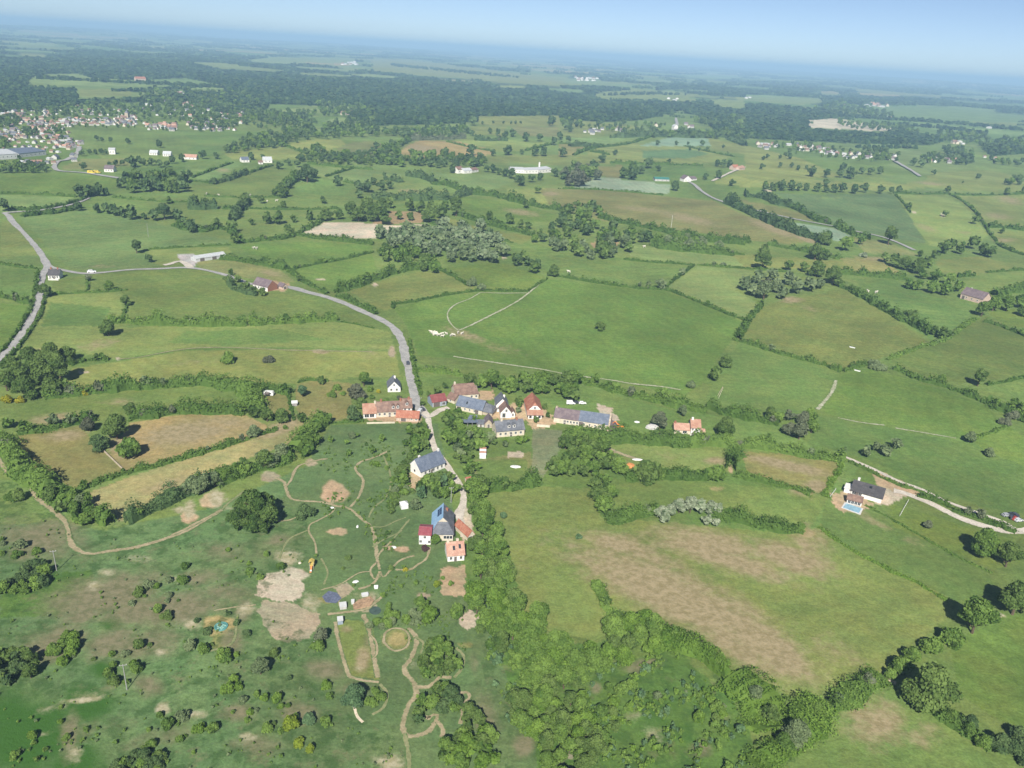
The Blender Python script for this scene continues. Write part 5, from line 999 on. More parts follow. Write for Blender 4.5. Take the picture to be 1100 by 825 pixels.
for i, (poly, sp, w, wh_) in enumerate(SCRUBB):
    for x, y in scatter(poly, sp * .72, 770 + i, .7, .5):
        if math.sin(x * .052 + 1.7 * math.sin(y * .035 + i)) + math.cos(y * .061 + x * .021 + i * 2) < ri.uniform(-.1, .9): continue
        p, R, z = place(x, y, w * ri.uniform(.4, 1.9)); CAND.append((R * 2 * FPX / z, R * 2 * FPX / z, f'rounded bush {wh_}', f'bushes {wh_}', ['mid', 'oak', 'grey', 'lime', 'hedge', 'mid'][ri.randrange(6)], p, R))
CAND.sort(key=lambda c: -c[0])
isb = lambda c: any(q in c[2] for q in ('bush', 'shrub', 'gorse'))
INDIV = [c for c in CAND if c[2] and not isb(c)][:300] + [c for c in CAND if c[2] and isb(c)][:300]; ids = set(id(c) for c in INDIV)
REST = [c for c in CAND if id(c) not in ids]
# several trees of one group carry one label; a plural label turns singular for each tree
SING = [('trees ', 'tree '), ('bushes ', 'bush '), ('shrubs ', 'shrub '), ('poplars ', 'poplar '), ('spruces ', 'spruce '), ('pair of tall dark tree ', 'tall dark tree '), ('pair of small bush ', 'small bush '), ('pair of yellow bush ', 'yellow bush '), ('pair of tree ', 'tree ')]
for c in INDIV:
    _, w, lab, grp, kd, p, R = c
    if grp:
        head = lab
        for a_, b_ in SING: head = head.replace(a_, b_, 1) if head.find(a_) in range(0, 30) else head
        lab = head
    shrubby = w < 8 and R < 2.6
    var = ri.randrange(4); s = R * ri.uniform(.95, 1.05)
    lod = 0 if w > 24 else (1 if w > 11 else 2)
    if w > 50: var = 2
    bush = ('bush' in lab or 'shrub' in lab or 'gorse' in lab)
    if bush:
        o = ob('shrub', shrub_mesh(kd, var, 0 if w > 10 else 1), loc=p, rotz=ri.uniform(0, 6.3), scale=(s, s, s * ri.uniform(.95, 1.25)))
        tag(o, lab, 'bush', grp)
    else:
        e = ob('tree', None, loc=p, rotz=ri.uniform(0, 6.3), scale=(s, s, s * ri.uniform(.85, 1.05))); e.empty_display_size = .2
        big = None
        if w > 54 and kd == 'oak' and 'spreading' in lab:
            Vb = []; Fb = []; tb_ = []; ob_ = 0
            for sx, sy, sz, sr in ((0, 0, .25, .62), (.55, -.15, 0, .42), (-.5, -.25, .02, .46), (.1, -.6, -.02, .40), (-.25, .5, .1, .48), (.42, .45, .05, .44), (-.72, .2, .0, .30), (.2, .05, .75, .36), (-.2, -.15, .62, .34), (.8, .1, .0, .26), (-.45, -.65, 0, .26)):
                V_, F_, t_ = crown_geo(int(990 + sx * 100 + sy * 37), int(2600 * sr), .13, 1.1, 11); F_ = [f + ob_ for f in F_]
                Vb.append(V_ * sr + np.array([sx, sy, sz])); Fb += quadfix(F_); tb_.append(np.clip(t_ - .12 + RNG.uniform(-.12, .1), 0, 1)); ob_ += len(V_)
            big = mk('crown', np.vstack(Vb), Fb, [KINDS['oak']], tint=np.concatenate(tb_))
        ob('crown', big or crown_mesh(kd, var, lod), e); ob('trunk', trunk_mesh(), e)
        tag(e, lab, 'tree', grp)
# everything smaller: one mass of far trees
def merged(name, items, mats, kinds_, label, cat, nleaf):
    by = {k: i for i, k in enumerate(kinds_)}; Vs = []; Fs = []; T = []; M = []; off = 0
    protos = [crown_geo(700 + q, nleaf, .42 if nleaf < 120 else .30, 1.0, 6) for q in range(5)]
    protos = [(V, np.vstack(F), t) for V, F, t in protos]
    for j, (kd, p, R) in enumerate(items):
        V, F, t = protos[j % 5]; a = RNG.uniform(0, 6.28); ca, sa = math.cos(a), math.sin(a)
        W = np.c_[(V[:, 0] * ca - V[:, 1] * sa), (V[:, 0] * sa + V[:, 1] * ca), V[:, 2]] * R + p
        Vs.append(W); Fs.append(F + off); T.append(np.clip(t + RNG.uniform(-.2, .2), 0, 1)); M.append(np.full(len(F), by[kd])); off += len(V)
    F = np.vstack(Fs); F = F.copy(); tri_ = F[:, 2] == F[:, 3]
    q4 = F[~tri_]; q3 = F[tri_][:, :3]; T = np.concatenate(T); M = np.concatenate(M)
    me = mk(name, np.vstack(Vs), q4, mats, extra=q3, tint=np.r_[T[~tri_], T[tri_]], midx=np.r_[M[~tri_], M[tri_]])
    o = ob(name, me); tag(o, label, cat, kind='stuff'); return o
ks = list(KINDS.keys())
merged('distant_trees', [(c[4], c[5], c[6]) for c in REST], [KINDS[k] for k in ks], ks, 'mass of small distant trees round the town, the copses and the far fields', 'trees', 90)

# forest canopy
FORD = leafmat('forest_dark', (.015, .038, .018), (.045, .085, .030)); FORL = leafmat('forest_light', (.026, .054, .020), (.076, .122, .038))
DOME_R = [(1.0, 0.0), (.98, .45), (.72, .85)]
def domes(P, R, H, rng):
    n = len(P); k = 6; an = np.arange(k) * 2 * math.pi / k
    V = []
    for rr_, zz in DOME_R:
        a = an[None, :] + rng.uniform(0, 6.28, n)[:, None]; q = rr_ * R[:, None] * rng.uniform(.8, 1.2, (n, k))
        V.append(np.stack([P[:, None, 0] + q * np.cos(a), P[:, None, 1] + q * np.sin(a), P[:, None, 2] + (zz * H[:, None]) * rng.uniform(.85, 1.15, (n, k)) * (zz > 0) - (zz == 0) * 1.0], -1))
    top = np.stack([P[:, 0], P[:, 1], P[:, 2] + H], -1)[:, None]
    V = np.concatenate(V + [top], 1)              # n, 19, 3
    f4 = []; f3 = []
    for j in range(2):
        for i in range(k): f4.append((j * k + i, j * k + (i + 1) % k, (j + 1) * k + (i + 1) % k, (j + 1) * k + i))
    for i in range(k): f3.append((2 * k + i, 2 * k + (i + 1) % k, 3 * k))
    o = (np.arange(n) * 19)[:, None, None]
    F4 = (np.array(f4)[None] + o).reshape(-1, 4); F3 = (np.array(f3)[None] + o).reshape(-1, 3)
    return V.reshape(-1, 3), F4, F3
def forest(name, label, polys, seed, mats):
    r = np.random.default_rng(seed); PP = []; RR_ = []
    for poly, sp, k in polys:
        pts = scatter(poly, sp, seed + len(poly), .30, .5)
        if not pts: continue
        qx = np.array([q[0] for q in pts]); qy = np.array([q[1] for q in pts]); kk = np.ones(len(pts), bool)
        off = 12 * FPX / np.maximum(((G(qx, qy) - CAM) @ _F), 500)
        for fp in (FARF if k == 0 else []): kk &= ~(inpoly(qx, qy, fp) | inpoly(qx, qy - off * .5, fp) | inpoly(qx, qy - off, fp))
        pts = [q for q, b_ in zip(pts, kk) if b_]
        if not pts: continue
        A = G(np.array([q[0] for q in pts]), np.array([q[1] for q in pts])); z = (A - CAM) @ _F
        PP.append(A); RR_.append(sp * .72 * z / FPX * r.uniform(.7, 1.25, len(A)))
    P = np.vstack(PP); R = np.concatenate(RR_); H = np.clip(R * r.uniform(1.1, 1.9, len(R)), 6, 15)
    V, F4, F3 = domes(P, R, H, r)
    tt = np.clip(.45 + r.normal(0, .22, len(P)), 0, 1)
    mi = (r.random(len(P)) < .35).astype(int)
    me = mk(name, V, F4, mats, extra=F3, tint=np.r_[np.repeat(tt, 12), np.repeat(tt, 6)], midx=np.r_[np.repeat(mi, 12), np.repeat(mi, 6)])
    tag(ob(name, me), label, 'forest', kind='stuff')
forest('forest', 'broad dark forest and far woods stretching to the horizon', WOODS, 77, [FORD, FORL])
# scattered far hedgerow trees over the plain beyond
def farplain():
    r = np.random.default_rng(8); n = 2600
    x = r.uniform(-30, 1130, n); hor = 20 + x * 67 / 1100
    y = hor + 5 + (r.random(n) ** 1.3) * 72
    x += np.round(r.normal(0, 1, n)) * 3
    for poly in FARF:
        k = ~(inpoly(x, y, poly) | inpoly(x, y - 2.5, poly)); x, y = x[k], y[k]
    A = G(x, y); z = (A - CAM) @ _F; k = (z > 2600) & (z < 30000); A, z = A[k], z[k]
    reps = 4; P = np.repeat(A, reps, 0); z = np.repeat(z, reps); dirs = np.repeat(r.uniform(-.5, .5, len(A)), reps)
    st = np.tile(np.arange(reps) - 1.5, len(A)) * z / FPX * 3.2
    P[:, 0] += st * np.cos(dirs); P[:, 1] += st * np.sin(dirs) * 1.5; P[:, 2] = hgt(P[:, 0], P[:, 1])
    R = 1.9 * z / FPX * r.uniform(.6, 1.3, len(z)); H = np.clip(R * 1.3, 5, 18)
    V, F4, F3 = domes(P, R, H, r); tt = np.clip(.4 + r.normal(0, .2, len(P)), 0, 1)
    me = mk('hedgerow_trees', V, F4, [KINDS['dark']], extra=F3, tint=np.r_[np.repeat(tt, 12), np.repeat(tt, 6)])
    tag(ob('hedgerow_trees', me), 'dark hedgerow trees scattered over the hazy far plain', 'trees', kind='stuff')
farplain()

# ------------------------------------------------------------------ low undergrowth in the rough meadows
UNDER = [([(-10,560),(60,560),(110,575),(230,560),(330,545),(340,600),(270,650),(340,700),(370,770),(440,800),(450,850),(-10,850)],330,(.3,.75),['mid','mid','grey']),
 ([(650,712),(728,700),(790,755),(805,800),(790,840),(660,840),(636,790),(625,745)],330,(.5,1.4),['mid','lime','blue','mid']),
 ([(505,640),(530,640),(560,720),(590,765),(575,800),(540,770)],160,(.5,1.5),['mid','blue']),
 ([(340,480),(440,470),(450,520),(440,560),(420,600),(350,560),(340,520)],240,(.35,.9),['mid','hedge']),
 ([(440,600),(500,640),(500,700),(440,700),(410,640)],130,(.3,.8),['mid','hedge']),
 ([(640,640),(700,670),(760,715),(850,770),(840,800),(790,740),(720,690),(660,680)],260,(.6,1.6),['lime','mid'])]
def under():
    items = []; r = random.Random(3)
    for poly, n, (a_, b_), kds in UNDER:
        xs = [p[0] for p in poly]; ys = [p[1] for p in poly]; c_ = 0; tr = 0
        while c_ < n and tr < n * 6:
            tr += 1; x = r.uniform(min(xs), max(xs)); y = r.uniform(min(ys), max(ys))
            # gather into drifts
            if math.sin(x * .11 + 2 * math.sin(y * .07)) + math.cos(y * .13 + x * .03) < r.uniform(-.6, 1.2): continue
            if not inpoly(np.array([x]), np.array([y]), poly)[0]: continue
            p = g(x, y); items.append((kds[r.randrange(len(kds))], p - np.array([0, 0, .25 * b_]), r.uniform(a_, b_) * (1.5 if r.random() < .07 else 1))); c_ += 1
    used = sorted(set(i[0] for i in items))
    merged('undergrowth', items, [KINDS[k] for k in used], used, 'low scrub and tussocks dotted over the rough foreground meadows', 'undergrowth', 36)
under()
# ------------------------------------------------------------------ buildings
WALLS = dict(white=plain('white_render', (.66, .64, .60), .9, .08, .6), cream=plain('cream_render', (.52, .46, .36), .9, .12, .6), stone=plain('rubble_stone', (.37, .31, .23), .95, .28, 1.6),
             pink=plain('pinkish_stone', (.46, .35, .28), .95, .2, 1.2), grey=plain('grey_render', (.40, .39, .37), .9, .12, .8), brick=plain('brick', (.28, .13, .085), .9, .25, 2.0),
             wood=plain('weathered_boards', (.26, .24, .23), .9, .2, 2.), blue=plain('blue_grey_boards', (.22, .26, .31), .8, .15, 1.5), steel=plain('pale_steel', (.45, .46, .45), .6, .1, .5))
ROOFS = dict(slate=roofmat('slate', (.10, .108, .125), (.16, .168, .185), .55), blueslate=roofmat('blue_slate', (.105, .128, .172), (.155, .18, .225), .5), red=roofmat('red_tiles', (.30, .105, .065), (.40, .19, .12)),
             orange=roofmat('orange_tiles', (.32, .160, .105), (.38, .235, .165)), brown=roofmat('old_brown_tiles', (.155, .095, .075), (.25, .16, .12)), pinkt=roofmat('pink_tiles', (.37, .20, .145), (.46, .30, .22)),
             maroon=roofmat('maroon_sheet', (.19, .055, .055), (.25, .09, .08), .5), dark=roofmat('dark_tiles', (.055, .052, .055), (.085, .08, .082), .7), purple=roofmat('purple_tiles', (.125, .095, .105), (.19, .15, .15)),
             sheet=roofmat('pale_sheeting', (.40, .42, .43), (.50, .51, .50), .6), skyblue=roofmat('sky_blue_panels', (.22, .36, .52), (.28, .42, .57), .35), crimson=roofmat('crimson_sheet', (.24, .055, .07), (.29, .09, .10), .6), green=roofmat('green_sheet', (.04, .16, .13), (.06, .20, .16), .5))
GLASS = plain('window_glass', (.03, .035, .04), .15, .05, 1, 0, .6); FRAME = plain('window_frame', (.62, .61, .58), .7, .03); DOORM = plain('door_paint', (.12, .10, .09), .7, .1)
BRICK = WALLS['brick']

class House:
    """a building whose sections stand on traced wall feet; local axes: x along the front, y away from the viewer"""
    def __init__(s, name, label, cat, A, B, group=None):
        P = g(*A); Q = g(*B); u = (Q - P)[:2]; s.L = float(np.hypot(*u)); s.ang = math.atan2(u[1], u[0]); s.base = P.copy()
        m = (P + Q) / 2; s.root = ob(name, None, loc=(m[0], m[1], float(hgt(m[0], m[1]))), rotz=s.ang); s.root.empty_display_size = 1
        tag(s.root, label, cat, group)
    def add(s, nm, mb, mats, parent=None, smooth=False): return ob(nm, mb.mesh(nm, mats, smooth), parent or s.root)
    def sec(s, x0, x1, y0, y1, wh, rh, wall, roof, ridge='x', hip=(0, 0), over=.35, chim=(), win=(), doors=(), dorm=(), gwin=False, skylights=(), z0=0., roofs2=None, backdrop=1.2):
        """walls x0..x1, y0..y1 to height wh, roof rising rh; win: (x, z, w, h) on the front"""
        w = MB(); W = [(x0, y0), (x1, y0), (x1, y1), (x0, y1)]; xm, ym = (x0 + x1) / 2, (y0 + y1) / 2
        V = [(x, y, z0 - backdrop) for x, y in W] + [(x, y, wh) for x, y in W]
        F = [(0, 1, 5, 4), (1, 2, 6, 5), (2, 3, 7, 6), (3, 0, 4, 7), (3, 2, 1, 0)]
        if ridge == 'x':
            hx = hip[0] or 0, hip[1] or 0
            k0 = (1 - hx[0]); k1 = (1 - hx[1])
            if k0 > 0: V.append((x0, ym, wh + rh * min(1, k0))); F.append((0 + 4, 7, len(V) - 1))
            if k1 > 0: V.append((x1, ym, wh + rh * min(1, k1))); F.append((6, 5, len(V) - 1))
        else:
            k0 = 1 - hip[0]; k1 = 1 - hip[1]
            if k0 > 0:
                z = wh + rh * k0
                if k0 < 1: V += [(x0 + (xm - x0) * k0, y0, z), (x1 - (x1 - xm) * k0, y0, z)]; n = len(V); F.append((4, 5, n - 1, n - 2))
                else: V.append((xm, y0, z)); F.append((4, 5, len(V) - 1))
            if k1 > 0: V.append((xm, y1, wh + rh * k1)); F.append((6, 7, len(V) - 1))
        w.add(V, F); s.add('wall', w, [WALLS[wall]])
        r = MB(); o = over; t = .22
        if ridge == 'x':
            sl = rh / ((y1 - y0) / 2); ze = wh - o * sl + .04; zr = wh + rh + .04
            X0, X1, Y0, Y1 = x0 - o, x1 + o, y0 - o, y1 + o
            a = X0 + (ym - Y0) * hip[0]; b = X1 - (ym - Y0) * hip[1]
            r.slab([(X0, Y0, ze), (X1, Y0, ze), (b, ym, zr), (a, ym, zr)], t, 0)
            r.slab([(X1, Y1, ze), (X0, Y1, ze), (a, ym, zr), (b, ym, zr)], t, 1 if roofs2 else 0)
            if hip[0]: r.slab([(X0, Y1, ze), (X0, Y0, ze), (a, ym, zr)], t, 0)
            if hip[1]: r.slab([(X1, Y0, ze), (X1, Y1, ze), (b, ym, zr)], t, 0)
            r.tube((a, ym, zr - .02), (b, ym, zr - .02), .14, .14, 6)
        else:
            sl = rh / ((x1 - x0) / 2); ze = wh - o * sl + .04; zr = wh + rh + .04
            X0, X1, Y0, Y1 = x0 - o, x1 + o, y0 - o, y1 + o
            if hip[0]:   # clipped gable towards the front
                q = hip[0]; zk = ze + (zr - ze) * (1 - q); xk0 = X0 + (xm - X0) * (1 - q); xk1 = X1 - (X1 - xm) * (1 - q); yk = Y0 + (xm - X0) * q * 1.0
                r.slab([(X0, Y1, ze), (X0, Y0, ze), (xk0, Y0, zk), (xm, yk, zr), (xm, Y1, zr)], t, 0)
                r.slab([(X1, Y0, ze), (X1, Y1, ze), (xm, Y1, zr), (xm, yk, zr), (xk1, Y0, zk)], t, 1 if roofs2 else 0)
                r.slab([(xk0, Y0, zk), (xk1, Y0, zk), (xm, yk, zr)], t, 0); ya = yk
            else:
                r.slab([(X0, Y1, ze), (X0, Y0, ze), (xm, Y0, zr), (xm, Y1, zr)], t, 0)
                r.slab([(X1, Y0, ze), (X1, Y1, ze), (xm, Y1, zr), (xm, Y0, zr)], t, 1 if roofs2 else 0); ya = Y0
            r.tube((xm, ya, zr - .02), (xm, Y1, zr - .02), .14, .14, 6)
        mats = [ROOFS[roof]] + ([ROOFS[roofs2]] if roofs2 else [])
        ro = s.add('roof', r, mats)
        def zroof(x, y): return wh + rh * (1 - abs(y - ym) / ((y1 - y0) / 2)) if ridge == 'x' else wh + rh * (1 - abs(x - xm) / ((x1 - x0) / 2))
        for (cx, cy, ch, mat) in chim:
            z = zroof(cx, cy); c = MB(); c.box((cx, cy, z + ch / 2 - .5), (.95, .7, ch + 1)); c.box((cx, cy, z + ch + .08), (1.1, .85, .16)); c.tube((cx - .2, cy, z + ch + .1), (cx - .2, cy, z + ch + .5), .13, .11, 6); c.tube((cx + .2, cy, z + ch + .1), (cx + .2, cy, z + ch + .5), .13, .11, 6)
            s.add('chimney', c, [WALLS[mat]], ro)
        for (x, z, ww, hh) in win:
            m = MB(); m.box((x, y0 - .03, z), (ww + .24, .12, hh + .24), 0); m.box((x, y0 - .055, z), (ww, .12, hh), 1); m.box((x, y0 - .08, z), (.07, .12, hh), 0); m.box((x, y0 - .1, z - hh / 2 - .14), (ww + .4, .3, .1), 0)
            s.add('window', m, [FRAME, GLASS])
        for (x, ww, hh) in doors:
            m = MB(); m.box((x, y0 - .03, hh / 2), (ww + .3, .12, hh + .14), 0); m.box((x, y0 - .06, hh / 2 - .02), (ww, .12, hh), 1); m.box((x + ww * .35, y0 - .14, 1.05), (.08, .06, .16), 0)
            s.add('door', m, [FRAME, DOORM])
        for (x, mat) in dorm:
            y = y0 + (ym - y0) * .35; z = zroof(x, y); m = MB(); m.box((x, y + .2, z + .35), (1.3, 1.7, 1.5), 0); m.box((x, y - .68, z + .4), (.85, .08, .95), 1)
            m.slab([(x - .85, y - .9, z + 1.05), (x, y - .9, z + 1.75), (x, y + 1.9, z + 1.75), (x - .85, y + 1.9, z + 1.05)], .12, 2); m.slab([(x, y - .9, z + 1.75), (x + .85, y - .9, z + 1.05), (x + .85, y + 1.9, z + 1.05), (x, y + 1.9, z + 1.75)], .12, 2)
            s.add('dormer', m, [WALLS[mat], GLASS, ROOFS[roof]], ro)
        for (x, f) in skylights:
            y = y0 + (ym - y0) * f; z = zroof(x, y) + .12; dz = rh / (ym - y0); m = MB(); m.slab([(x - .45, y - .6, z - .6 * dz), (x + .45, y - .6, z - .6 * dz), (x + .45, y + .6, z + .6 * dz), (x - .45, y + .6, z + .6 * dz)], .12, 0)
            s.add('skylight', m, [GLASS], ro)
        if gwin:
            for sx, x in ((-1, x0), (1, x1)):
                m = MB(); m.box((x + sx * .03, ym, wh * .55), (.1, 1.2, 1.4), 0); m.box((x + sx * .06, ym, wh * .55), (.1, .95, 1.15), 1); s.add('window', m, [FRAME, GLASS])
        return ro

def wins(x0, x1, n, z=1.5, w=1.0, h=1.25): return [(x0 + (x1 - x0) * (i + .5) / n, z, w, h) for i in range(n)]

h = House('cottage', 'small white gabled cottage with dark slate roof beside the road', 'cottage', (416.6, 421.3), (430.2, 421)); L = h.L
h.sec(-L/2, L/2, 0, 9, 2.9, 3.7, 'white', 'slate', 'y', chim=[(.6, 6, 1.1, 'white')], win=[(-1.6, 1.5, 1, 1.2), (1.4, 1.5, 1, 1.2), (0, 4.3, .9, 1.0)], gwin=True)
# long farmhouse row
h = House('farmhouse', 'long white farmhouse row with orange and brown tiled roofs at the road bend', 'farmhouse', (391, 449.5), (442.5, 447)); L = h.L; k = L / 51.5
x = lambda px: -L/2 + (px - 391) * k
h.sec(x(390.5), x(404), 0, 8, 3.0, 3.6, 'white', 'orange', hip=(0, 0), chim=[(x(403.5), 4, 1.0, 'cream')], win=[(x(394), 1.5, 2.2, 1.8), (x(399.5), 1.5, 2.2, 1.8)])
h.sec(x(404)+.02, x(432.5), .6, 8.2, 3.3, 3.9, 'cream', 'brown', chim=[(x(410), 4.4, 1.1, 'brick'), (x(431), 4.4, 1.1, 'brick')], win=wins(x(405), x(432), 5, 1.7), doors=[(x(418.5), 1.1, 2.1)], dorm=[(x(422.5), 'white'), (x(427.5), 'white')])
h.sec(x(432.5)+.02, x(442.8), 1.2, 9.5, 4.6, 3.4, 'white', 'brown', chim=[(x(440), 5, .9, 'brick')], win=wins(x(433), x(442), 2, 3.6, .9, 1.1), dorm=[(x(437.5), 'white')])
h = House('barn', 'low barn with red tiled roof in front of the long farmhouse', 'barn', (425.5, 452.2), (449.5, 453.4)); L = h.L
h.sec(-L/2, L/2, 0, 6.2, 2.4, 2.4, 'pink', 'red', doors=[(-2, 2.6, 2.2)], win=wins(1, L/2, 2, 1.5, .8, .8))
# dark red open barn
h = House('barn', 'open fronted barn with maroon roof at the road junction', 'barn', (464.5, 437.6), (479.5, 435.4)); L = h.L
h.sec(-L/2, L/2, 0, 7.5, 3.2, 2.5, 'blue', 'maroon', doors=[(-L*.2, 3.8, 2.7)], win=[(L*.3, 1.4, 1.6, 1.6)])
# brown roofed barn behind
h = House('barn', 'large barn with weathered brown tiled roof behind the blue slate barn', 'barn', (489, 429.5), (514, 428)); L = h.L
h.sec(-L/2, L/2, 0, 11, 3.2, 4.0, 'cream', 'brown', hip=(0, .35), chim=[(-L/2+.6, 5.5, 1.0, 'cream')], win=wins(L*.1, L/2, 2))
h = House('barn', 'small gabled outhouse with brown roof joining the big brown barn', 'barn', (480, 431), (488, 434)); L = h.L
h.sec(-L/2, L/2, 0, 6, 2.4, 2.2, 'cream', 'brown', win=[(0, 1.3, .8, .9)])
# blue grey slate barn
h = House('barn', 'long barn with blue grey slate roof and cream walls in the hamlet', 'barn', (490, 440), (517.5, 446)); L = h.L
h.sec(-L/2, L/2, 0, 9, 3.0, 3.6, 'cream', 'blueslate', win=wins(-L/2+1, L/2-3, 4, 1.5, .8, 1.0), doors=[(-L*.42, 1.6, 2.2), (L*.3, 2.0, 2.3)], skylights=[(-2, .4)])
h.sec(L/2+.02, L/2+5.5, 1, 9.5, 2.2, 2.6, 'stone', 'slate', hip=(0, .6))
# white house with gabled wing
h = House('house', 'white two part house with slate and brown roofs and glazed gable', 'house', (537.5, 449), (548.8, 449)); L = h.L
h.sec(-L/2, L/2, 0, 7.5, 3.6, 3.2, 'white', 'brown', 'y', win=[(-1.0, 1.6, 1.6, 2.4), (0.2, 4.3, 1.0, 1.4)])
h.sec(-L/2-1.6, L/2-.8, 7.6, 16, 4.6, 3.4, 'white', 'slate', 'y', chim=[(.2, 13, .9, 'white')], win=[(-L/2-.4, 2.4, .9, 1.1)])
h.sec(L/2+.02, L/2+2.2, .8, 6, 2.6, 1.4, 'white', 'brown', 'y', win=[(L/2+1.1, 1.5, .8, 1.4)])
# red half hipped house
h = House('house', 'cream house with big red tiled roof and orange lower roof in the hamlet', 'house', (566.4, 450), (582.6, 450.2)); L = h.L
h.sec(-L/2, L/2, 2.6, 17, 4.0, 4.0, 'white', 'red', 'y', win=[(0, 5.3, 1, 1), (-2.2, 3.0, 1, 1)], hip=(.25, 0))
m = MB(); m.slab([(-L/2-.5, -.6, 2.6), (L/2+.5, -.6, 2.6), (L/2+.2, 2.55, 4.3), (-L/2-.2, 2.55, 4.3)], .2); h.add('porch_roof', m, [ROOFS['orange']])
m = MB(); m.box((0, 1.3, .7), (L-1, 2.5, 3.4)); h.add('porch', m, [WALLS['white']])
for q in (-.3, 0, .3):
    m = MB(); m.box((L*q, .03, 1.2), (1.6, .12, 1.7), 0); m.box((L*q, 0, 1.2), (1.3, .12, 1.45), 1); h.add('window', m, [FRAME, GLASS])
# slate roofed house with chimney
h = House('house', 'long stone house with blue slate roof, dormers and chimneys in the garden', 'house', (533.5, 470), (563, 467.4)); L = h.L
h.sec(-L/2, L/2, 0, 8.5, 3.6, 3.6, 'cream', 'slate', chim=[(-L*.27, 4.2, 1.2, 'cream'), (L*.28, 4.2, .9, 'brick')], win=wins(-L/2+.6, L/2-.6, 5, 1.8), doors=[(L*.02, 1.1, 2.1)], dorm=[(-L*.05, 'white'), (L*.14, 'white')], gwin=True)
h = House('outhouse', 'small gabled stone outhouse with brown roof beside the slate roofed house', 'shed', (520.5, 459.4), (529, 459.6)); L = h.L
h.sec(-L/2, L/2, 0, 7, 2.6, 2.4, 'stone', 'purple', 'y', doors=[(0, 1.2, 2)])
# open shelter
h = House('shelter', 'open timber shelter with blue grey sheet roof in the orchard', 'shelter', (497, 458), (512.5, 458)); L = h.L
m = MB(); m.slab([(-L/2-.4, -.5, 2.5), (L/2+.4, -.5, 2.5), (L/2+.4, 6, 3.6), (-L/2-.4, 6, 3.6)], .16); h.add('roof', m, [ROOFS['blueslate']])
m = MB(); m.box((0, 5.4, 1.4), (L, .2, 3.6)); h.add('wall', m, [WALLS['blue']])
for q in (-.48, -.16, .16, .48):
    m = MB(); m.box((L*q, .1, 1.1), (.2, .2, 2.9)); h.add('post', m, [WALLS['wood']])
h = House('shed', 'low grey link shed between shelter and stone outhouse', 'shed', (513, 458.6), (520, 459)); L = h.L
h.sec(-L/2, L/2, 0, 5, 2.0, 1.0, 'grey', 'slate', doors=[(0, 1, 1.8)])
# long barn on the right
h = House('barn', 'very long stone barn with two tone slate roof, longest building of the hamlet', 'barn', (594.5, 453.6), (653.8, 462.4)); L = h.L; k = L / 59.3
h.sec(-L/2, -L/2+27*k, 0, 10, 3.2, 3.4, 'cream', 'purple', chim=[(-L/2+.6, 5, .5, 'stone')], win=wins(-L/2+5, -L/2+27*k, 5, 1.6, .9, 1.1), doors=[(-L/2+12*k, 1.2, 2.2)], over=.25)
h.sec(-L/2+27*k+.02, L/2-.5, 0, 10, 3.3, 3.5, 'cream', 'blueslate', win=wins(-L/2+30*k, L/2-3, 4, 1.6, .8, 1.0), doors=[(L/2-3, 1.4, 2.2), (0, 2.4, 2.6)], over=.25)
m = MB(); m.add([(L/2-.45, -.5, -1), (L/2+.45, -.5, -1), (L/2+.45, 10.5, -1), (L/2-.45, 10.5, -1), (L/2-.45, -.5, 3.5), (L/2+.45, -.5, 3.5), (L/2+.45, 10.5, 3.5), (L/2-.45, 10.5, 3.5), (L/2-.45, 5, 7.6), (L/2+.45, 5, 7.6)], [(0,1,5,4),(2,3,7,6),(1,2,6,9,5),(3,0,4,8,7),(4,5,9,8),(6,7,8,9)]); h.add('gable_wall', m, [WALLS['stone']])
m = MB(); m.slab([(L/2+.5, 0, 2.4), (L/2+4.2, 0, 1.6), (L/2+4.2, 8, 1.6), (L/2+.5, 8, 2.6)], .2); m.box((L/2+2.3, 4, .4), (3.6, 7.6, 2.2)); h.add('lean_to', m, [ROOFS['purple']])
# red roofed white cottage in the fields
h = House('cottage', 'white cottage with bright red roof and low tiled wing among the fields', 'cottage', (741.4, 467.8), (751.4, 468.4)); L = h.L
h.sec(-L/2, L/2, 0, 7.5, 4.8, 3.0, 'white', 'orange', chim=[(-1.6, 3.6, .9, 'white')], win=[(-1.6, 3.9, .8, 1.1), (.1, 3.9, .8, 1.1), (1.7, 3.9, .8, 1.1), (1.6, 1.4, .8, 1.1)], doors=[(-.6, 2.0, 2.1)], gwin=True)
h.sec(-L/2-8.2, -L/2-.02, 1.2, 7.5, 2.6, 2.2, 'cream', 'pinkt', chim=[(-L/2-7.8, 4.3, .8, 'brick')], win=[(-L/2-6, 1.4, 1, 1), (-L/2-2.8, 1.4, 2, 1.6)])
h.sec(L/2+.02, L/2+2.6, .6, 4, 2.2, 1.0, 'white', 'pinkt', win=[(L/2+1.2, 1.2, .7, .9)])
# white house by the lane
h = House('house', 'white house with steep blue slate roof beside the lane, turned to the lower right', 'house', (452, 513), (477.8, 502.6)); L = h.L
h.sec(-L/2, L/2, 0, 8.6, 3.2, 4.4, 'white', 'blueslate', chim=[(-L*.22, 6.2, 1.4, 'white'), (L/2-.7, 4.3, .7, 'white')], win=wins(-L/2+1.4, L/2-.8, 5, 1.6, .95, 1.3), doors=[(-L*.05, 1.1, 2.1)], gwin=True)
m = MB(); m.box((L/2+1.2, 5, .9), (2.0, 5, 3.2)); m.slab([(L/2, 2.3, 3.0), (L/2+2.5, 2.3, 2.4), (L/2+2.5, 7.8, 2.4), (L/2, 7.8, 3.0)], .14); h.add('side_porch', m, [ROOFS['maroon']])
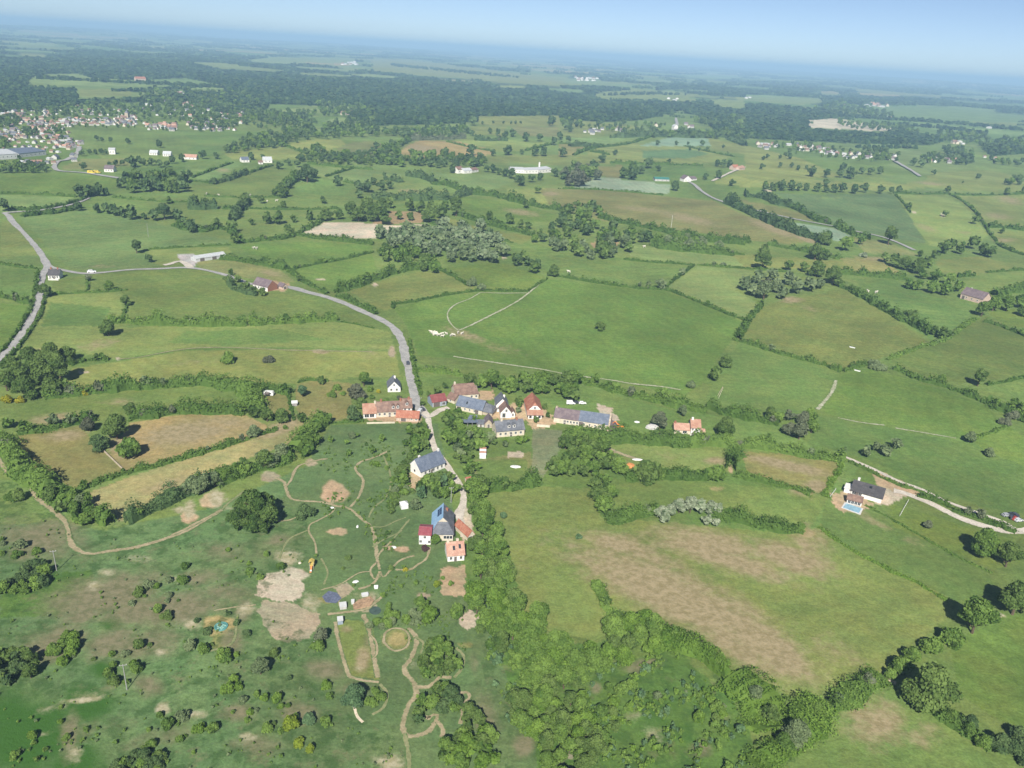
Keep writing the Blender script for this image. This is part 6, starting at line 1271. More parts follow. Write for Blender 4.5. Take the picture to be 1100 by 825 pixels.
# blue roofed house with panels
h = House('house', 'large house with sky blue and grey slate roof carrying solar panels', 'house', (463.5, 580.6), (486.6, 580.9)); L = h.L
h.sec(-L/2, L/2, 4.6, 14.5, 3.8, 4.3, 'cream', 'skyblue', 'y', roofs2='slate', chim=[(L*.18, 12, .8, 'brick')])
rt = [c for c in h.root.children if c.name.startswith('roof')][0]
m = MB()
def onroof(xx, yy): return (xx, yy, 3.8 + 4.3 * (1 - abs(xx) / (L/2)) + .22)
for i in range(2):
    for j in range(3):
        a0, a1 = -L*.26 + i*L*.10, -L*.26 + (i+1)*L*.10 - .1; b0 = 7.6 + j*1.75
        m.slab([onroof(a0, b0), onroof(a1, b0), onroof(a1, b0+1.6), onroof(a0, b0+1.6)], .08)
ob('solar_panels', m.mesh('solar_panels', [plain('solar_cells', (.03, .05, .12), .2, .1, 4, 0, .6)]), rt)
m = MB(); zt_ = 3.8 + 4.3 * .52; m.slab([(-L/2-.4, -.5, 3.2), (L/2+.4, -.5, 3.2), (L*.24, 4.2, zt_), (-L*.24, 4.2, zt_)], .2, 0); m.slab([(-L/2-.4, 4.2, 3.6), (-L/2-.4, -.5, 3.2), (-L*.24, 4.2, zt_)], .2, 1); m.slab([(L/2+.4, -.5, 3.2), (L/2+.4, 4.2, 3.6), (L*.24, 4.2, zt_)], .2, 0); h.add('front_roof', m, [ROOFS['slate'], ROOFS['skyblue']])
m = MB(); m.box((0, 2.25, 1.0), (L - .1, 4.6, 4.4)); h.add('front_wall', m, [WALLS['cream']])
for q in (.12, .26, .4):
    m = MB(); m.box((L*q, -.1, 1.7), (1.25, .12, 1.5), 0); m.box((L*q, -.13, 1.7), (1.0, .12, 1.25), 1); h.add('window', m, [FRAME, GLASS])
h = House('annexe', 'narrow white annexe with crimson roof left of the blue roofed house', 'annexe', (450, 584.6), (462.4, 585.2)); L = h.L
h.sec(-L/2, L/2, 0, 7, 4.6, 1.2, 'white', 'crimson', win=[(0, 3.4, .9, 1.0), (-1.6, 1.4, .9, 1.1), (1.8, 1.4, .9, 1.1)])
# pink roofed house
h = House('house', 'white house with pale pink tiled roof, lowest of the lane houses', 'house', (480.8, 603.5), (498.6, 602)); L = h.L
h.sec(-L/2, L/2, 0, 7.4, 3.0, 3.3, 'white', 'pinkt', chim=[(L*.16, 4.2, 1.1, 'cream'), (-L/2+.5, 3.7, .9, 'cream')], win=[(-L*.3, 1.5, .9, 1.2), (L*.3, 1.5, .9, 1.2)], doors=[(-.2, 1.0, 2.1)], skylights=[(-.6, .5), (1.7, .6)])
h = House('outhouse', 'red tiled outhouse at the end of the gravel lane yard', 'shed', (502.5, 581.5), (509.8, 579)); L = h.L
h.sec(-L/2, L/2, 0, 9.5, 2.6, 2.0, 'cream', 'red', 'y', doors=[(-.6, 1.6, 2.0)])
h = House('shed', 'tiny shed with red tiled roof at the end of the tall garden hedge', 'shed', (502, 520.5), (507, 519.6)); L = h.L
h.sec(-L/2, L/2, 0, 3, 2.0, .9, 'cream', 'red', doors=[(0, .9, 1.7)])
# bungalow
h = House('bungalow', 'white bungalow with broad dark tiled roof at the end of the drive', 'bungalow', (913.5, 531.4), (946, 540.8)); L = h.L
h.sec(-L/2, L/2, 0, 10.5, 2.8, 2.6, 'white', 'dark', hip=(.0, .0), chim=[(-L*.38, 8.2, 1.5, 'white')], win=[(-L*.4, 1.5, 1.6, 1.3), (-L*.2, 1.5, 1.2, 1.2)], doors=[(-L*.3, 1.2, 2.1)], over=.5, skylights=[(L*.05, .7), (L*.08, .7)], gwin=True)
m = MB(); m.box((-L*.32, -1.2, -.2), (L*.34, 2.3, 1.6)); h.add('terrace', m, [WALLS['cream']])
m = MB(); m.box((-L*.5-1.6, 3, .8), (3, 5, 3.4)); m.slab([(-L*.5-3.4, .2, 2.4), (-L*.5+.2, .2, 2.8), (-L*.5+.2, 6, 2.8), (-L*.5-3.4, 6, 2.4)], .14); h.add('side_wing', m, [WALLS['white']])
h = House('pool_house', 'pool house with brown roof and white glazed front below the bungalow', 'pool house', (908.8, 542.8), (924.5, 546.8)); L = h.L
h.sec(-L/2, L/2, 2.2, 7.2, 2.3, 1.5, 'white', 'brown', win=wins(-L/2+.3, L/2-.3, 4, 1.2, 1.1, 1.5))
# road houses on the left
h = House('farmhouse', 'white farmhouse with purple tiled roof and brick gable beside the lane', 'farmhouse', (272, 309.4), (287.6, 313.4)); L = h.L
h.sec(-L/2, L/2, 0, 10, 3.6, 4.2, 'white', 'purple', win=wins(-L/2+1, L/2-1, 4, 1.8, 1.1, 1.4), doors=[(1, 1.2, 2.1)])
m = MB(); m.add([(L/2+.03, .05, -1), (L/2+.03, 9.95, -1), (L/2+.03, 9.95, 3.55), (L/2+.03, 5, 7.6), (L/2+.03, .05, 3.55), (L/2+.3, .05, -1), (L/2+.3, 9.95, -1), (L/2+.3, 9.95, 3.55), (L/2+.3, 5, 7.6), (L/2+.3, .05, 3.55)], [(5,6,7,8,9),(0,5,9,4),(6,1,2,7),(4,9,8,3),(3,8,7,2)]); h.add('gable_wall', m, [WALLS['brick']])
h = House('garage', 'small garage with purple roof beside the lane farmhouse', 'garage', (303.6, 311.2), (309, 310)); L = h.L
h.sec(-L/2, L/2, 0, 6, 2.4, 2.0, 'pink', 'purple', 'y', doors=[(0, 2.4, 2.1)])
h = House('house', 'white roadside house with dark roof at the left road junction', 'house', (52, 299.6), (64, 299.8)); L = h.L
h.sec(-L/2, L/2, 0, 8, 3.2, 3.6, 'white', 'dark', chim=[(-L*.3, 4, 1, 'brick'), (L*.3, 4, 1, 'brick')], win=wins(-L/2+.5, L/2-.5, 4, 1.6, 1., 1.3), doors=[(0.2, 1.1, 2.1)])
m = MB(); m.box((L*.1, -3.5, .1), (L*.9, .25, 1.4)); m.box((-L*.35, -1.8, .1), (.25, 3.2, 1.4)); h.add('garden_wall', m, [WALLS['white']])
h = House('shed', 'long low pale shed with sheet roof behind the lane', 'shed', (211, 281.4), (243, 277)); L = h.L
h.sec(-L/2, L/2, 0, 10, 3.0, 1.5, 'steel', 'sheet', doors=[(-L*.3, 4, 3.2), (L*.1, 4, 3.2)])
h = House('barn', 'pink walled stone barn with purple slate roof near the right edge', 'barn', (1031, 320.4), (1054.5, 326.8)); L = h.L
h.sec(-L/2, L/2, 0, 13, 4.6, 5.0, 'pink', 'purple', win=wins(-L/2+3, L/2-2, 3, 2.2, 1, 1.2), doors=[(-L*.36, 2.4, 3.2)], chim=[(-L*.3, 8, 1.0, 'white')])
# far farm buildings
def farm(name, label, cat, A, B, dep, wh, rh, wall, roof, ridge='x', n=3):
    h = House(name, label, cat, A, B); L = h.L; h.sec(-L/2, L/2, 0, dep, wh, rh, wall, roof, ridge, win=wins(-L/2+1, L/2-1, n, wh*.5, 1.2, 1.4)); return h
farm('house', 'white gabled house with grey roof at the head of the right hand country road', 'house', (734.5, 195.4), (742, 195), 12, 4.5, 5, 'white', 'purple', 'y', 2)
farm('house', 'lower grey roofed wing house right of the far white gabled house', 'house', (742.5, 194.4), (748.5, 193.4), 10, 3, 3, 'white', 'purple')
farm('shed', 'green roofed farm shed beyond the blue green crop field', 'shed', (703.5, 194.6), (719, 194.8), 14, 3.4, 2.2, 'grey', 'green')
for i, (a, b, q) in enumerate([((492, 186.5), (498, 186), 'tall'), ((498, 186.6), (507, 186), 'middle'), ((507, 185.6), (514, 184.6), 'low right')]):
    farm('farmhouse', f'{q} white building of the far farm left of the white factory', 'farmhouse', a, b, 12, [6, 4.5, 4][i], [4, 3, 2.5][i], 'white', ['brown', 'sheet', 'brown'][i], n=2)
for i, (a, b, q) in enumerate([((549, 185.6), (563, 186.4), 'left'), ((563.5, 186.5), (578, 186.5), 'middle'), ((578.5, 186.2), (592, 185), 'right')]):
    farm('factory', f'{q} hall of the long white factory in the far fields', 'factory', a, b, 22, 6, 2.2, 'white', 'sheet', n=4)
ft = MB(); pt = g(579, 184); ft.lathe([(1.6, -1), (1.6, 0), (1.3, 14), (1.5, 14.2), (1.5, 14.8)], 12); tag(ob('chimney_stack', ft.mesh('chimney_stack', [WALLS['white']]), loc=pt), 'white chimney stack rising above the far white factory', 'chimney')
farm('house', 'pink house with white gable in the trees on the right skyline fields', 'house', (788, 182.6), (793.5, 182.6), 10, 5, 4, 'pink', 'red', n=2)
farm('house', 'pink low house right of the gabled house in the far trees', 'house', (794, 183), (800, 182.4), 10, 4, 3, 'pink', 'pinkt', n=2)
farm('house', 'far white house with blue roof in the left fields', 'house', (260, 174.5), (268, 174.3), 11, 4, 3.5, 'white', 'blueslate', n=2)
farm('house', 'far bright white gabled house in the left fields', 'house', (283, 175), (292.5, 175), 11, 4.5, 4, 'white', 'sheet', n=2)
farm('shed', 'small brown shed beside the far bright white gabled house', 'shed', (278, 176.4), (282.5, 176.4), 7, 3, 2, 'white', 'brown', n=1)
farm('hall', 'long pale hall at the left edge below the town', 'warehouse', (-8, 172), (20, 170.5), 60, 7, 3, 'steel', 'sheet', n=6)
farm('hall', 'wide blue grey roofed hall right of the pale hall at the left edge', 'warehouse', (21, 169.5), (50, 166.5), 50, 6, 3, 'steel', 'blueslate', n=6)
farm('house', 'white house by the road below the town', 'house', (112, 184.6), (122, 185), 11, 4.2, 4, 'white', 'purple', n=3)
farm('house', 'tall white cube house in front of the town spruces', 'house', (117, 165.8), (124, 165.8), 12, 7, 2, 'white', 'sheet', n=2)
for i, (a, b) in enumerate([((160.5, 166.5), (169, 166.8)), ((175, 167.8), (183.5, 168)), ((197, 171), (211, 171.6))]):
    farm('house', ['white bungalow house left in the row right of the town', 'white bungalow house middle in the row right of the town', 'long pink roofed house right of the town row'][i], 'house', a, b, 10, 3.6, 3.4, 'white', ['sheet', 'sheet', 'pinkt'][i], n=3)
farm('house', 'white tall church like house beyond the right fields wood', 'house', (724, 139.6), (728, 139.6), 14, 9, 5, 'white', 'sheet', 'y', 1)
farm('house', 'pink hillside villa above the town before the forest', 'villa', (146, 86.5), (157, 86.5), 16, 7, 6, 'pink', 'red', n=3)

# the town and far hamlets: small copies of four house types
def far_proto(i, wall, roof, L=11, D=9, wh=4.6, rh=3.6):
    w = MB(); V = [(-L/2, -D/2, -2), (L/2, -D/2, -2), (L/2, D/2, -2), (-L/2, D/2, -2), (-L/2, -D/2, wh), (L/2, -D/2, wh), (L/2, D/2, wh), (-L/2, D/2, wh), (-L/2, 0, wh+rh), (L/2, 0, wh+rh)]
    w.add(V, [(0,1,5,4),(1,2,6,9,5),(2,3,7,6),(3,0,4,8,7)])
    for q in (-.3, 0, .3): w.box((L*q, -D/2, wh*.5), (1.1, .16, 1.5), 1)
    r = MB(); o = .4; sl = rh/(D/2)
    r.slab([(-L/2-o, -D/2-o, wh-o*sl), (L/2+o, -D/2-o, wh-o*sl), (L/2+o, 0, wh+rh), (-L/2-o, 0, wh+rh)], .2); r.slab([(L/2+o, D/2+o, wh-o*sl), (-L/2-o, D/2+o, wh-o*sl), (-L/2-o, 0, wh+rh), (L/2+o, 0, wh+rh)], .2)
    r.box((L*.3, 0, wh+rh+.3), (.9, .7, 1.6), 1)
    return w.mesh('wall', [WALLS[wall], GLASS]), r.mesh('roof', [ROOFS[roof], WALLS['brick']])
ROOFS['dullred'] = roofmat('dull_red_tiles', (.20, .115, .085), (.28, .175, .135))
WALLS['pale'] = plain('pale_render', (.46, .45, .41), .9, .1, .6)
FP = [far_proto(0, 'pale', 'dullred'), far_proto(1, 'pale', 'slate'), far_proto(2, 'cream', 'brown'), far_proto(3, 'pale', 'pinkt'), far_proto(4, 'grey', 'purple'), far_proto(5, 'pale', 'sheet', 14, 12, 4.5, 2.4)]
FN = ['white walled house with dull red roof', 'white walled house with dark slate roof', 'cream house with brown roof', 'white house with pink tiled roof', 'grey house with purple slate roof', 'pale building with light sheet roof']
TOWN = [
 ([(150,112),(260,112),(262,131),(200,131),(150,121)],11,4.6,'scattered in trees right of the town',[1,1,1,1,1,3]),([(0,132),(60,130),(70,140),(90,154),(80,163),(30,168),(0,168)],8.5,5,'among the lower streets of the town',[2,2,2,1,2,3]),([(195,126),(262,124),(262,140),(205,143)],9,5,'spread below the wooded suburb',[2,1,1,1,1,2]),([(0,116),(60,114),(140,117),(150,124),(60,126),(0,126)],9,4.4,'along the wooded upper town edge',[1,1,1,1,1,2]), # polygon, spacing px, width px, place, weights
 ([(0,121),(18,121),(28,126),(20,130),(0,130)],5.5,5.5,'in the town quarter at the left edge',[1,2,1,1,1,2]),
 ([(45,119),(62,118),(64,123),(48,124)],5,5,'in the upper town row before the woods',[2,2,1,1,1,2]),
 ([(62,128),(90,127),(115,127),(140,124),(150,130),(148,137),(110,136),(70,137),(60,132)],4.6,5,'in the main street of the distant town',[3,2,2,2,1,2]),
 ([(20,128),(40,126),(60,132),(66,138),(50,142),(30,138)],5.2,5,'in the lower left part of the distant town',[3,1,2,2,1,1]),
 ([(0,141),(20,138),(30,146),(20,152),(0,150)],5.5,5.5,'in the row by the left edge halls',[1,3,1,1,2,2]),
 ([(40,140),(52,140),(66,147),(88,155),(80,161),(60,160),(50,152),(40,148)],5.4,6,'between the halls and the town meadow',[2,1,2,2,1,2]),
 ([(16,178),(30,174),(50,172),(66,168),(64,174),(52,180),(30,180)],7,7.5,'in the group below the halls',[4,1,1,2,1,1]),
 ([(74,168),(82,166),(84,174),(78,175)],7,7,'at the road corner below the town',[0,3,1,0,1,0]),
 ([(155,133),(178,133),(190,136),(190,142),(160,141)],5.2,6,'in the right end of the distant town',[3,1,1,4,1,1]),
 ([(156,112),(164,111),(168,115),(158,116)],5,6,'in the woods above the town',[0,0,0,0,0,3]),([(178,108),(184,108),(184,112),(178,112)],5,5,'beside the woods above the town',[0,1,0,0,0,2]),
 ([(196,110),(210,113),(206,118),(198,117)],5,5.5,'in the wooded suburb right of the town',[1,0,1,3,0,1]),([(238,122),(262,122),(262,128),(242,128)],6,5,'in the wooded suburb behind the orchard',[1,1,1,1,1,1]),
 ([(200,132),(235,134),(248,139),(230,142),(202,139)],5.5,5.5,'in the straggling houses right of the town',[2,1,1,3,1,1]),([(313,123),(328,124),(334,128),(316,131)],5.5,6,'in the white farm group on the far green slope',[0,0,0,4,0,4]),
 ([(366,121),(380,121),(380,127),(368,127)],5.5,6,'in the group by the forest edge',[0,0,2,0,1,1]),([(180,136),(188,134),(190,139),(184,141)],5,6,'near the end of the town meadow',[1,0,0,3,0,1]),
 ([(624,142),(634,140),(646,136),(648,142),(636,145)],5,5.5,'in the hamlet under the central forest',[0,2,0,0,2,2]),([(656,138),(668,138),(672,142),(660,142)],5,5,'in the grey hamlet under the central forest',[0,1,0,0,4,1]),([(736,134),(746,135),(746,138),(738,138)],5,6,'beside the white tall house',[0,0,0,1,1,3]),
 ([(718,106),(730,106),(732,109),(720,109)],4.5,5,'on the far forest clearing',[0,0,0,0,0,3]),([(680,136),(712,135),(712,138),(684,138)],6,5,'along the hedge under the central forest',[0,1,1,0,1,1]),
 ([(812,153),(838,154),(842,159),(822,161),(814,158)],4.8,6,'in the left end of the right hand village',[0,1,2,2,3,1]),([(842,156),(868,156),(876,161),(860,163)],5,5.5,'in the middle street of the right hand village',[1,2,1,1,3,3]),([(872,158),(898,162),(900,168),(880,167)],5,6,'in the white yard of the right hand village',[0,2,1,2,2,4]),
 ([(900,164),(935,166),(938,171),(906,171)],5,5.5,'in the lower street of the right hand village',[1,2,2,1,3,2]),([(944,166),(962,168),(966,174),(950,172)],5,6,'at the right end of the right hand village',[1,2,1,3,2,1]),
 ([(990,172),(1006,171),(1006,176),(992,176)],5,6,'in the trees of the rightmost hamlet',[0,2,1,0,2,0]),([(1014,170),(1032,170),(1032,175),(1014,176)],5,6,'in the pink hamlet on the right',[1,0,1,4,1,1]),([(1015,153),(1034,152),(1036,156),(1018,156)],5.5,6,'in the white farm at the right wood edge',[0,0,1,1,0,4]),([(1056,169),(1072,169),(1072,172),(1058,172)],5,5,'in the pink farm near the right edge',[0,0,1,4,0,0]),
 ([(895,112),(910,112),(910,115),(898,115)],4.5,4.5,'in the far right village beyond the forest',[0,0,2,1,0,2]),([(928,112),(945,112),(958,116),(930,116)],4.5,4.5,'in the far pale village beyond the forest',[0,0,2,1,0,2]),([(942,125),(958,125),(958,129),(944,128)],4.5,5,'in the far red group beyond the ploughed strip',[2,0,0,2,0,1]),
 ([(614,83),(642,84),(640,88),(618,87)],3.6,4.5,'in the red works far beyond the forest',[3,0,1,2,0,1]),([(1056,135),(1064,135),(1064,138),(1058,138)],5,5,'on the far right plain',[0,0,0,0,0,2]),([(780,79),(800,79),(800,81),(780,81)],4.5,4.5,'on the hazy plain right of centre',[0,0,0,0,0,2]),([(196,52),(206,52),(206,54),(196,54)],4.,4.5,'on the hazy plain left of centre',[0,0,0,0,0,2]),([(366,67),(384,67),(384,70),(368,70)],4.,4.,'at the pasture beyond the big forest',[0,0,0,1,0,2]),([(186,100),(200,100),(200,103),(190,103)],4.5,5,'in the trees above the suburb',[0,0,1,0,0,1]),([(798,103),(806,105),(806,107),(800,107)],4.5,4.5,'in the pasture behind the right forest',[0,0,0,0,0,2]),
]
rh_ = random.Random(12); HS = []
for q, (poly, sp, wpx, place_, wt) in enumerate(TOWN):
    wt = [wt[0] * .6, wt[1] * 1.5, wt[2] * 1.2, wt[3] * .6, wt[4] * 1.4, wt[5] * .9]
    for (x, y) in scatter(poly, sp, 300 + q, .55, .3):
        k = rh_.choices(range(6), wt)[0]; p = g(x, y); z = depth(p); s = min(2.0, wpx * rh_.uniform(.55, .95) * z / FPX / (11 if k < 5 else 14))
        HS.append((s * FPX / z, k, p, rh_.choice([0, .2, -.25, .5, 1.57, 1.3, -.5]) + rh_.uniform(-.1, .1), s, place_))
HS.sort(key=lambda t: -t[0])
for _, k, p, rz, s, place_ in HS[:295]:
    e = ob('town_house', None, loc=p, rotz=rz, scale=s); e.empty_display_size = 1
    ob('wall', FP[k][0], e); ob('roof', FP[k][1], e)
    tag(e, f'{FN[k]} {place_}', 'house', f'{FN[k]}s {place_}')
rest = MB(); rm_ = [WALLS['white'], GLASS, ROOFS['slate'], ROOFS['dullred'], ROOFS['sheet'], WALLS['brick']]
for _, k, p, rz, s, place_ in HS[295:]:
    for me_, mm in ((FP[k][0], {0: 0, 1: 1}), (FP[k][1], {0: [3, 2, 3, 3, 2, 4][k], 1: 5})):
        ca, sa = math.cos(rz) * s, math.sin(rz) * s; V_ = [(p[0] + v.co.x * ca - v.co.y * sa, p[1] + v.co.x * sa + v.co.y * ca, p[2] + v.co.z * s) for v in me_.vertices]
        b_ = len(rest.V); rest.V += V_
        for f in me_.polygons: rest.F.append(tuple(b_ + i for i in f.vertices)); rest.M.append(mm[f.material_index])
tag(ob('distant_houses', rest.mesh('distant_houses', rm_)), 'smallest far off houses of the town and villages', 'houses', kind='stuff')
cs = MB(); cp = g(137, 128); cs.box((0, 0, 6), (7, 7, 14)); cs.add([(-3.7, -3.7, 13), (3.7, -3.7, 13), (3.7, 3.7, 13), (-3.7, 3.7, 13), (0, 0, 18)], [(0,1,4),(1,2,4),(2,3,4),(3,0,4),(3,2,1,0)], 1)
tag(ob('church_tower', cs.mesh('church_tower', [WALLS['stone'], ROOFS['slate']]), loc=cp), 'stone church tower with pointed roof in the distant town', 'church tower')

# ------------------------------------------------------------------ vehicles, animals and small things
def car(col, label, x, y, rot, group=None, s=1., van=False):
    p = g(x, y); p[2] += .12
    e = ob('van' if van else 'car', None, loc=p, rotz=rot, scale=s); tag(e, label, 'van' if van else 'car', group)
    paint = plain('paint_' + col, dict(white=(.75, .75, .74), dark=(.05, .055, .07), grey=(.30, .31, .33), red=(.35, .05, .04), blue=(.08, .14, .30), silver=(.5, .51, .52), yellow=(.55, .42, .05))[col], .3, .02, 1, 0, .5)
    L, W, H = (5., 1.95, 2.1) if van else (4.2, 1.75, 1.45)
    prof = [(-L/2, .35), (L/2, .35), (L/2, .8), (L/2-.9, .95), (L/2-1.6, H), (-L/2+.15, H), (-L/2, .9)] if van else [(-L/2, .32), (L/2, .32), (L/2, .7), (L/2-1.0, .88), (L/2-1.75, H), (-L/2+.8, H), (-L/2+.1, .95)]
    m = MB(); n = len(prof); V = [(a, -W/2, b) for a, b in prof] + [(a, W/2, b) for a, b in prof]
    V = [(a, yy * (.86 if b > 1.0 else 1), b) for a, yy, b in V]
    m.add(V, [tuple(range(n)), tuple(range(2*n-1, n-1, -1))] + [(i, n+i, n+(i+1)%n, (i+1)%n) for i in range(n)]); ob('body', m.mesh('body', [paint]), e)
    m = MB(); m.box((L/2-1.32 if not van else L/2-1.2, 0, H*.78), (.3, W*.8, .42), 0); m.box((-.35, -W*.45, H*.77), (1.9, .06, .36)); m.box((-.35, W*.45, H*.77), (1.9, .06, .36)); m.box((-L/2+.42, 0, H*.78), (.2, W*.75, .36)); ob('windows', m.mesh('windows', [GLASS]), e)
    ty = plain('tyre', (.02, .02, .02), .8)
    for a in (-L*.31, L*.31):
        for b in (-W/2+.05, W/2-.05):
            m = MB(); m.tube((a, b-.1, .32), (a, b+.1, .32), .32, .32, 12); ob('wheel', m.mesh('wheel', [ty]), e)
    return e
def hd(a, b):
    A, B = g(*a), g(*b); return math.atan2(B[1]-A[1], B[0]-A[0])
car('dark', 'dark car driving down the road towards the hamlet', 438.2, 391, hd((438.5, 393), (437.5, 387)), s=1.1)
car('white', 'white car parked on the lane near the left road junction', 98.5, 293, hd((94, 294), (104, 293.4)), s=1.5)
for i, (x, y, c, r) in enumerate([(1081, 554.5, 'grey', .2), (1086, 556.5, 'dark', 1.3), (1090, 558, 'red', .4), (1094, 560, 'silver', .3), (1089, 554, 'dark', 2.0)]):
    car(c, [ 'grey car leftmost of the vehicles parked by the right track end', 'dark car facing away among the vehicles parked by the right track end', 'red car among the vehicles parked by the right track end', 'silver car rightmost of the vehicles parked by the right track end', 'dark car at the back of the vehicles parked by the right track end'][i], x, y, r, 'vehicles parked by the right track end')
car('silver', 'blue grey van parked at the road bend beside the farmhouse', 450.5, 444.2, hd((452, 443), (449, 447)), van=True)
car('white', 'white van parked under the trees above the long barn', 613, 434.2, .1, van=True)
car('dark', 'dark car parked behind the long barn', 619.5, 433.6, .15); car('white', 'white car parked behind the long barn', 625.5, 434, .1)
car('yellow', 'yellow lorry parked on the road below the town', 98.5, 186.4, 0, van=True, s=1.9); car('yellow', 'yellow lorry behind another on the road below the town', 104.5, 186, .1, van=True, s=1.8)
car('dark', 'dark car crossing the junction beside the farmhouse', 453.6, 440.8, hd((455, 442), (451, 439)))
# caravan
WH = plain('white_plastic', (.62, .62, .60), .6, .06)
def simple(name, label, cat, x, y, rot=0., s=1., z=0., group=None):
    p = g(x, y); p[2] += z; e = ob(name, None, loc=p, rotz=rot, scale=s); e.empty_display_size = .5; tag(e, label, cat, group); return e
e = simple('caravan', 'long white caravan standing in the dry paddock behind its hedge', 'caravan', 287, 424.6, -.02)
m = MB(); m.add([(a, b, c) for b in (-1.1, 1.1) for a, c in ((-3.6, .5), (3.6, .5), (3.8, 1.5), (3.3, 2.6), (-3.4, 2.6), (-3.8, 1.6))], [(0,1,2,3,4,5),(11,10,9,8,7,6)] + [(i, 6+i, 6+(i+1)%6, (i+1)%6) for i in range(6)]); ob('body', m.mesh('body', [WH]), e)
m = MB(); [m.box((q, -1.13, 1.6), (1.0, .08, .7)) for q in (-2.2, 2.1)]; ob('windows', m.mesh('windows', [GLASS]), e)
m = MB(); m.box((.3, -1.13, 1.35), (.8, .1, 1.6)); ob('door', m.mesh('door', [WALLS['grey']]), e)
m = MB(); m.slab([(-.6, -3.2, 2.0), (1.9, -3.2, 2.0), (1.9, -1.1, 2.4), (-.6, -1.1, 2.4)], .06); ob('awning', m.mesh('awning', [DOORM]), e)
for q in (-.6, .6):
    m = MB(); m.tube((q, -1.05, .35), (q, -.85, .35), .35, .35, 10); ob('wheel', m.mesh('wheel', [plain('tyre', (.02,.02,.02))]), e)
e = simple('hut', 'small white roofed hut between the two paddocks', 'hut', 316.5, 435.5, .3); m = MB(); m.box((0, 0, .9), (2.6, 2.2, 2.0)); ob('wall', m.mesh('wall', [WALLS['wood']]), e); m = MB(); m.slab([(-1.6, -1.4, 1.8), (1.6, -1.4, 1.8), (1.6, 1.4, 2.3), (-1.6, 1.4, 2.3)], .12); ob('roof', m.mesh('roof', [WH]), e)
# white tent
e = simple('tent', 'white party tent among shrubs left of the large blue roofed house', 'tent', 434, 545, .4)
m = MB(); m.box((0, 0, 1.0), (3.0, 3.0, 2.0)); ob('wall', m.mesh('wall', [WH]), e); m = MB(); m.add([(-1.7, -1.7, 2), (1.7, -1.7, 2), (1.7, 1.7, 2), (-1.7, 1.7, 2), (0, 0, 3.2)], [(0,1,4),(1,2,4),(2,3,4),(3,0,4),(3,2,1,0)]); ob('roof', m.mesh('roof', [WH]), e)
# striped shed / beehive frames on the lawn
e = simple('greenhouse', 'small white framed greenhouse with red stripes on the garden slope', 'greenhouse', 518.5, 490, .05)
m = MB(); m.box((0, 0, 1.0), (3.0, 5.0, 2.0)); ob('frame', m.mesh('frame', [WH]), e)
m = MB(); [m.slab([(-1.6, -2.6 + 1.3*i, 2.1 + .4*i), (1.6, -2.6 + 1.3*i, 2.1 + .4*i), (1.6, -1.45 + 1.3*i, 2.45 + .4*i), (-1.6, -1.45 + 1.3*i, 2.45 + .4*i)], .1, i % 2) for i in range(4)]; ob('roof', m.mesh('roof', [WH, ROOFS['pinkt']]), e)
def tarp(label, x, y, rx, ry, h, mat, rot=0, cat='tarpaulin', name='tarpaulin', seed=0):
    p = g(x, y); r = random.Random(seed + int(x)); m = MB(); n = 12
    prof = [(1.0, .02), (.92, h * .55), (.6, h * .9)]; V = []
    for q, zz in prof:
        for i in range(n):
            a = 2 * math.pi * i / n; k = q * r.uniform(.85, 1.12); V.append((rx * k * math.cos(a), ry * k * math.sin(a), zz * r.uniform(.8, 1.1)))
    V.append((0, 0, h)); F = [(k*n+i, k*n+(i+1)%n, (k+1)*n+(i+1)%n, (k+1)*n+i) for k in range(2) for i in range(n)] + [(2*n+i, 2*n+(i+1)%n, 3*n) for i in range(n)] + [tuple(range(n-1, -1, -1))]
    m.add(V, F); o = ob(name, m.mesh(name, [mat]), loc=p, rotz=rot); tag(o, label, cat); return o
tarp('white sheet spread on the garden lawn', 554, 501.5, 2.6, 1.3, .5, WH)
OR = plain('orange_cloth', (.48, .20, .07), .7, .15)
tarp('white wrapped heap under the trees beside the pale track', 638, 485, 2.2, 1.6, 1.1, WH)
tarp('white wrapped bale left on the upper pasture edge', 674, 474.6, 1.8, .8, .8, WH); tarp('second flat white wrapped bale on the upper pasture edge', 681, 475.2, 1.7, .7, .7, WH)
tarp('white cover beside the hedge below the slim willow', 707.5, 478, 1.7, 1.2, 1.1, WH); tarp('white cover beside the hedge below the red roofed cottage', 737, 478, 1.7, 1.2, 1.0, WH)
tarp('pale dome tent in the cottage garden', 700.5, 460, 3.4, 2.4, 2.3, WALLS['grey'], 0, 'tent', 'dome_tent')
tarp('white stones and rubble near the end of the long barn', 684, 453.5, 1.6, 1, .6, WH, 0, 'rubble', 'rubble'); tarp('brown orange heap of sheeting beside the big bush in the small pasture', 677, 501, 2.2, 2.2, 1.5, OR)
tarp('white sacks beside the orange heap in the small pasture', 684.5, 494, 2.8, 1.0, .6, WH, 0, 'sacks', 'sacks')
tarp('white rounded tarpaulin heap near the ring of stones', 423, 588, 1.1, .7, .5, WH)
tarp('pale boulder in the meadow between the garden paths', 322, 605, .6, .6, .5, WALLS['cream'], 0, 'boulder', 'boulder')
tarp('small dinghy shaped white tub beside the garden plots', 382, 625, 1.2, .7, .5, WH, .5, 'tub', 'tub')
tarp('white post bundle on the path crossing of the upper meadow', 384, 566, .5, .8, .7, WH, 0, 'bundle', 'bundle'); tarp('white cloth on the bench at the path junction', 357, 545.6, .8, .5, .5, WH, 0, 'cloth', 'cloth')
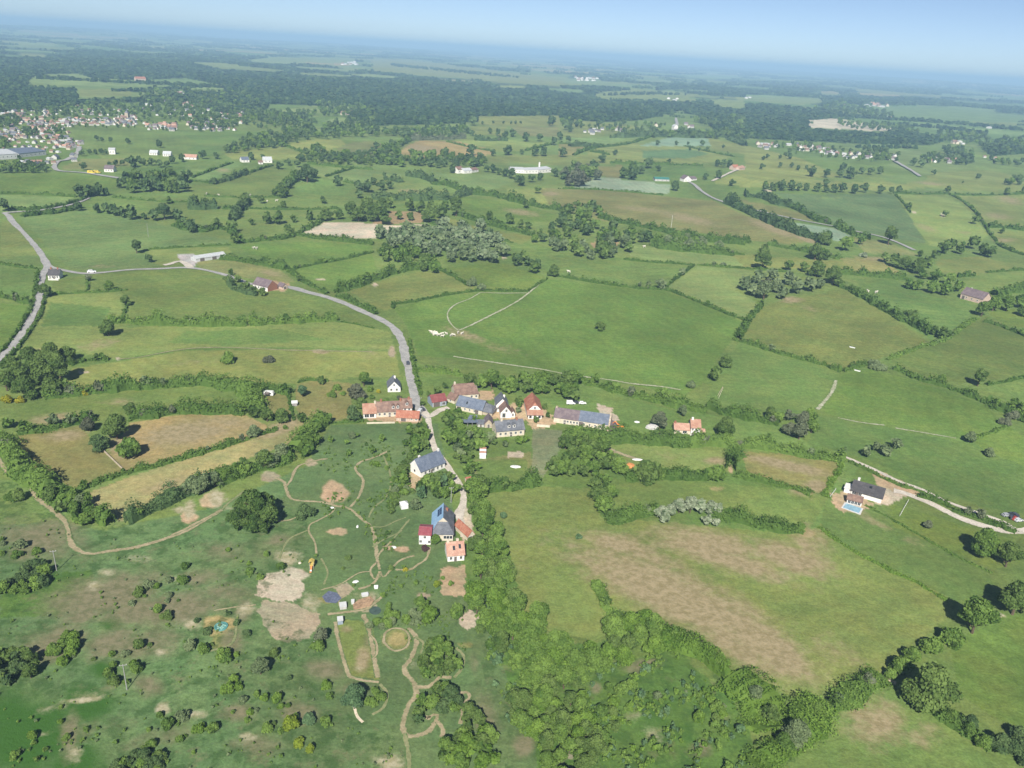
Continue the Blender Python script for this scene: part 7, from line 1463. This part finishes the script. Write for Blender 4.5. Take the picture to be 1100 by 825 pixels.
# orange excavator
def excavator(label, x, y, rot, s, mat):
    e = simple('excavator', label, 'excavator', x, y, rot, s)
    m = MB(); [m.box((0, q, .45), (3.2, .55, .9)) for q in (-.95, .95)]; ob('tracks', m.mesh('tracks', [plain('tyre', (.02,.02,.02))]), e)
    m = MB(); m.box((-.5, 0, 1.5), (2.8, 2.3, 1.1)); ob('body', m.mesh('body', [mat]), e); m = MB(); m.box((.5, .6, 2.3), (1.3, 1.0, 1.6), 0, 0, .85); m.box((.5, .6, 2.4), (1.34, 1.04, .8), 1, 0, .9); ob('cab', m.mesh('cab', [mat, GLASS]), e)
    m = MB(); m.tube((.8, -.3, 1.7), (2.8, -.3, 3.7), .26, .2, 6); m.tube((2.8, -.3, 3.7), (4.2, -.3, 2.2), .2, .15, 6); ob('arm', m.mesh('arm', [mat]), e); m = MB(); m.box((4.3, -.3, 1.7), (.8, .9, .9), 0, 0, .6); ob('bucket', m.mesh('bucket', [DOORM]), e)
excavator('orange excavator parked at the end of the long barn', 665.5, 461.5, 2.6, 1.05, plain('orange_paint', (.68, .24, .04), .5))
YE = plain('yellow_paint', (.50, .38, .10), .6, .1)
e = simple('play_tower', 'yellow wooden play tower with slide above the sandy field', 'play tower', 335, 609.5, .1)
for a, b in ((-.7, -.7), (.7, -.7), (.7, .7), (-.7, .7)):
    m = MB(); m.box((a, b, 1.4), (.14, .14, 2.9)); ob('post', m.mesh('post', [WALLS['wood']]), e)
m = MB(); m.box((0, 0, 1.3), (1.6, 1.6, .12)); m.box((0, .72, 1.8), (1.5, .08, .7)); ob('platform', m.mesh('platform', [YE]), e)
m = MB(); m.slab([(-1, -1, 2.75), (0, -1, 3.5), (0, 1, 3.5), (-1, 1, 2.75)], .1); m.slab([(0, -1, 3.5), (1, -1, 2.75), (1, 1, 2.75), (0, 1, 3.5)], .1); ob('roof', m.mesh('roof', [YE]), e)
m = MB(); m.slab([(-.35, -.8, 1.35), (-.35, -3.4, .15), (.35, -3.4, .15), (.35, -.8, 1.35)], .08); ob('slide', m.mesh('slide', [OR]), e)
# ponds and plots
WAT = plain('pond_water', (.035, .075, .075), .08, .2, .6, 0, .5)
def disc(name, cx, cy, rx, ry, mat, dz, n=40, poly=None):
    pts = poly or [(cx + rx * math.cos(2*math.pi*i/n), cy + ry * math.sin(2*math.pi*i/n)) for i in range(n)]
    A = G(np.array([p[0] for p in pts]), np.array([p[1] for p in pts])); A[:, 2] = A[:, 2].max() + dz
    m = MB(); m.add(A, [tuple(range(len(A) - 1, -1, -1))]); me_ = m.mesh(name, [mat]); o = struct(ob(name, me_)); 
    if me_.polygons[0].normal.z < 0: me_.flip_normals()
    return o
e = simple('garden_pool', 'round turquoise paddling pool with floating pads in the mown circle', 'pool', 237.5, 673.5)
R0 = 7 * depth(g(237, 673)) / FPX
m = MB(); m.lathe([(R0, 0), (R0, .42), (R0 - .25, .42), (R0 - .25, .1)], 28); ob('rim', m.mesh('rim', [plain('pool_rim', (.10, .28, .26), .6)]), e)
m = MB(); m.lathe([(R0 - .27, .28), (R0 - .27, .33)], 28); ob('water', m.mesh('water', [plain('pool_water', (.07, .19, .17), .1, .3, 1.2, 0, .5)]), e)
m = MB(); [m.lathe([(.38, .34), (.36, .37)], 9, (R0 * .7 * math.cos(i * 2.4) * math.sqrt((i + .5) / 11), R0 * .7 * math.sin(i * 2.4) * math.sqrt((i + .5) / 11), 0)) for i in range(11)]; ob('pads', m.mesh('pads', [plain('lily_pads', (.24, .42, .35), .6, .2, 3)]), e)
disc('pond', 403, 656, 6.5, 4.5, plain('pond_dark', (.06, .09, .075), .15, .2, .6, 0, .5), .08)
def plotbox(name, label, cat, poly, hgt_, mat, zoff=.0):
    A = G(np.array([p[0] for p in poly], float), np.array([p[1] for p in poly], float)); c0 = A.mean(0); m = MB(); m.prism([(p[0]-c0[0], p[1]-c0[1]) for p in A], -.3, hgt_); o = ob(name, m.mesh(name, [mat]), loc=c0); return tag(o, label, cat)
plotbox('ground_cover_sheet', 'blue black weed sheet stretched over a garden plot', 'weed sheet', [(346, 641), (353, 635), (362, 637), (367, 643), (361, 648), (350, 647)], .14, plain('blue_sheet', (.10, .115, .165), .7, .3, 1.2))
plotbox('raised_bed', 'brown raised vegetable bed beside the small glass frames', 'raised bed', [(379, 650), (385, 645), (398, 641), (402, 646), (397, 652), (380, 655)], .35, plain('garden_soil', (.30, .20, .12), .95, .3, 1.2))
for i, (x, y, lab, sx, sy, hh, mt) in enumerate([(368.5, 652.5, 'white polytunnel frame beside the blue weed sheet', 2.2, 2.2, 1.2, WALLS['grey']), (392, 640, 'pale glass cold frame at the back of the raised bed', 2.2, 1.0, .8, WALLS['steel']), (379, 648, 'upright pale tub at the left of the raised bed', .9, 1.2, 1.0, WALLS['steel']), (365.5, 669, 'small blue grey hut at the top of the vegetable garden', 1.7, 1.9, 1.7, WALLS['blue']), (404, 632, 'white garden table and chairs beyond the raised bed', 1.2, .8, .8, WH), (334, 614.5, 'small white board at the foot of the play tower', .5, .2, .6, WH)]):
    e = simple(['cold_frame', 'cold_frame', 'tub', 'hut', 'garden_table', 'board'][i], lab, ['cold frame', 'cold frame', 'tub', 'hut', 'table', 'board'][i], x, y, [.3, .35, .2, .3, .2, .1][i])
    m = MB(); m.box((0, 0, hh / 2 - .1), (sx, sy, hh)); ob('frame', m.mesh('frame', [mt]), e)
    m = MB(); m.slab([(-sx/2-.12, -sy/2-.12, hh-.05), (sx/2+.12, -sy/2-.12, hh-.05), (sx/2+.12, sy/2+.12, hh+.25), (-sx/2-.12, sy/2+.12, hh+.25)], .08); ob('lid', m.mesh('lid', [WALLS['steel'] if i != 4 else WH]), e)
# swimming pool of the bungalow
A = G(np.array([905.5, 922.5, 925.5, 909.], float), np.array([545.5, 551.5, 546.5, 541.], float)); c0 = A.mean(0)
e = ob('swimming_pool', None, loc=c0); tag(e, 'light blue swimming pool with pale surround below the bungalow', 'swimming pool')
P2 = [(p[0]-c0[0], p[1]-c0[1]) for p in A]; big = [(q[0]*1.18, q[1]*1.3) for q in P2]
m = MB(); m.prism(big, -.4, .16); ob('surround', m.mesh('surround', [plain('pale_paving', (.52, .52, .50), .8, .1, 2)]), e); m = MB(); m.prism(P2, -.2, .22); ob('water', m.mesh('water', [plain('swim_water', (.22, .37, .45), .08, .15, .8, 0, .5)]), e)
# cows
def bake_cow():
    bm_v = [(-.9, 0, 1.15), (-.3, 0, 1.12), (.4, 0, 1.12), (.8, 0, 1.2), (1.2, 0, 1.45), (1.55, 0, 1.4), (1.8, 0, 1.22)]
    rad = [.30, .42, .42, .36, .20, .17, .11]; E = [(i, i+1) for i in range(6)]
    for k_, (bx, sx) in enumerate(((0, -.75), (3, .7))):
        for sy in (-1, 1):
            b_ = len(bm_v); bm_v += [(sx, sy*.24, .85), (sx + (.06 if bx else -.1), sy*.25, .45), (sx, sy*.25, .03)]; rad += [.17, .085, .08]; E += [(bx, b_), (b_, b_+1), (b_+1, b_+2)]
    me_ = bpy.data.meshes.new('cow'); me_.from_pydata(bm_v, E, []); o = bpy.data.objects.new('cow_build', me_); C.objects.link(o)
    md = o.modifiers.new('s', 'SKIN')
    for i, v in enumerate(me_.skin_vertices[0].data): v.radius = (rad[i],) * 2; v.use_root = (i == 1)
    sb = o.modifiers.new('d', 'SUBSURF'); sb.levels = sb.render_levels = 1
    dg = bpy.context.evaluated_depsgraph_get(); r = bpy.data.meshes.new_from_object(o.evaluated_get(dg)); bpy.data.objects.remove(o); r.name = 'cow'; return r
COWM = bake_cow(); COWM.materials.clear(); COWM.materials.append(plain('white_coat', (.58, .54, .46), .9, .08, 2))
COWS = [(463.2,357.5),(464.2,359),(465.5,358),(466.5,359.5),(467.5,360.5),(469,359),(470,360.3),(471.3,361),(468.2,358.4),(475.3,359.6),(475,362.2),(479.4,359.6),(484.3,361.8),(487.6,361),(492,358.6),(496.2,359.4),(466,360.4)]
rc = random.Random(9)
for x, y in COWS:
    tag(ob('cow', COWM, loc=g(x, y), rotz=rc.uniform(0, 6.3), scale=1.15), 'white cow of the herd resting in the big green meadow', 'cow', 'white cows of the herd in the big meadow')
for lab, pts in (('white cow grazing on the pale strip field', [(676,265.5),(679,265),(714,265.5),(692,266)]), ('white cow grazing in the far left pasture', [(222,209),(235,210.5),(269,210.5),(297,216.5),(287,217)]), ('white cow lying in the bright pasture beyond the white shed', [(273,267.5),(276,268)]), ('white cow in the meadow below the wooded hollow', [(611,293)]), ('white cow in the pasture above the stone barn', [(941,315),(932,314)])):
    for x, y in pts: tag(ob('cow', COWM, loc=g(x, y), rotz=rc.uniform(0, 6.3), scale=1.5), lab, 'cow', lab.replace('white cow', 'white cows') if len(pts) > 1 else None)
for x, y, lab in ((915.5, 373.5, 'long white trough lying in the olive green field'), (921, 398.5, 'small white trough at the hedge below the olive field')):
    e = simple('trough', lab, 'trough', x, y, -.6); m = MB(); m.box((0, 0, .35), (3.6, .9, .7)); ob('tank', m.mesh('tank', [WH]), e); m = MB(); m.box((0, 0, .72), (3.3, .6, .06)); ob('water', m.mesh('water', [WAT]), e)
# poles
def pole(label, x, y, hh, mat, cross=True):
    e = simple('utility_pole', label, 'utility pole', x, y, .3)
    m = MB(); m.tube((0, 0, -.5), (0, 0, hh), .17, .12, 8); ob('pole', m.mesh('pole', [mat]), e)
    if cross:
        m = MB(); m.box((0, 0, hh - .3), (2.0, .14, .14)); ob('crossarm', m.mesh('crossarm', [mat]), e)
        for q in (-.9, 0, .9):
            m = MB(); m.tube((q, 0, hh - .23), (q, 0, hh + .1), .07, .05, 6); ob('insulator', m.mesh('insulator', [FRAME]), e)
GP = plain('grey_concrete', (.27, .27, .255), .9, .1)
pole('grey pole with crossarm casting a shadow on the rough meadow left', 61, 613, 8.5, GP); pole('thin pole standing in the brown scrub near the bottom left', 136.5, 741, 9.5, GP, True); pole('grey pole with crossarm behind the large blue roofed house', 484.5, 540, 7.5, GP)
pole('white mast in the overgrown belt above the strip field', 720.5, 247, 17, WH, False); pole('thin white pole in the pale green field on the left', 159.5, 255, 13, GP, False); pole('thin pole beside the road bend at the farmhouse', 450.7, 441, 7.5, GP)
# fences and walls
def fence(label, a, b, hh, mat, cat='fence', name='fence', solid=False):
    A, B = g(*a), g(*b); n = max(3, int(np.linalg.norm(B - A) / 2.4)); c0 = A.copy(); e = ob(name, None, loc=c0); tag(e, label, cat); D = (B - A) / n; ang = math.atan2(D[1], D[0]); Ln = float(np.hypot(D[0], D[1]))
    for i in range(n + 1):
        if solid: break
        m = MB(); q = D * i; m.box((q[0], q[1], hh / 2 - .1), (.12, .12, hh + .2), 0, ang); ob('post', m.mesh('post', [mat]), e)
    if solid:
        m = MB(); q = (B - A) / 2; m.box((q[0], q[1], hh / 2 - .2), (Ln * n, .3, hh + .4), 0, ang); ob('wall', m.mesh('wall', [mat]), e)
    else:
        for z in (.35, .8):
            m = MB()
            for i in range(n): q = D * (i + .5); m.box((q[0], q[1], q[2] + hh * z), (Ln, .05, .1), 0, ang)
            ob('rail', m.mesh('rail', [mat]), e)
fence('white garden fence crossing the bungalow lawn', (966.5, 554.5), (975.5, 538.5), 1.1, WH); fence('white fence at the left corner of the bungalow garden', (891.5, 534.5), (897.5, 526.5), 1.2, WH)
fence('low pale wall in front of the long farmhouse', (394, 455.2), (424, 454.6), .8, WALLS['cream'], 'wall', 'garden_wall', True); fence('cream wall below the red roofed hamlet house', (576.5, 458.2), (590.5, 459.2), 1.3, WALLS['cream'], 'wall', 'garden_wall', True)
fence('stone wall with a row of saplings dividing the olive and brown field', (110.5, 484), (133.5, 506), .8, WALLS['stone'], 'wall', 'stone_wall', True)
fence('wooden fence behind the cottage at the right field corner', (772, 428), (776.5, 417.5), 1.1, WALLS['cream']); fence('wooden fence at the left end of the upper right field', (771, 425.5), (776, 417), 1.0, WALLS['pink'])
tag(ob('bench', MB().box((0, 0, .45), (1.8, .5, .1)).box((0, .25, .75), (1.8, .08, .5)).box((-.7, 0, .2), (.1, .45, .5)).box((.7, 0, .2), (.1, .45, .5)).mesh('bench', [WH]), loc=g(340, 692), rotz=.3), 'white bench below the grey dead tree', 'bench')
# ------------------------------------------------------------------ sky, sun, air, camera
w = bpy.data.worlds.new('World'); bpy.context.scene.world = w; w.use_nodes = True; nt = w.node_tree; nt.nodes.clear()
sd = ray(np.array(SUNPX[0]), np.array(SUNPX[1])); sd = sd / np.linalg.norm(sd)      # the way the sunlight travels
el = math.asin(-sd[2]); az = math.atan2(-sd[0], -sd[1])                              # azimuth of the sun from +y towards +x
sk = nt.nodes.new('ShaderNodeTexSky'); sk.sky_type = 'NISHITA'; sk.sun_disc = False; sk.sun_elevation = el; sk.sun_rotation = az
sk.air_density = SKY[0]; sk.dust_density = SKY[1]; sk.ozone_density = SKY[2]; sk.altitude = 300
bg = nt.nodes.new('ShaderNodeBackground'); bg.inputs[1].default_value = SKY[3]; nt.links.new(sk.outputs[0], bg.inputs[0])
nt.links.new(bg.outputs[0], nt.nodes.new('ShaderNodeOutputWorld').inputs[0])
sl_ = bpy.data.lights.new('sun', 'SUN'); sl_.energy = SUNE; sl_.angle = math.radians(.5); sl_.color = (1., .955, .88)
so = bpy.data.objects.new('sun', sl_); C.objects.link(so); so.rotation_mode = 'QUATERNION'; so.rotation_quaternion = Vector(sd.tolist()).to_track_quat('-Z', 'Y')
hz = MB(); HB = 41500; zt = CAMH + 60; zb = float(Z.min()) - 3
hz.box((0, 0, (zt + zb) / 2), (2 * HB, 2 * HB, zt - zb))
hm, nt2, N, L = nodes('air'); pv = N('ShaderNodeVolumePrincipled'); pv.inputs['Color'].default_value = (*HAZE[1], 1); pv.inputs['Density'].default_value = HAZE[0]; pv.inputs['Anisotropy'].default_value = HAZE[2]
L(pv.outputs[0], N('ShaderNodeOutputMaterial').inputs['Volume'])
ho = ob('haze', hz.mesh('haze', [hm])); ho['kind'] = 'stuff'
cd = bpy.data.cameras.new('camera'); cd.sensor_width = 36; cd.lens = 36 * FPX / 1100; cd.clip_start = .5; cd.clip_end = 120000
co = bpy.data.objects.new('camera', cd); C.objects.link(co)
M_ = Matrix(((_R[0], _U[0], -_F[0], 0), (_R[1], _U[1], -_F[1], 0), (_R[2], _U[2], -_F[2], CAMH), (0, 0, 0, 1))); co.matrix_world = M_
bpy.context.scene.camera = co
s_ = bpy.context.scene
s_.view_settings.view_transform = 'Standard'; s_.view_settings.look = 'None'; s_.view_settings.gamma = 1; s_.view_settings.exposure = EXPO; s_.view_settings.use_curve_mapping = False
s_.cycles.use_denoising = True; s_.cycles.max_bounces = 5; s_.cycles.diffuse_bounces = 2; s_.cycles.volume_bounces = 0; s_.cycles.transmission_bounces = 2; s_.cycles.transparent_max_bounces = 4; s_.cycles.caustics_reflective = False; s_.cycles.caustics_refractive = False
